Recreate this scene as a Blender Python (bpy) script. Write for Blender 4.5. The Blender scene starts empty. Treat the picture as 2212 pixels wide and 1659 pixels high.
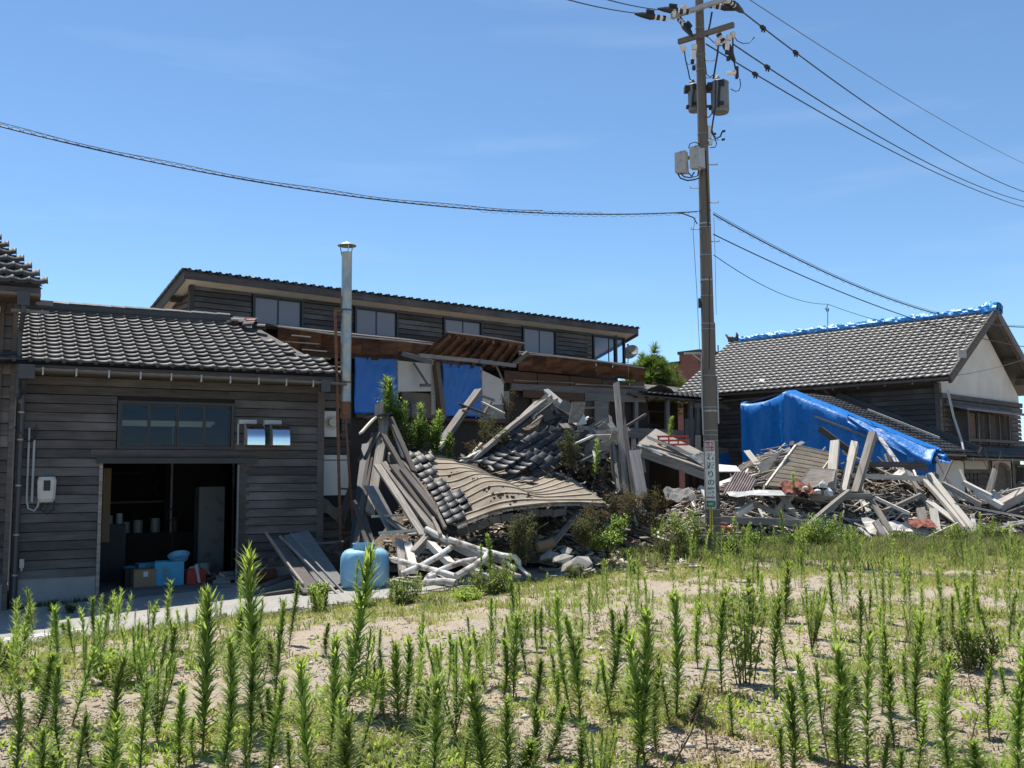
import bpy, math, random
import numpy as np
from mathutils import Vector, Matrix, noise
from math import radians as R, sin, cos, pi
rnd = random.Random(7)
S = bpy.context.scene
COL = S.collection

# ------------------------------------------------------------------ camera
PW, FPX, CU, CV, RHO = 2212.0, 2100.0, 1106.0, 829.5, .007
PITCH = math.atan((1028-CV)/FPX)
EYE = Vector((0, 0, 2.1))
cam = bpy.data.objects.new('camera', bpy.data.cameras.new('camera')); COL.objects.link(cam)
cam.data.sensor_width = 36; cam.data.lens = 36*FPX/PW
cam.data.clip_start = .1; cam.data.clip_end = 3000
_r = Vector((cos(RHO), sin(RHO)*sin(PITCH), -sin(RHO)*cos(PITCH)))
_u = Vector((sin(RHO), -cos(RHO)*sin(PITCH), cos(RHO)*cos(PITCH)))
_f = Vector((0, cos(PITCH), sin(PITCH)))
cam.matrix_world = Matrix(((_r.x, _u.x, -_f.x, EYE.x), (_r.y, _u.y, -_f.y, EYE.y), (_r.z, _u.z, -_f.z, EYE.z), (0, 0, 0, 1)))
S.camera = cam

# ------------------------------------------------------------------ sky and sun
SUN_EL, SUN_ROT = R(68.5), math.atan2(-.60, .80)
w = bpy.data.worlds.new('World'); S.world = w; w.use_nodes = True
nt = w.node_tree; nt.nodes.clear()
out = nt.nodes.new('ShaderNodeOutputWorld'); bg = nt.nodes.new('ShaderNodeBackground')
sky = nt.nodes.new('ShaderNodeTexSky'); sky.sky_type = 'NISHITA'; sky.sun_disc = False
sky.sun_elevation = SUN_EL; sky.sun_rotation = SUN_ROT
sky.air_density = .9; sky.dust_density = .0; sky.ozone_density = 3.5; sky.altitude = 900
bg.inputs['Strength'].default_value = .107
# thin cirrus in the lower sky
tc = nt.nodes.new('ShaderNodeTexCoord'); mp = nt.nodes.new('ShaderNodeMapping')
mp.inputs['Scale'].default_value = (1.2, 1.2, 9); mp.inputs['Rotation'].default_value = (0, .12, 0)
nz = nt.nodes.new('ShaderNodeTexNoise'); nz.inputs['Scale'].default_value = 2.6; nz.inputs['Detail'].default_value = 7
rp = nt.nodes.new('ShaderNodeMapRange'); rp.inputs[1].default_value = .56; rp.inputs[2].default_value = .85; rp.inputs[4].default_value = .12
mx = nt.nodes.new('ShaderNodeMix'); mx.data_type = 'RGBA'; mx.inputs['B'].default_value = (6.2, 7.0, 8.0, 1)
gm = nt.nodes.new('ShaderNodeMix'); gm.data_type = 'RGBA'; gm.blend_type = 'MULTIPLY'; gm.inputs['Factor'].default_value = 1
gm.inputs['B'].default_value = (.93, 1.06, 1.07, 1)
L = nt.links.new
L(tc.outputs['Generated'], mp.inputs[0]); L(mp.outputs[0], nz.inputs['Vector']); L(nz.outputs['Fac'], rp.inputs[0])
L(sky.outputs[0], gm.inputs['A']); L(gm.outputs['Result'], mx.inputs['A']); L(rp.outputs[0], mx.inputs['Factor'])
L(mx.outputs['Result'], bg.inputs[0]); L(bg.outputs[0], out.inputs[0])
sun = bpy.data.lights.new('sun', 'SUN'); sun.energy = 5.0; sun.angle = R(.53); sun.color = (1, .95, .87)
so = bpy.data.objects.new('sun', sun); COL.objects.link(so)
sd = Vector((sin(SUN_ROT)*cos(SUN_EL), cos(SUN_ROT)*cos(SUN_EL), sin(SUN_EL)))
so.rotation_euler = sd.to_track_quat('Z', 'Y').to_euler(); so.location = (0, 0, 40)
vs = S.view_settings; vs.view_transform = 'Standard'; vs.look = 'None'; vs.gamma = 1; vs.exposure = .58; vs.use_curve_mapping = False
S.cycles.max_bounces = 6; S.cycles.diffuse_bounces = 3; S.cycles.glossy_bounces = 3; S.cycles.transparent_max_bounces = 8
S.cycles.sample_clamp_indirect = 6

# ------------------------------------------------------------------ geometry helpers
def ray(u, v):
    r = (u-CU)/FPX; t = (CV-v)/FPX
    a = r*cos(RHO)+t*sin(RHO); b = t*cos(RHO)-r*sin(RHO)
    return Vector((a, cos(PITCH)-b*sin(PITCH), sin(PITCH)+b*cos(PITCH)))
def at(u, v, Y):
    d = ray(u, v); return EYE+d*(Y/d.y)
def atz(u, v, z):
    d = ray(u, v); return EYE+d*((z-EYE.z)/d.z)
class Fr:
    def __init__(s, ox, oy, deg, z=0):
        s.ang = R(deg); s.M = Matrix.Translation((ox, oy, z)) @ Matrix.Rotation(s.ang, 4, 'Z'); s.I = s.M.inverted()
        s.loc = (ox, oy, z)
    def _d(s, u, v): return s.I @ EYE, s.I.to_3x3() @ ray(u, v)
    def on(s, u, v, y=0.):
        o, d = s._d(u, v); return o+d*((y-o.y)/d.y)
    def onx(s, u, v, x=0.):
        o, d = s._d(u, v); return o+d*((x-o.x)/d.x)
    def w(s, x, y, z): return s.M @ Vector((x, y, z))
A = Fr(-8.17, 16.1, 28)
B = Fr(-8.27, 24.5, 39)
Cf = Fr(13.51, 30.7, 44.5)

def smooth(a, b, x):
    t = min(1, max(0, (x-a)/(b-a))); return t*t*(3-2*t)
HEAPS = [(7.3, 25.9, 2.3, 1.7, 1.3), (9.6, 25.6, 1.85, 1.6, 1.2), (12.2, 25.0, .95, 2.4, 1.1), (5.2, 25.0, 1.2, 1.4, 1.3), (.75, 21.8, 2.9, .75, .55), (2.0, 21.7, 2.2, .7, .6), (-.9, 21.6, 2.0, .8, .6),
         (3.0, 22.6, .55, 1.5, 1.2), (.9, 20.9, 1.35, 1.2, .9), (-1.5, 20.6, 1.9, .9, .7), (-.2, 18.6, .55, 1.3, .8), (14.5, 25.6, .8, 1.2, .9)]
def heap(x, y):
    h = 0
    for cx, cy, a, sx, sy in HEAPS:
        h = max(h, a*math.exp(-((x-cx)/sx)**2*.6-((y-cy)/sy)**2*.6))
    return h
def road_z(s): return max(-.05, min(.5, .052*s))
def base_z(x, y):
    l = A.I @ Vector((x, y, 0)); zr = road_z(l.x)
    return zr+(.5-zr)*smooth(-4.2, -8.5, l.y)
def gz(x, y):
    l = A.I @ Vector((x, y, 0))
    z = base_z(x, y)
    n = noise.noise(Vector((x*.5, y*.5, 0)))*.05+noise.noise(Vector((x*1.7, y*1.7, 3)))*.018
    k = smooth(-3.9, -4.6, l.y) if l.x < 9.5 else 1
    if y > 30: k = 0
    return z+n*k+(.03*k)
def px_on_ground(u, v):
    z = .5
    for _ in range(6):
        p = atz(u, v, z); z = gz(p.x, p.y)
    return p
def link(name, data, parent=None, mtx=None):
    o = bpy.data.objects.new(name, data); COL.objects.link(o)
    if parent is not None: o.parent = parent
    if mtx is not None: o.matrix_local = mtx
    return o
def tag(o, label=None, cat=None, group=None, kind=None):
    if label: o['label'] = label
    if cat: o['category'] = cat
    if group: o['group'] = group
    if kind: o['kind'] = kind
    return o
def thing(name, label, cat, loc=(0, 0, 0), rz=0, group=None):
    o = bpy.data.objects.new(name, None); COL.objects.link(o); o.empty_display_size = .2
    o.location = loc; o.rotation_euler = (0, 0, rz)
    return tag(o, label, cat, group)
class MB:
    def __init__(s): s.v = []; s.f = []; s.m = []
    def add(s, vs, fs, mi=0):
        n = len(s.v); s.v += [tuple(p) for p in vs]; s.f += [tuple(i+n for i in f) for f in fs]; s.m += [mi]*len(fs); return s
    def box(s, a, b, mi=0, M=None):
        x0, y0, z0 = a; x1, y1, z1 = b
        vs = [Vector(p) for p in ((x0, y0, z0), (x1, y0, z0), (x1, y1, z0), (x0, y1, z0), (x0, y0, z1), (x1, y0, z1), (x1, y1, z1), (x0, y1, z1))]
        if M is not None: vs = [M @ p for p in vs]
        return s.add(vs, [(0, 3, 2, 1), (4, 5, 6, 7), (0, 1, 5, 4), (1, 2, 6, 5), (2, 3, 7, 6), (3, 0, 4, 7)], mi)
    def beam(s, p, q, w, h, mi=0, up=(0, 0, 1)):
        p, q = Vector(p), Vector(q); return s.box((0, -w/2, -h/2), ((q-p).length, w/2, h/2), mi, frame(p, q, up))
    def tube(s, pts, r, n=8, mi=0, cap=True):
        pts = [Vector(p) for p in pts]; rs = r if isinstance(r, (list, tuple)) else [r]*len(pts)
        vs = []; prev = None
        for i, p in enumerate(pts):
            d = (pts[min(i+1, len(pts)-1)]-pts[max(i-1, 0)]).normalized()
            if prev is None: a = d.orthogonal().normalized()
            else: a = (prev-d*prev.dot(d)).normalized()
            prev = a; b = d.cross(a)
            vs += [p+(a*cos(2*pi*k/n)+b*sin(2*pi*k/n))*rs[i] for k in range(n)]
        fs = [(i*n+k, i*n+(k+1) % n, (i+1)*n+(k+1) % n, (i+1)*n+k) for i in range(len(pts)-1) for k in range(n)]
        if cap: fs += [tuple(range(n-1, -1, -1)), tuple((len(pts)-1)*n+k for k in range(n))]
        return s.add(vs, fs, mi)
    def lathe(s, prof, n=20, c=(0, 0, 0), mi=0):
        c = Vector(c)
        vs = [c+Vector((r*cos(2*pi*k/n), r*sin(2*pi*k/n), z)) for r, z in prof for k in range(n)]
        fs = [(i*n+k, i*n+(k+1) % n, (i+1)*n+(k+1) % n, (i+1)*n+k) for i in range(len(prof)-1) for k in range(n)]
        return s.add(vs, fs, mi)
    def grid(s, P, mi=0, thick=0):
        n, m = len(P), len(P[0])
        vs = [Vector(p) for row in P for p in row]
        fs = [(i*m+j, i*m+j+1, (i+1)*m+j+1, (i+1)*m+j) for i in range(n-1) for j in range(m-1)]
        if thick:
            lo = []
            for i in range(n):
                for j in range(m):
                    a = Vector(P[min(i+1, n-1)][j])-Vector(P[max(i-1, 0)][j]); b = Vector(P[i][min(j+1, m-1)])-Vector(P[i][max(j-1, 0)])
                    lo.append(Vector(P[i][j])-a.cross(b).normalized()*thick)
            N = n*m; fs += [(f[3]+N, f[2]+N, f[1]+N, f[0]+N) for f in fs]
            edge = [(0, j) for j in range(m)]+[(i, m-1) for i in range(1, n)]+[(n-1, j) for j in range(m-2, -1, -1)]+[(i, 0) for i in range(n-2, 0, -1)]
            idx = [i*m+j for i, j in edge]
            fs += [(idx[k], idx[(k+1) % len(idx)], idx[(k+1) % len(idx)]+N, idx[k]+N) for k in range(len(idx))]
            vs += lo
        return s.add(vs, fs, mi)
    def mesh(s, name, mats, sm=False):
        me = bpy.data.meshes.new(name); me.from_pydata(s.v, [], s.f)
        for m in (mats if isinstance(mats, (list, tuple)) else [mats]): me.materials.append(m)
        if len(set(s.m)) > 1: me.polygons.foreach_set('material_index', s.m)
        if sm: me.polygons.foreach_set('use_smooth', [True]*len(s.f))
        me.update(); return me
    def obj(s, name, mats, parent=None, mtx=None, sm=False): return link(name, s.mesh(name, mats, sm), parent, mtx)
def frame(p, q, up=(0, 0, 1)):
    p, q = Vector(p), Vector(q); x = (q-p).normalized(); up = Vector(up)
    if abs(x.dot(up)) > .98: up = Vector((0, 1, 0))
    y = up.cross(x).normalized(); z = x.cross(y)
    return Matrix(((x.x, y.x, z.x, p.x), (x.y, y.y, z.y, p.y), (x.z, y.z, z.z, p.z), (0, 0, 0, 1)))
def box(name, a, b, m, parent=None): 
    c = (Vector(a)+Vector(b))/2
    return MB().box(Vector(a)-c, Vector(b)-c).obj(name, m, parent, Matrix.Translation(c))
def sag(a, b, s, n=24):
    a, b = Vector(a), Vector(b)
    return [a.lerp(b, i/n)-Vector((0, 0, 4*s*(i/n)*(1-i/n))) for i in range(n+1)]
def npmesh(name, V, Fq, mats, k=4, sm=False, mi=None):
    me = bpy.data.meshes.new(name); n = len(Fq)
    me.vertices.add(len(V)); me.vertices.foreach_set('co', np.asarray(V, np.float32).ravel())
    me.loops.add(n*k); me.loops.foreach_set('vertex_index', np.asarray(Fq, np.int32).ravel())
    me.polygons.add(n); me.polygons.foreach_set('loop_start', np.arange(0, n*k, k, dtype=np.int32))
    me.polygons.foreach_set('loop_total', np.full(n, k, np.int32))
    for m in (mats if isinstance(mats, (list, tuple)) else [mats]): me.materials.append(m)
    if mi is not None: me.polygons.foreach_set('material_index', np.asarray(mi, np.int32))
    if sm: me.polygons.foreach_set('use_smooth', np.ones(n, bool))
    me.update(calc_edges=True); me.validate(); return me

# ------------------------------------------------------------------ materials
def mat(name, c1, c2=None, sc=(1, 1, 1), freq=6, rough=.8, bump=.0, bdist=.01, rv=.0, metal=0, spec=.5, detail=5, c3=None, f3=1.5, t3=(.55, .7), trans=None, coord='Object', brick=None, coat=0, rr=None, emis=None):
    m = bpy.data.materials.new(name); m.use_nodes = True; t = m.node_tree; N = t.nodes; l = t.links.new
    b = N['Principled BSDF']; b.inputs['Roughness'].default_value = rough; b.inputs['Metallic'].default_value = metal
    b.inputs['Specular IOR Level'].default_value = spec
    if coat: b.inputs['Coat Weight'].default_value = coat
    tc = N.new('ShaderNodeTexCoord'); oi = N.new('ShaderNodeObjectInfo')
    ad = N.new('ShaderNodeVectorMath'); ad.operation = 'ADD'
    ms = N.new('ShaderNodeMath'); ms.operation = 'MULTIPLY'; ms.inputs[1].default_value = 37.
    l(oi.outputs['Random'], ms.inputs[0]); l(tc.outputs[coord], ad.inputs[0])
    if rv: l(ms.outputs[0], ad.inputs[1])
    mp = N.new('ShaderNodeMapping'); mp.inputs['Scale'].default_value = sc; l(ad.outputs[0], mp.inputs[0])
    nz = N.new('ShaderNodeTexNoise'); nz.inputs['Scale'].default_value = freq; nz.inputs['Detail'].default_value = detail; nz.inputs['Roughness'].default_value = .65
    l(mp.outputs[0], nz.inputs['Vector'])
    cr = N.new('ShaderNodeMapRange'); cr.inputs[1].default_value = .3; cr.inputs[2].default_value = .7; l(nz.outputs['Fac'], cr.inputs[0])
    mx = N.new('ShaderNodeMix'); mx.data_type = 'RGBA'; c2 = c2 or c1
    mx.inputs['A'].default_value = (*c1, 1); mx.inputs['B'].default_value = (*c2, 1); l(cr.outputs[0], mx.inputs['Factor'])
    col = mx.outputs['Result']
    if brick:
        bt = N.new('ShaderNodeTexBrick'); bt.inputs['Scale'].default_value = brick; bt.inputs['Mortar'].default_value = (.16, .09, .07, 1)
        bt.inputs['Color1'].default_value = (*c1, 1); bt.inputs['Color2'].default_value = (*c2, 1); bt.inputs['Mortar Size'].default_value = .03
        bm_p = N.new('ShaderNodeMapping'); bm_p.inputs['Rotation'].default_value = (pi/2, 0, 0); l(tc.outputs['Object'], bm_p.inputs[0]); l(bm_p.outputs[0], bt.inputs['Vector']); col = bt.outputs['Color']
    if c3:
        n3 = N.new('ShaderNodeTexNoise'); n3.inputs['Scale'].default_value = f3; n3.inputs['Detail'].default_value = 6; l(ad.outputs[0], n3.inputs['Vector'])
        r3 = N.new('ShaderNodeMapRange'); r3.inputs[1].default_value = t3[0]; r3.inputs[2].default_value = t3[1]; l(n3.outputs['Fac'], r3.inputs[0])
        m3 = N.new('ShaderNodeMix'); m3.data_type = 'RGBA'; m3.inputs['B'].default_value = (*c3, 1); l(col, m3.inputs['A']); l(r3.outputs[0], m3.inputs['Factor']); col = m3.outputs['Result']
    if rv:
        hs = N.new('ShaderNodeHueSaturation'); mr = N.new('ShaderNodeMapRange'); mr.inputs[3].default_value = 1-rv; mr.inputs[4].default_value = 1+rv
        l(oi.outputs['Random'], mr.inputs[0]); l(mr.outputs[0], hs.inputs['Value']); l(col, hs.inputs['Color']); col = hs.outputs['Color']
    l(col, b.inputs['Base Color'])
    if rr:
        q = N.new('ShaderNodeMapRange'); q.inputs[3].default_value = rr[0]; q.inputs[4].default_value = rr[1]; l(nz.outputs['Fac'], q.inputs[0]); l(q.outputs[0], b.inputs['Roughness'])
    if bump:
        bp = N.new('ShaderNodeBump'); bp.inputs['Strength'].default_value = bump; bp.inputs['Distance'].default_value = bdist
        l(nz.outputs['Fac'], bp.inputs['Height']); l(bp.outputs[0], b.inputs['Normal'])
    if trans:
        tr = N.new('ShaderNodeBsdfTranslucent'); tr.inputs[0].default_value = (*trans, 1); sh = N.new('ShaderNodeMixShader'); sh.inputs[0].default_value = .5
        if rv:
            h2 = N.new('ShaderNodeHueSaturation'); l(mr.outputs[0], h2.inputs['Value']); h2.inputs['Color'].default_value = (*trans, 1); l(h2.outputs[0], tr.inputs[0])
        l(b.outputs[0], sh.inputs[1]); l(tr.outputs[0], sh.inputs[2]); l(sh.outputs[0], N['Material Output'].inputs[0])
    return m
GR = (1, 12, 12)   # grain along local x
M = {}
M['wall_wood'] = mat('weathered dark siding', (.105, .089, .080), (.046, .040, .037), GR, 2.2, .8, .5, .006, .36, c3=(.16, .148, .14), f3=.9, t3=(.5, .8))
M['brown_wood'] = mat('brown old wood', (.10, .055, .035), (.045, .026, .018), GR, 2.0, .8, .5, .006, .3)
M['red_ply'] = mat('stained bare plywood', (.27, .155, .095), (.14, .075, .05), (1, 3, 3), 1.6, .85, .2, .004, .2, c3=(.07, .035, .028), f3=1.3, t3=(.45, .62))
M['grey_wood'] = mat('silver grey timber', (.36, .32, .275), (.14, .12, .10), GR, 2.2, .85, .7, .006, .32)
M['pale_wood'] = mat('pale sun bleached timber', (.68, .63, .54), (.44, .39, .32), GR, 2.0, .85, .5, .005, .18)
M['dark_timber'] = mat('dark aged timber', (.13, .11, .095), (.06, .05, .045), GR, 2.0, .85, .6, .006, .35)
M['blue_grey_wood'] = mat('bluish grey timber frame', (.21, .205, .20), (.12, .115, .115), GR, 2, .85, .4, .005, .15)  # cooler and darker grey than the silver timber
M['tan_ply'] = mat('sun bleached roof sheathing', (.29, .24, .18), (.21, .175, .13), (1, 1, 1), 5, .9, .3, .006, 0, c3=(.16, .12, .09), f3=2.2, t3=(.45, .75))
M['batten'] = mat('roof batten wood', (.52, .43, .31), (.34, .27, .20), (1, 6, 6), 3, .9, .2, .004, .1)
M['tile_black'] = mat('black glazed roof tile', (.048, .047, .047), (.075, .072, .070), (1, 1, 1), 9, .33, .12, .003, .4, spec=.42, rr=(.50, .68))
M['tile_dark'] = mat('dark glazed tile of fallen roof', (.022, .023, .027), (.036, .037, .040), (1, 1, 1), 9, .3, .12, .003, .3, spec=.4, rr=(.42, .62), c3=(.035, .032, .03), f3=6, t3=(.6, .8))
M['tile_grey'] = mat('grey brown roof tile', (.088, .083, .076), (.062, .058, .054), (1, 1, 1), 7, .5, .1, .003, .28, spec=.6, rr=(.4, .62))
M['soffit'] = mat('off white soffit board', (.74, .70, .62), (.64, .61, .54), freq=2, rough=.9)
M['plaster'] = mat('white plaster', (.62, .60, .55), (.52, .50, .455), freq=1.2, rough=.95, bump=.1, c3=(.44, .42, .38), f3=.7)
M['panel_white'] = mat('white wall board', (.66, .65, .62), (.56, .55, .52), freq=2, rough=.8, rv=.06)
M['panel_tan'] = mat('tan wall board', (.20, .155, .115), (.155, .12, .09), freq=2, rough=.9)
M['trim'] = mat('dark window metal', (.018, .018, .022), (.028, .028, .03), freq=5, rough=.45, spec=.5)
M['foundation'] = mat('stained concrete foundation', (.30, .295, .28), (.21, .21, .205), (1, 1, 1), 2, .95, .3, .01, c3=(.15, .15, .145), f3=1.2)
M['concrete'] = mat('grey brown concrete', (.165, .142, .12), (.12, .102, .086), (3, 3, .4), 4, .9, .25, .01, .05)
M['galv'] = mat('galvanised steel', (.42, .45, .45), (.27, .30, .30), (1, 1, .6), 7, .5, .1, .002, metal=.75, c3=(.16, .09, .05), f3=2.1, t3=(.62, .78))
M['rust'] = mat('rusty steel', (.20, .095, .05), (.09, .045, .03), freq=14, rough=.9, bump=.3, bdist=.003, rv=.1)
M['orange_rust'] = mat('orange brown torn sheet', (.24, .07, .035), (.13, .035, .02), freq=6, rough=.75, bump=.2)
M['mirror'] = mat('polished stainless steel', (.72, .73, .74), (.66, .67, .68), freq=1.5, rough=.12, metal=1)
M['steel_dull'] = mat('dull pale steel', (.45, .45, .44), (.34, .34, .33), freq=8, rough=.55, metal=.3)
M['tarp'] = mat('blue plastic tarp', (.004, .135, .50), (.006, .17, .60), (1, 1, 1), 3, .42, .25, .02, .0, spec=.6)
M['tarp_wing'] = mat('deep blue plastic tarp', (.003, .135, .44), (.006, .17, .52), (1, 1, 1), 7, .30, .7, .03, spec=.5, rr=(.32, .55))  # slightly deeper blue for the tarps on the tiled wing
M['tarp_ridge'] = mat('crinkled blue tarp with painted sunlight', (.02, .26, .70), (.05, .36, .80), (1, 1, 1), 9, .32, .8, .04, spec=1.0, rr=(.2, .5))  # base colour raised so the ridge's sunlit brightness is painted in
M['tank'] = mat('faded light blue plastic', (.17, .38, .54), (.23, .44, .58), (1, 1, 1), 3, .5, .05, .004, spec=.4, c3=(.30, .50, .62), f3=2)
M['white_pvc'] = mat('weathered white painted pipe', (.66, .64, .60), (.46, .43, .39), (1, 1, 1), 9, .8, .4, .006, .12, c3=(.20, .16, .13), f3=8, t3=(.50, .62))
M['gutter'] = mat('brown grey gutter', (.13, .115, .105), (.10, .09, .082), freq=4, rough=.5)
M['pvc_dark'] = mat('dark downpipe plastic', (.055, .055, .062), (.04, .04, .046), freq=4, rough=.45)
M['pvc_grey'] = mat('light grey conduit plastic', (.34, .36, .37), (.28, .30, .31), freq=4, rough=.5)
M['meter'] = mat('beige meter plastic', (.50, .48, .42), (.44, .42, .37), freq=4, rough=.5, rv=.1)
M['wire'] = mat('black cable rubber', (.012, .013, .018), (.02, .02, .025), freq=4, rough=.6)
M['wire_grey'] = mat('grey steel messenger wire', (.10, .10, .11), (.08, .08, .09), freq=4, rough=.6)
M['porcelain'] = mat('white porcelain', (.70, .68, .64), (.6, .58, .55), freq=4, rough=.25)
M['transformer'] = mat('grey transformer paint', (.17, .18, .185), (.14, .15, .155), freq=3, rough=.5, c3=(.10, .09, .08), f3=5)
M['box_metal'] = mat('stained pale metal box', (.42, .41, .38), (.33, .32, .30), freq=6, rough=.6, c3=(.13, .09, .07), f3=5, t3=(.55, .66))
M['mud'] = mat('crumbled mud wall and soil', (.20, .15, .105), (.075, .057, .042), (1, 1, 1), 9, .97, 1.0, .05, c3=(.30, .26, .21), f3=14, t3=(.55, .66))
M['felt'] = mat('grey torn roofing felt', (.21, .20, .185), (.13, .125, .12), freq=5, rough=.95, bump=.6, bdist=.03, rv=.15)
M['mortar'] = mat('pale mortar rubble', (.58, .55, .50), (.40, .37, .33), freq=8, rough=.95, bump=.5, rv=.2)
M['red_brick'] = mat('red brick block', (.40, .13, .075), (.28, .09, .055), freq=8, rough=.9, bump=.3, rv=.15)
M['far_brick'] = mat('brown red facing brick', (.20, .072, .055), (.15, .055, .042), freq=1, rough=.9, brick=2.2)
M['asphalt'] = mat('old pale road concrete', (.33, .315, .285), (.235, .225, .205), (1, 1, 1), 1.3, .95, .15, .01, detail=8, c3=(.42, .40, .36), f3=26, t3=(.52, .72))
M['kerb'] = mat('kerb concrete', (.33, .31, .28), (.22, .21, .19), freq=5, rough=.95, bump=.4, rv=.15)
M['paint'] = mat('worn white road paint', (.66, .66, .63), (.45, .44, .41), freq=9, rough=.8)
M['leaf'] = mat('horseweed leaf', (.16, .24, .05), (.22, .29, .08), freq=3, rough=.55, rv=.3, trans=(.46, .58, .10), spec=.35)
M['leaf_young'] = mat('young yellow green leaf', (.17, .25, .045), (.23, .29, .07), freq=3, rough=.55, rv=.3, trans=(.40, .52, .07), spec=.35)
M['leaf_dark'] = mat('dark green leaf', (.045, .095, .02), (.07, .125, .03), freq=3, rough=.6, rv=.2, trans=(.07, .15, .016), spec=.3)
M['leaf_olive'] = mat('dusty olive leaf', (.085, .10, .042), (.12, .125, .06), freq=3, rough=.7, rv=.2, trans=(.14, .16, .05), spec=.2)
M['leaf_dry'] = mat('dry brown leaf', (.15, .10, .06), (.09, .06, .04), freq=3, rough=.8, rv=.3, trans=(.16, .10, .05), spec=.2)
M['cover'] = mat('low ground weed', (.17, .22, .06), (.26, .27, .09), freq=.5, rough=.7, trans=(.30, .36, .08), spec=.2)
M['straw'] = mat('dead grass straw', (.34, .27, .16), (.24, .19, .12), freq=1, rough=.9, trans=(.2, .16, .09), spec=.1)
M['stem'] = mat('weed stem', (.10, .13, .035), (.08, .09, .03), freq=5, rough=.7)
M['stem_dry'] = mat('dry stem', (.16, .11, .07), (.10, .07, .045), freq=5, rough=.8)
M['grass_y'] = mat('yellow green grass blade', (.33, .33, .11), (.43, .38, .16), freq=.35, rough=.7, trans=(.40, .42, .11), spec=.2, c3=(.15, .19, .05), f3=.8)
M['stone'] = mat('field stone', (.30, .27, .24), (.18, .165, .15), freq=3, rough=.9, bump=.2, c3=(.5, .47, .43), f3=1.7, t3=(.6, .66), coord='Generated')
M['chip'] = mat('wood chips and plaster bits', (.34, .29, .24), (.12, .095, .075), freq=2.5, rough=.95, c3=(.62, .58, .52), f3=3.3, t3=(.54, .6))
M['cardboard'] = mat('brown cardboard', (.30, .20, .12), (.25, .165, .10), freq=3, rough=.9)
M['blue_plastic'] = mat('light blue plastic crate', (.05, .33, .50), (.04, .28, .44), freq=3, rough=.5)
M['red_plastic'] = mat('red plastic', (.42, .05, .03), (.35, .04, .03), freq=3, rough=.5)
M['black'] = mat('near black rubber', (.012, .012, .014), (.02, .02, .022), freq=3, rough=.6)
M['copper'] = mat('rusted drum', (.26, .09, .05), (.15, .06, .04), freq=6, rough=.6, metal=.3)
M['floor'] = mat('dusty concrete floor', (.15, .147, .14), (.10, .098, .094), freq=3, rough=.95)
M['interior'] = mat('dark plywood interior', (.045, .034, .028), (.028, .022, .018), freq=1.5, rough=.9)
M['sign_white'] = mat('sign white enamel', (.70, .71, .66), (.66, .67, .62), freq=2, rough=.4)
M['sign_red'] = mat('sign dark red', (.33, .02, .07), (.30, .02, .06), freq=2, rough=.4)
M['sign_green'] = mat('sign green', (.025, .17, .085), (.02, .14, .07), freq=2, rough=.4)
M['yellow'] = mat('yellow plastic strip', (.55, .40, .05), (.45, .33, .05), freq=3, rough=.5)
M['hill'] = mat('distant wooded hill', (.03, .055, .02), (.05, .08, .03), freq=.05, rough=1)
M['pine'] = mat('pine needle', (.045, .10, .02), (.085, .15, .03), freq=3, rough=.6, rv=.1, trans=(.16, .24, .03))
M['bark'] = mat('bark', (.10, .07, .05), (.06, .045, .035), freq=6, rough=.95, bump=.6)
def glass(name, base, rough=.03, spec=1.0, alpha=1.):
    m = bpy.data.materials.new(name); m.use_nodes = True; b = m.node_tree.nodes['Principled BSDF']
    b.inputs['Base Color'].default_value = (*base, 1); b.inputs['Roughness'].default_value = rough; b.inputs['Specular IOR Level'].default_value = spec
    if alpha < 1:
        N = m.node_tree.nodes; l = m.node_tree.links.new
        t = N.new('ShaderNodeBsdfTransparent'); t.inputs[0].default_value = (.85, .9, .92, 1); g = N.new('ShaderNodeBsdfGlossy'); g.inputs['Roughness'].default_value = .02
        g.inputs['Color'].default_value = (.62, .72, 1, 1)
        fr = N.new('ShaderNodeFresnel'); fr.inputs[0].default_value = 1.3; s = N.new('ShaderNodeMixShader'); l(fr.outputs[0], s.inputs[0]); l(t.outputs[0], s.inputs[1]); l(g.outputs[0], s.inputs[2])
        l(s.outputs[0], N['Material Output'].inputs[0])
    return m
M['glass'] = glass('clear window glass', (.01, .012, .015), .02, 1, .3)
M['glass_frost'] = glass('frosted window pane', (.20, .185, .205), .28, .6)

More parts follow.
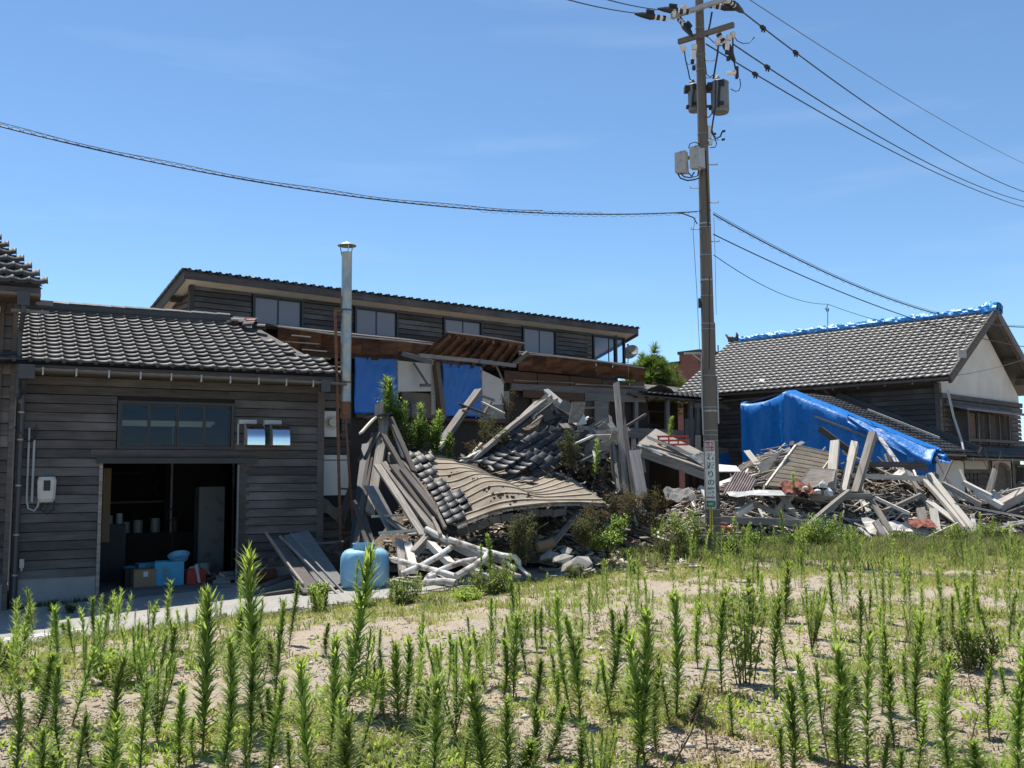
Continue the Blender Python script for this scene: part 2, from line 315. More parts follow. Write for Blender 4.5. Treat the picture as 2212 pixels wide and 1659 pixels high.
# ground with sand, patches of gravel and dry grass tint
def ground_mat():
    m = bpy.data.materials.new('sandy ground'); m.use_nodes = True; t = m.node_tree; N = t.nodes; l = t.links.new; b = N['Principled BSDF']
    tc = N.new('ShaderNodeTexCoord')
    def nzn(sc, det=6, ro=.6):
        n = N.new('ShaderNodeTexNoise'); n.inputs['Scale'].default_value = sc; n.inputs['Detail'].default_value = det; n.inputs['Roughness'].default_value = ro; l(tc.outputs['Object'], n.inputs['Vector']); return n.outputs['Fac']
    def rng(x, a, c): 
        r = N.new('ShaderNodeMapRange'); r.inputs[1].default_value = a; r.inputs[2].default_value = c; l(x, r.inputs[0]); return r.outputs[0]
    def mixc(f, a, c):
        q = N.new('ShaderNodeMix'); q.data_type = 'RGBA'; l(f, q.inputs['Factor'])
        for s_, v_ in (('A', a), ('B', c)):
            if isinstance(v_, tuple): q.inputs[s_].default_value = (*v_, 1)
            else: l(v_, q.inputs[s_])
        return q.outputs['Result']
    fine = nzn(45, 8, .75)
    c = mixc(rng(fine, .35, .65), (.30, .232, .165), (.52, .43, .325))
    c = mixc(rng(nzn(1.1), .45, .62), c, mixc(rng(nzn(22, 6), .4, .6), (.27, .225, .175), (.46, .40, .33)))
    c = mixc(rng(nzn(.55, 5), .55, .72), c, (.29, .26, .12))
    vo = N.new('ShaderNodeTexVoronoi'); vo.inputs['Scale'].default_value = 38; l(tc.outputs['Object'], vo.inputs['Vector'])
    c = mixc(rng(vo.outputs['Distance'], .30, .12), c, mixc(rng(nzn(60, 1), .42, .6), (.13, .115, .10), (.52, .48, .43)))
    l(c, b.inputs['Base Color']); b.inputs['Roughness'].default_value = .97; b.inputs['Specular IOR Level'].default_value = .2
    bp = N.new('ShaderNodeBump'); bp.inputs['Strength'].default_value = .7; bp.inputs['Distance'].default_value = .035
    ad = N.new('ShaderNodeMath'); ad.operation = 'MULTIPLY_ADD'; ad.inputs[1].default_value = -.8; l(vo.outputs['Distance'], ad.inputs[0]); l(fine, ad.inputs[2])
    l(ad.outputs[0], bp.inputs['Height']); l(bp.outputs[0], b.inputs['Normal'])
    return m
M['ground'] = ground_mat()

# ------------------------------------------------------------------ ground, road
def axis(a, b, near0, near1, step, far):
    xs = list(np.arange(near0, near1+1e-6, step)); x = near0
    d = step
    while x > a: d *= 1.35; x -= d; xs.insert(0, max(x, a))
    x = near1; d = step
    while x < b: d *= 1.35; x += d; xs.append(min(x, b))
    return xs
gx = axis(-900, 900, -13, 17, .22, 0); gy = axis(-900, 1500, 3.5, 31, .22, 0)
P = [[Vector((x, y, gz(x, y) if -40 < x < 40 and -10 < y < 60 else .5)) for x in gx] for y in gy]
g = MB().grid(P).obj('ground', M['ground'], sm=True); tag(g, kind='structure')
# sink the ground under the road a little, then lay the road sheet on the lane
me = g.data
for v in me.vertices:
    l_ = A.I @ v.co
    if -6.5 < l_.x < 8.2 and -3.85 < l_.y < 7: v.co.z = road_z(l_.x)-.06
    elif -1 < v.co.x < 30 and 20 < v.co.y < 60: v.co.z = .44
rp_ = []
for i in range(60):
    s = -14+i*.385
    far = .3
    rp_.append([A.w(s, t, road_z(s)+.004) for t in np.linspace(-3.9+.10*noise.noise(Vector((s*1.3, 0, 5))), far, 12)])
rd = MB().grid(rp_).obj('road', M['asphalt'], sm=True); tag(rd, kind='structure')
pm = MB()
for s0, s1, t in ((-14, .9, -3.28), (-14, .5, -3.42)):
    n = 30; pm.grid([[A.w(s0+(s1-s0)*i/n, t+dy, road_z(s0+(s1-s0)*i/n)+.009) for dy in (-.05, .05)] for i in range(n+1)])
tag(pm.obj('road_marking', M['paint']), kind='structure')
# broken kerb: separate concrete pieces along the near side of the road
for i in range(26):
    s = -5.5+i*.56; 
    if rnd.random() < .5: continue
    ln = rnd.uniform(.12, .42); wv = rnd.uniform(.08, .16); hv = rnd.uniform(.02, .07)
    b_ = MB().box((-ln/2, -wv/2, -.08), (ln/2, wv/2, hv))
    o = b_.obj('kerb_piece', M['kerb'], None, Matrix.Translation(A.w(s, -4.05+rnd.uniform(-.08, .08), road_z(s))) @ Matrix.Rotation(A.ang+rnd.uniform(-.5, .5), 4, 'Z') @ Matrix.Rotation(rnd.uniform(-.08, .08), 4, 'Y'))
    tag(o, kind='structure')
# wooded hills behind the viewer (seen mirrored in the panes and hoods)
hp = []
for i in range(81):
    a = -pi*.98+i/80*pi*.96; rr_ = 260
    h = 7.5+4*noise.noise(Vector((i*.33, 0, 9)))+1.6*noise.noise(Vector((i*.7, 0, 2)))
    hp.append([Vector((rr_*cos(a), rr_*sin(a), 0)), Vector((1.12*rr_*cos(a), 1.12*rr_*sin(a), h*.75)), Vector((1.3*rr_*cos(a), 1.3*rr_*sin(a), h+3*noise.noise(Vector((i*1.7, 4, 2)))))])
tag(MB().grid(hp, thick=2).obj('hills', M['hill']), kind='structure')

# ------------------------------------------------------------------ tiles
def tile_mesh(name, W, Lt, m, th=.024, amp=1.):
    xs = [0, .07, .25, .45, .66, .78, .87, .95, 1.0]; zs = [.004, -.006, -.011, -.011, -.005, .007, .016, .014, .003]
    b = MB(); vs = []
    for y, dz in ((0, .034), (Lt*1.12, 0)):
        vs += [Vector((x*W, y, z*amp*W/.25+dz)) for x, z in zip(xs, zs)]
    n = len(xs)
    vs += [v-Vector((0, -.002, th)) for v in vs[:n]]
    fs = [(i, i+1, n+i+1, n+i) for i in range(n-1)]+[(2*n+i, 2*n+i+1, i+1, i) for i in range(n-1)]
    b.add(vs, fs)
    me = b.mesh(name, m)
    me.polygons.foreach_set('use_smooth', [True]*(n-1)+[False]*(n-1)); return me
def tile_field(parent, pts, me, name='roof_tile', limit=300, key=None, part=True):
    """pts: list of local matrices; nearest ones become parts, the rest one joined part"""
    if key: pts = sorted(pts, key=key)
    for Mx in pts[:limit]: link(name, me, parent, Mx)
    rest = pts[limit:]
    if rest:
        V = np.array([v.co[:] for v in me.vertices]); F_ = np.array([p.vertices[:] for p in me.polygons])
        VV = []; FF = []
        for k, Mx in enumerate(rest):
            m_ = np.array(Mx); VV.append(V @ m_[:3, :3].T+m_[:3, 3]); FF.append(F_+k*len(V))
        o = link('distant_'+name+'s' if False else name+'_field', npmesh(name+'_field', np.concatenate(VV), np.concatenate(FF), me.materials[0], sm=False), parent)
        o['kind'] = 'stuff'
def slope_matrices(o, ex, es, W, Lt, cols, rows, keep=None, jit=.004):
    """o eave start, ex along eave, es up the slope"""
    o, ex, es = Vector(o), Vector(ex).normalized(), Vector(es).normalized(); en = ex.cross(es)
    res = []
    for r_ in range(rows):
        for c_ in range(cols):
            if keep and not keep(c_, r_): continue
            p = o+ex*(c_*W)+es*(r_*Lt)+en*rnd.uniform(0, jit)
            a = rnd.uniform(-.012, .012); ex2 = (ex+es*a).normalized(); es2 = (es-ex*a+en*rnd.uniform(-.012, .012)).normalized(); en2 = ex2.cross(es2)
            res.append(Matrix(((ex2.x, es2.x, en2.x, p.x), (ex2.y, es2.y, en2.y, p.y), (ex2.z, es2.z, en2.z, p.z), (0, 0, 0, 1))))
    return res
def halfcap(W, Lc, m, name='ridge_tile'):
    b = MB(); n = 6; vs = []
    for x, k in ((0, 1.0), (Lc, .9)): vs += [Vector((x, W/2*cos(pi*i/n)*k, W*.45*sin(pi*i/n)*k)) for i in range(n+1)]
    b.add(vs, [(i, i+1, n+1+i+1, n+1+i) for i in range(n)]+[tuple(range(n, -1, -1))]); return b.mesh(name, m)
def siding(parent, x0, x1, z0, z1, y, m, pitch=.155, holes=(), face=-1, along='x', thick=.034, maxl=3.4, name='siding_board', ragged=0, gap=.013):
    """lapped boards as separate parts; holes = (xa, xb, za, zb) are left open"""
    z = z0; me_cache = {}
    while z < z1-.03:
        h = min(pitch, z1-z); spans = [(x0, x1-(rnd.uniform(0, ragged) if ragged else 0))]
        for xa, xb, za, zb in holes:
            if z+h > za+.01 and z < zb-.01:
                spans = [s for a, b in spans for s in ((a, min(b, xa)), (max(a, xb), b)) if s[1]-s[0] > .03]
        for a, b in spans:
            cut = [a]
            while b-cut[-1] > maxl*1.25: cut.append(cut[-1]+rnd.uniform(.5, 1)*maxl)
            cut.append(b)
            for p, q in zip(cut[:-1], cut[1:]):
                ln = q-p-.003; j = rnd.uniform(-.003, .003)
                hh = h-gap
                bo = MB()
                # wedge: bottom edge stands proud
                prof = [(0, 0), (-thick-.012, 0), (-thick+.016, hh), (0, hh)]
                vs = [Vector((xx, yy+j, zz)) for xx in (-ln/2, ln/2) for yy, zz in prof]
                bo.add(vs, [(0, 1, 2, 3), (7, 6, 5, 4), (0, 4, 5, 1), (1, 5, 6, 2), (2, 6, 7, 3), (3, 7, 4, 0)])
                T = Matrix.Translation((p+ln/2, y, z)) if along == 'x' else Matrix.Translation((y, p+ln/2, z)) @ Matrix.Rotation(-pi/2, 4, 'Z')
                bo.obj(name, m, parent, T @ Matrix.Rotation(max(-.008, min(.008, rnd.gauss(0, .006)))/max(1, ln), 4, 'Y'))
        z += h
def gutter(parent, p, q, m, r=.055, hooks=None, name='gutter'):
    p, q = Vector(p), Vector(q); n = 6; ln = (q-p).length
    b = MB(); vs = [Vector((x, r*cos(pi+pi*i/n), r*sin(pi+pi*i/n))) for x in (0, ln) for i in range(n+1)]
    b.add(vs, [(i, i+1, n+2+i, n+1+i) for i in range(n)]); b.add([v*1 for v in vs[:0]], [])
    o = b.obj(name, m, parent, frame(p, q)); s_ = o.modifiers.new('s', 'SOLIDIFY'); s_.thickness = .006
    if hooks:
        hm = MB().box((-.012, -r-.008, -.10), (.012, -r+.004, .02)).box((-.012, -r-.004, -.105), (.012, r*.6, -.092)).mesh('gutter_bracket', M['steel_dull'])
        k = int(ln/hooks)
        for i in range(k): link('gutter_bracket', hm, parent, frame(p, q) @ Matrix.Translation((.25+i*hooks, 0, 0)))
def window(parent, x0, x1, z0, z1, y, panes, gm, fm, fw=.05, depth=.06, name='window', bars=None):
    """frame standing proud of the wall, mullions, one pane each; local facade plane y"""
    f = MB().box((x0-fw, y-.035, z0-fw), (x0, y+depth, z1+fw)).box((x1, y-.035, z0-fw), (x1+fw, y+depth, z1+fw)).box((x0, y-.034, z0-fw), (x1, y+depth, z0)).box((x0, y-.034, z1), (x1, y+depth, z1+fw))
    o = f.obj(name, fm, parent)
    w_ = (x1-x0)/panes
    for i in range(panes):
        a, b = x0+i*w_, x0+(i+1)*w_; st = .028; yy = y+.012+(.02 if i % 2 else 0)
        MB().box((a+.002, yy-.012, z0+.002), (a+st, yy+.012, z1-.002)).box((b-st, yy-.0125, z0+.002), (b-.002, yy+.0125, z1-.002)).box((a+st, yy-.011, z0+.002), (b-st, yy+.011, z0+.04)).box((a+st, yy-.011, z1-.035), (b-st, yy+.011, z1-.002)).obj('sash', fm, o)
        box('pane', (a+st, yy-.002, z0+.04), (b-st, yy+.002, z1-.035), gm, o)
    return o

# ------------------------------------------------------------------ workshop (building with the open garage door)
ws = thing('workshop_building', 'dark timber clad workshop with black tiled roof and open garage doorway', 'building', A.loc, A.ang)
XR = 5.12
DX0, DX1, DZ = 1.30, 3.70, 2.36
WX0, WX1, WZ0, WZ1 = 1.56, 3.44, 2.66, 3.40
siding(ws, .06, XR-.06, .47, 4.0, 0, M['wall_wood'], .153, [(DX0-.03, DX1+.03, -1, DZ+.06), (WX0-.06, WX1+.06, WZ0-.06, WZ1+.07)])
box('foundation', (.02, -.03, -.3), (DX0-.06, .12, .475), M['foundation'], ws)
box('foundation', (DX1+.09, -.03, -.2), (XR, .12, .475), M['foundation'], ws)
box('corner_post', (XR-.07, -.045, .0), (XR+.06, .08, 4.0), M['wall_wood'], ws)
box('corner_post', (-.04, -.03, .0), (.07, .08, 4.0), M['dark_timber'], ws)
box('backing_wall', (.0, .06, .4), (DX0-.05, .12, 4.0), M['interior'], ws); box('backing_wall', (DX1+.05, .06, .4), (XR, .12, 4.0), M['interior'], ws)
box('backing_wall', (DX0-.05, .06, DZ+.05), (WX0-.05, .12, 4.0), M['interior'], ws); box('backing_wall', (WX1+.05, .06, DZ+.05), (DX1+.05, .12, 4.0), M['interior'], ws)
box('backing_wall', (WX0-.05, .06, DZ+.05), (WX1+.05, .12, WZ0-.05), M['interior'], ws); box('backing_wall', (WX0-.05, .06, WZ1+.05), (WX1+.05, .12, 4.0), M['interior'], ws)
box('door_post', (DX0-.055, -.05, .12), (DX0, .10, DZ), M['grey_wood'], ws); box('door_post', (DX1-.10, -.03, .14), (DX1+.085, .14, DZ), M['wall_wood'], ws)
box('door_post', (DX1-.13, -.05, .14), (DX1-.10, .0, DZ-.02), M['blue_grey_wood'], ws)
o = MB().box((DX0-.1, -.10, DZ), (DX1+.2, -.0, DZ+.085)).box((DX0-.12, -.12, DZ+.085), (DX1+.22, 0, DZ+.10)).obj('door_track', M['trim'], ws)
box('water_table', (1.1, -.045, DZ+.11), (XR-.07, -.02, DZ+.24), M['wall_wood'], ws)
window(ws, WX0, WX1, WZ0, WZ1, -.02, 4, M['glass'], M['trim'], .05)
# interior
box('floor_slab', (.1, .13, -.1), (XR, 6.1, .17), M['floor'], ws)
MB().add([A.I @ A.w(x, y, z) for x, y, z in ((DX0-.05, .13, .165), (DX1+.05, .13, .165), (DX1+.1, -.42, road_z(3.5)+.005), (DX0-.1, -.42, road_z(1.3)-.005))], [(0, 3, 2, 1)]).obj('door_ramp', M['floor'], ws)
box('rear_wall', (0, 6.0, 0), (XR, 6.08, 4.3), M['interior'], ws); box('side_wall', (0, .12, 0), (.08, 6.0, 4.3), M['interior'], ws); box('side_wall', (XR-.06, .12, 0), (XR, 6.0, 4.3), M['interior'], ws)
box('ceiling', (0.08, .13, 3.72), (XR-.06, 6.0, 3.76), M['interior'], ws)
box('shelf', (1.9, 5.2, 1.55), (3.1, 5.75, 1.6), M['grey_wood'], ws); box('shelf', (1.4, 5.2, 2.2), (2.6, 5.75, 2.25), M['brown_wood'], ws)
box('white_panel', (1.5, 2.0, .9), (1.64, 2.06, 2.3), M['cardboard'], ws)
box('partition', (3.0, 4.6, .17), (4.3, 4.66, 2.9), M['interior'], ws)
for x in (3.02, 4.32): box('pipe_post', (x, 3.9, .17), (x+.04, 3.94, 3.2), M['pvc_grey'], ws)
# strip lamp tube seen through the panes
MB().tube([(1.5, 1.6, 3.12), (3.4, 1.6, 3.12)], .03, 8).box((1.45, 1.56, 3.14), (3.45, 1.64, 3.2)).obj('strip_lamp', M['soffit'], ws)
# roof: front slope rises .5 in 1
EV = Vector((-.35, -.45, 4.0)); ES = Vector((0, 1, .44)).normalized(); SL = 3.25
nrow = 14; ex = Vector((1, 0, 0))
rx1 = lambda r_: 5.55-(.07*r_+(.035*r_*r_*.12 if r_ > 3 else 0))-rnd.uniform(0, .10)
ridge = EV+ES*SL
dk = MB(); up = Vector((0, -.403, .915))
dk.add([EV+ex*-.1, EV+ex*5.75, ridge+ex*4.75, ridge+ex*-.1], [(0, 1, 2, 3)]); dk.add([p-up*.05 for p in (EV+ex*-.1, EV+ex*5.75, ridge+ex*4.75, ridge+ex*-.1)], [(3, 2, 1, 0)])
dk.obj('roof_deck', M['dark_timber'], ws)
b2 = Vector((0, 6.3, 4.0))
MB().add([ridge+ex*-.1, ridge+ex*4.75, Vector((5.1, 6.4, 4.0)), Vector((-.4, 6.4, 4.0))], [(0, 1, 2, 3)]).obj('rear_roof_slope', M['tile_black'], ws)
tb = tile_mesh('roof_tile', .245, .232, M['tile_black'])
hole = {(20, 9), (21, 9), (21, 8), (19, 11), (20, 4), (22, 5)}
mm = slope_matrices(EV+up*.03, ex, ES, .245, .232, 25, nrow, keep=lambda c, r_: (c+1)*.245-.35 < rx1(r_) and (c, r_) not in hole)
tile_field(ws, mm, tb, 'roof_tile', 320, key=lambda m_: m_.translation.y)
# eave tiles have a round lip
for c in range(23): MB().lathe([(.0, 0), (.035, .002), (.045, .014), (.04, .02)], 8).obj('eave_disc', M['tile_black'], ws, Matrix.Translation(EV+up*.045+ex*(c*.245+.225)+Vector((0, -.012, 0))) @ Matrix.Rotation(pi/2, 4, 'X')) if c < 21 else None
cap = halfcap(.20, .27, M['tile_black'])
rb = MB().box((0, -.10, -.10), (4.35, .10, .145)).box((0, -.125, .05), (4.35, .125, .07)).box((0, -.12, .0), (4.35, .12, .02)).obj('ridge_base', M['tile_black'], ws, Matrix.Translation(ridge+ex*-.1))
for i in range(17): link('ridge_tile', cap, ws, Matrix.Translation(ridge+Vector((-.1+i*.255, 0, .14))) @ Matrix.Rotation(rnd.uniform(-.03, .03), 4, 'Y'))
for i in range(4): link('ridge_tile', cap, ws, Matrix.Translation(ridge+Vector((4.25+i*.12, -.15-.12*i, .02-.05*i))) @ Matrix.Rotation(rnd.uniform(-.9, .9), 4, 'Z') @ Matrix.Rotation(rnd.uniform(-.5, .5), 4, 'X'))
for i in range(3): MB().box((-.13, -.09, 0), (.13, .09, .05)).obj('broken_ridge_piece', [M['mortar'], M['red_brick'], M['orange_rust']][i], ws, Matrix.Translation(ridge+Vector((4.3+.17*i, -.06-.1*i, .04))) @ Matrix.Rotation(.6*i, 4, 'Z') @ Matrix.Rotation(-.3, 4, 'Y'))
MB().box((-.3, -.02, 0), (.3, .02, .03)).obj('broken_ridge_piece', M['white_pvc'], ws, Matrix.Translation(ridge+Vector((4.6, -.1, .12))))
box('fascia', (-.1, -.42, 3.84), (5.35, -.38, 3.97), M['dark_timber'], ws)
box('soffit', (-.1, -.38, 3.86), (5.3, 0, 3.875), M['dark_timber'], ws)
gutter(ws, (.05, -.52, 3.90), (5.45, -.52, 3.86), M['gutter'], .05, hooks=.5)
box('gutter_box', (4.95, -.58, 3.68), (5.12, -.44, 3.9), M['pvc_dark'], ws); box('gutter_box', (-.06, -.62, 3.72), (.18, -.40, 3.95), M['pvc_dark'], ws)
# torn right end boards
for i in range(6):
    s = 5.0-.1*i; MB().beam((4.9+rnd.uniform(-.1, .3), .3+.4*i, 4.12+.2*i), (5.75-.05*i+rnd.uniform(-.1, .1), .25+.4*i, 4.10+.2*i), .09, .02).obj('torn_roof_board', M['pale_wood' if i % 2 else 'grey_wood'], ws)
# downpipes, conduits, meter
MB().tube([(.05, -.5, 3.72), (.04, -.16, 3.5), (.03, -.12, 3.4), (.02, -.12, .05)], .035, 10).obj('downpipe', M['pvc_dark'], ws)
for z in (.55, 1.2, 2.0, 2.75, 3.2): MB().lathe([(.037, -.012), (.046, -.012), (.046, .012), (.037, .012)], 12).obj('pipe_clip', M['pvc_grey'], ws, Matrix.Translation((.02, -.12, z)))
MB().tube([(.15, -.06, 2.95), (.15, -.06, 1.75), (.18, -.07, 1.62), (.27, -.08, 1.58), (.32, -.1, 1.66), (.33, -.1, 1.75)], .017, 8).obj('conduit', M['pvc_grey'], ws)
MB().tube([(.23, -.06, 2.75), (.23, -.06, 1.72)], .02, 8).obj('conduit', M['pvc_grey'], ws)
MB().tube([(.23, -.06, 2.74), (.2, -.09, 2.9), (.26, -.09, 3.02), (.27, -.08, 2.9), (.23, -.06, 2.78)], .009, 6).tube([(-.1, -.1, 2.98), (.02, -.16, 2.86), (.14, -.1, 2.72), (.23, -.07, 2.74)], .009, 6).obj('cable', M['wire'], ws)
mt = MB(); mt.add([(x, y, z) for z, hw, d in ((0, .10, .10), (.06, .13, .14), (.36, .14, .15), (.42, .12, .12)) for x, y in ((-hw, 0), (-hw, -d*.75), (-hw*.7, -d), (hw*.7, -d), (hw, -d*.75), (hw, 0))],
    [(i*6+k, i*6+k+1, (i+1)*6+k+1, (i+1)*6+k) for i in range(3) for k in range(5)]+[(5, 4, 3, 2, 1, 0), (18, 19, 20, 21, 22, 23)])
mo = mt.obj('electricity_meter', M['meter'], ws, Matrix.Translation((.44, -.04, 1.72)))
box('meter_window', (-.05, -.162, .19), (.05, -.148, .36), M['black'], mo)
MB().tube([(.40, -.1, 1.73), (.36, -.12, 1.6), (.46, -.14, 1.52), (.56, -.12, 1.6), (.56, -.09, 1.73)], .013, 6).tube([(.34, -.09, 1.73), (.3, -.1, 1.62), (.42, -.12, 1.56), (.5, -.1, 1.73)], .008, 6).obj('meter_cable', M['wire'], ws)
MB().box((.08, -.08, .66), (.15, -.03, .80)).box((.10, -.07, .61), (.13, -.04, .66)).obj('junction_box', M['meter'], ws)
# polished vent hoods
for x in (3.78, 4.24):
    hd = MB(); n = 8; W2 = .215
    h_ = MB().box((-.23, -.03, .26), (.12, -.012, .34)).box((-.23, -.03, -.12), (-.20, -.0, .34)).obj('vent_flange', M['steel_dull'], ws, Matrix.Translation((x, -.02, 2.82)))
    prof = [(-.01, .28)]+[(-.01-.30*sin(a), .0+.28*cos(a)) for a in [pi/2*i/n for i in range(n+1)]]+[(-.31, -.13)]
    vs = [Vector((xx, y, z)) for xx in (-W2/2-.05, W2/2+.05) for y, z in prof]; m_ = len(prof)
    hd.add(vs, [(i, i+1, m_+i+1, m_+i) for i in range(m_-1)])
    q = hd.obj('vent_hood', M['mirror'], ws, Matrix.Translation((x+.05, -.02, 2.82)), sm=True)
    sb = MB()
    for xx in (-W2/2-.049, W2/2+.049):
        sb.add([Vector((xx, y, z)) for y, z in prof]+[Vector((xx, -.01, -.13))], [tuple(range(m_+1))])
    sb.obj('hood_side', M['steel_dull'], q)
# recessed strip of wall right of the corner post
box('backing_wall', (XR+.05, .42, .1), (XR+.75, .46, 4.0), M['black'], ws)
siding(ws, XR+.06, XR+.72, 2.55, 3.95, .36, M['wall_wood'], .15, [(XR+.10, XR+.52, 2.86, 3.40)], ragged=.12)
siding(ws, XR+.06, XR+.62, .3, 1.35, .36, M['dark_timber'], .16, ragged=.1)
box('white_vent_plate', (XR+.12, .30, 2.88), (XR+.45, .34, 3.38), M['panel_white'], ws)
MB().lathe([(.0, .05), (.08, .05), (.10, .0), (.14, -.01), (.14, -.03)], 18).obj('round_vent', M['meter'], ws, Matrix.Translation((XR+.32, .28, 3.16)) @ Matrix.Rotation(pi/2, 4, 'X'))
box('white_panel', (XR+.07, .30, 1.75), (XR+.66, .33, 2.42), M['panel_white'], ws); box('white_panel', (XR+.07, .31, 2.44), (XR+.64, .34, 2.53), M['panel_white'], ws)
P = [[(XR+.07+.6*i/8, .28-.05*sin(i), z+.06*sin(i*.9)-(.16*sin(pi*i/8) if k == 0 else .10*sin(pi*i/8))) for k, z in enumerate((1.72, 1.42))] for i in range(9)]
MB().grid(P, thick=.01).obj('torn_cloth', M['felt'], ws)

# left house, only its corner is in view
lh = thing('left_house', 'two storey timber house at the left edge with tiled eave above the workshop roof', 'building', A.loc, A.ang)
siding(lh, -2.2, -.16, .42, 5.15, -.12, M['wall_wood'], .20)
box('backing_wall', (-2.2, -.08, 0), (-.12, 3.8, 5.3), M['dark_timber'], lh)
box('foundation', (-2.2, -.15, -.3), (-.14, 0, .42), M['foundation'], lh)
box('corner_post', (-.16, -.16, 0), (-.08, .0, 5.2), M['dark_timber'], lh)
box('storm_door', (-1.1, -.19, 3.1), (-.33, -.14, 5.05), M['brown_wood'], lh); box('storm_door', (-1.1, -.19, .35), (-.33, -.14, 2.6), M['brown_wood'], lh)
box('trim_board', (-.33, -.2, .3), (-.29, -.13, 5.05), M['dark_timber'], lh)
lo = Vector((-2.3, -.72, 5.22)); ls = Vector((0, 1, .82)).normalized(); ll = 2.6
lup = Vector((0, -.634, .773))
MB().add([lo, lo+ex*2.55, lo+ex*(2.4-ll*.5)+ls*ll, lo+ls*ll], [(0, 1, 2, 3)]).add([p-lup*.05 for p in (lo, lo+ex*2.55, lo+ex*(2.4-ll*.5)+ls*ll, lo+ls*ll)], [(3, 2, 1, 0)]).obj('roof_deck', M['dark_timber'], lh)
tile_field(lh, [m_ for r_ in range(11) for m_ in slope_matrices(lo+lup*.03+ex*(.17-r_*.116)+ls*(.232*r_), ex, ls, .245, .232, 10, 1)], tb, 'roof_tile', 150)
box('fascia', (-2.3, -.70, 5.02), (.22, -.66, 5.18), M['dark_timber'], lh)
box('soffit', (-2.3, -.66, 5.0), (.22, .0, 5.03), M['brown_wood'], lh)
gutter(lh, (-2.3, -.76, 5.10), (.22, -.76, 5.08), M['gutter'], .05, hooks=.7)
box('gutter_box', (-.12, -.82, 4.88), (.06, -.68, 5.1), M['pvc_dark'], lh)
MB().box((.16, -.5, 4.95), (.42, -.46, 5.03)).box((-.2, -.55, 4.80), (.36, -.52, 4.85)).obj('broken_eave_stub', M['blue_grey_wood'], lh)
MB().box((-.75, -.35, 4.82), (-.35, -.28, 4.90)).obj('lamp_housing', M['meter'], lh)
MB().tube([(-.02, -.74, 4.9), (-.02, -.74, 4.8), (-.04, -.3, 4.55), (-.05, -.25, 4.45), (-.05, -.25, 3.5), (-.03, -.3, 3.4), (.0, -.55, 3.35)], .04, 10).obj('downpipe', M['pvc_dark'], lh)
MB().tube([(.2, -.5, 4.8), (.26, -.5, 4.7), (.24, -.5, 4.55), (.2, -.5, 4.45), (.22, -.5, 4.35)], .008, 6).obj('loose_cable', M['wire_grey'], lh)

# ------------------------------------------------------------------ long two storey building behind
bl = thing('long_building', 'long dark timber building with a high mono pitch roof and a row of clerestory windows', 'building', B.loc, B.ang)
FT = 7.36; BX1 = B.on(1378, 716, 0).x
def bx(u, v, y): return B.on(u, v, y).x
wins = [(545, 653, 675, 2), (765, 858, 705, 2), (957, 1040, 707, 2), (1128, 1200, 740, 2), (1280, 1348, 757, 2)]
hs = []
for i, (a, b_, v, n) in enumerate(wins):
    x0, x1 = bx(a, v, .40), bx(b_, v, .40); hs.append((x0-.03, x1+.03, 6.02, 7.08))
    window(bl, x0+.05, x1-.05, 6.1, 7.0, .37, 2, M['glass'] if i == 4 else M['glass_frost'], M['trim'], .06)
BW0 = B.on(413, 650, .42).x
siding(bl, BW0, BX1-.75, 5.5, 7.14, .42, M['wall_wood'], .15, hs, maxl=3, gap=.020)
box('backing_wall', (BW0, .46, 5.2), (BX1-2.1, .52, 7.14), M['interior'], bl)
box('corner_post', (BW0-.07, .34, 5.0), (BW0+.05, .47, 7.16), M['wall_wood'], bl)
box('corner_post', (BX1-.80, .34, 5.0), (BX1-.72, .47, 7.16), M['wall_wood'], bl)
siding(bl, .50, 4.0, 5.2, 6.9, BW0, M['wall_wood'], .15, along='y', gap=.020)
box('side_wall', (BW0, .52, 0), (BW0+.06, 5, 5.6), M['interior'], bl); box('side_wall', (BW0+.02, .8, 5.6), (BW0+.06, 4.2, 6.3), M['interior'], bl)
box('side_wall', (BX1-.78, .52, 0), (BX1-.72, 3.0, 5.9), M['interior'], bl); box('rear_wall', (BW0, 5.0, 0), (BX1-.75, 5.06, 5.6), M['interior'], bl)
box('room_floor', (BW0, .52, 5.2), (BX1-.8, 5, 5.26), M['interior'], bl); 
RS = Vector((0, 1, -.30)).normalized()
x0 = B.on(397, 578, 0).x
rk = [Vector((x0, -.02, FT+.02)), Vector((BX1, -.02, FT+.02))]
RL = 7.0
MB().add([rk[0], rk[1], rk[1]+RS*RL, rk[0]+RS*RL]+[p-Vector((0, 0, .06)) for p in (rk[0], rk[1], rk[1]+RS*RL, rk[0]+RS*RL)], [(0, 1, 2, 3), (7, 6, 5, 4), (0, 4, 5, 1), (1, 5, 6, 2), (2, 6, 7, 3), (3, 7, 4, 0)]).obj('roof_deck', M['dark_timber'], bl)
MB().add([p+Vector((0, 0, -.17)) for p in (rk[0]+Vector((.04, .04, 0)), rk[1]+Vector((-.04, .04, 0)), rk[1]+RS*RL+Vector((-.04, 0, 0)), rk[0]+RS*RL+Vector((.04, 0, 0)))], [(3, 2, 1, 0)]).obj('soffit', M['soffit'], bl)
box('fascia', (x0, -.03, FT-.19), (BX1, .01, FT), M['wall_wood'], bl)
for X in (x0+.02, BX1-.02): MB().beam(Vector((X, 0, FT-.13)), Vector((X, 0, FT-.13))+RS*RL, .035, .24).obj('rake_board', M['wall_wood'], bl)
for k in (1.0, 2.2, 3.4): box('purlin_end', (x0+.04, k, FT-.3*k-.33), (BW0, k+.1, FT-.3*k-.19), M['wall_wood'], bl)
tg = tile_mesh('roof_tile', .27, .25, M['tile_black'], amp=1.25)
n = int((BX1-x0)/.27)+1
RU = -RS; mm = []
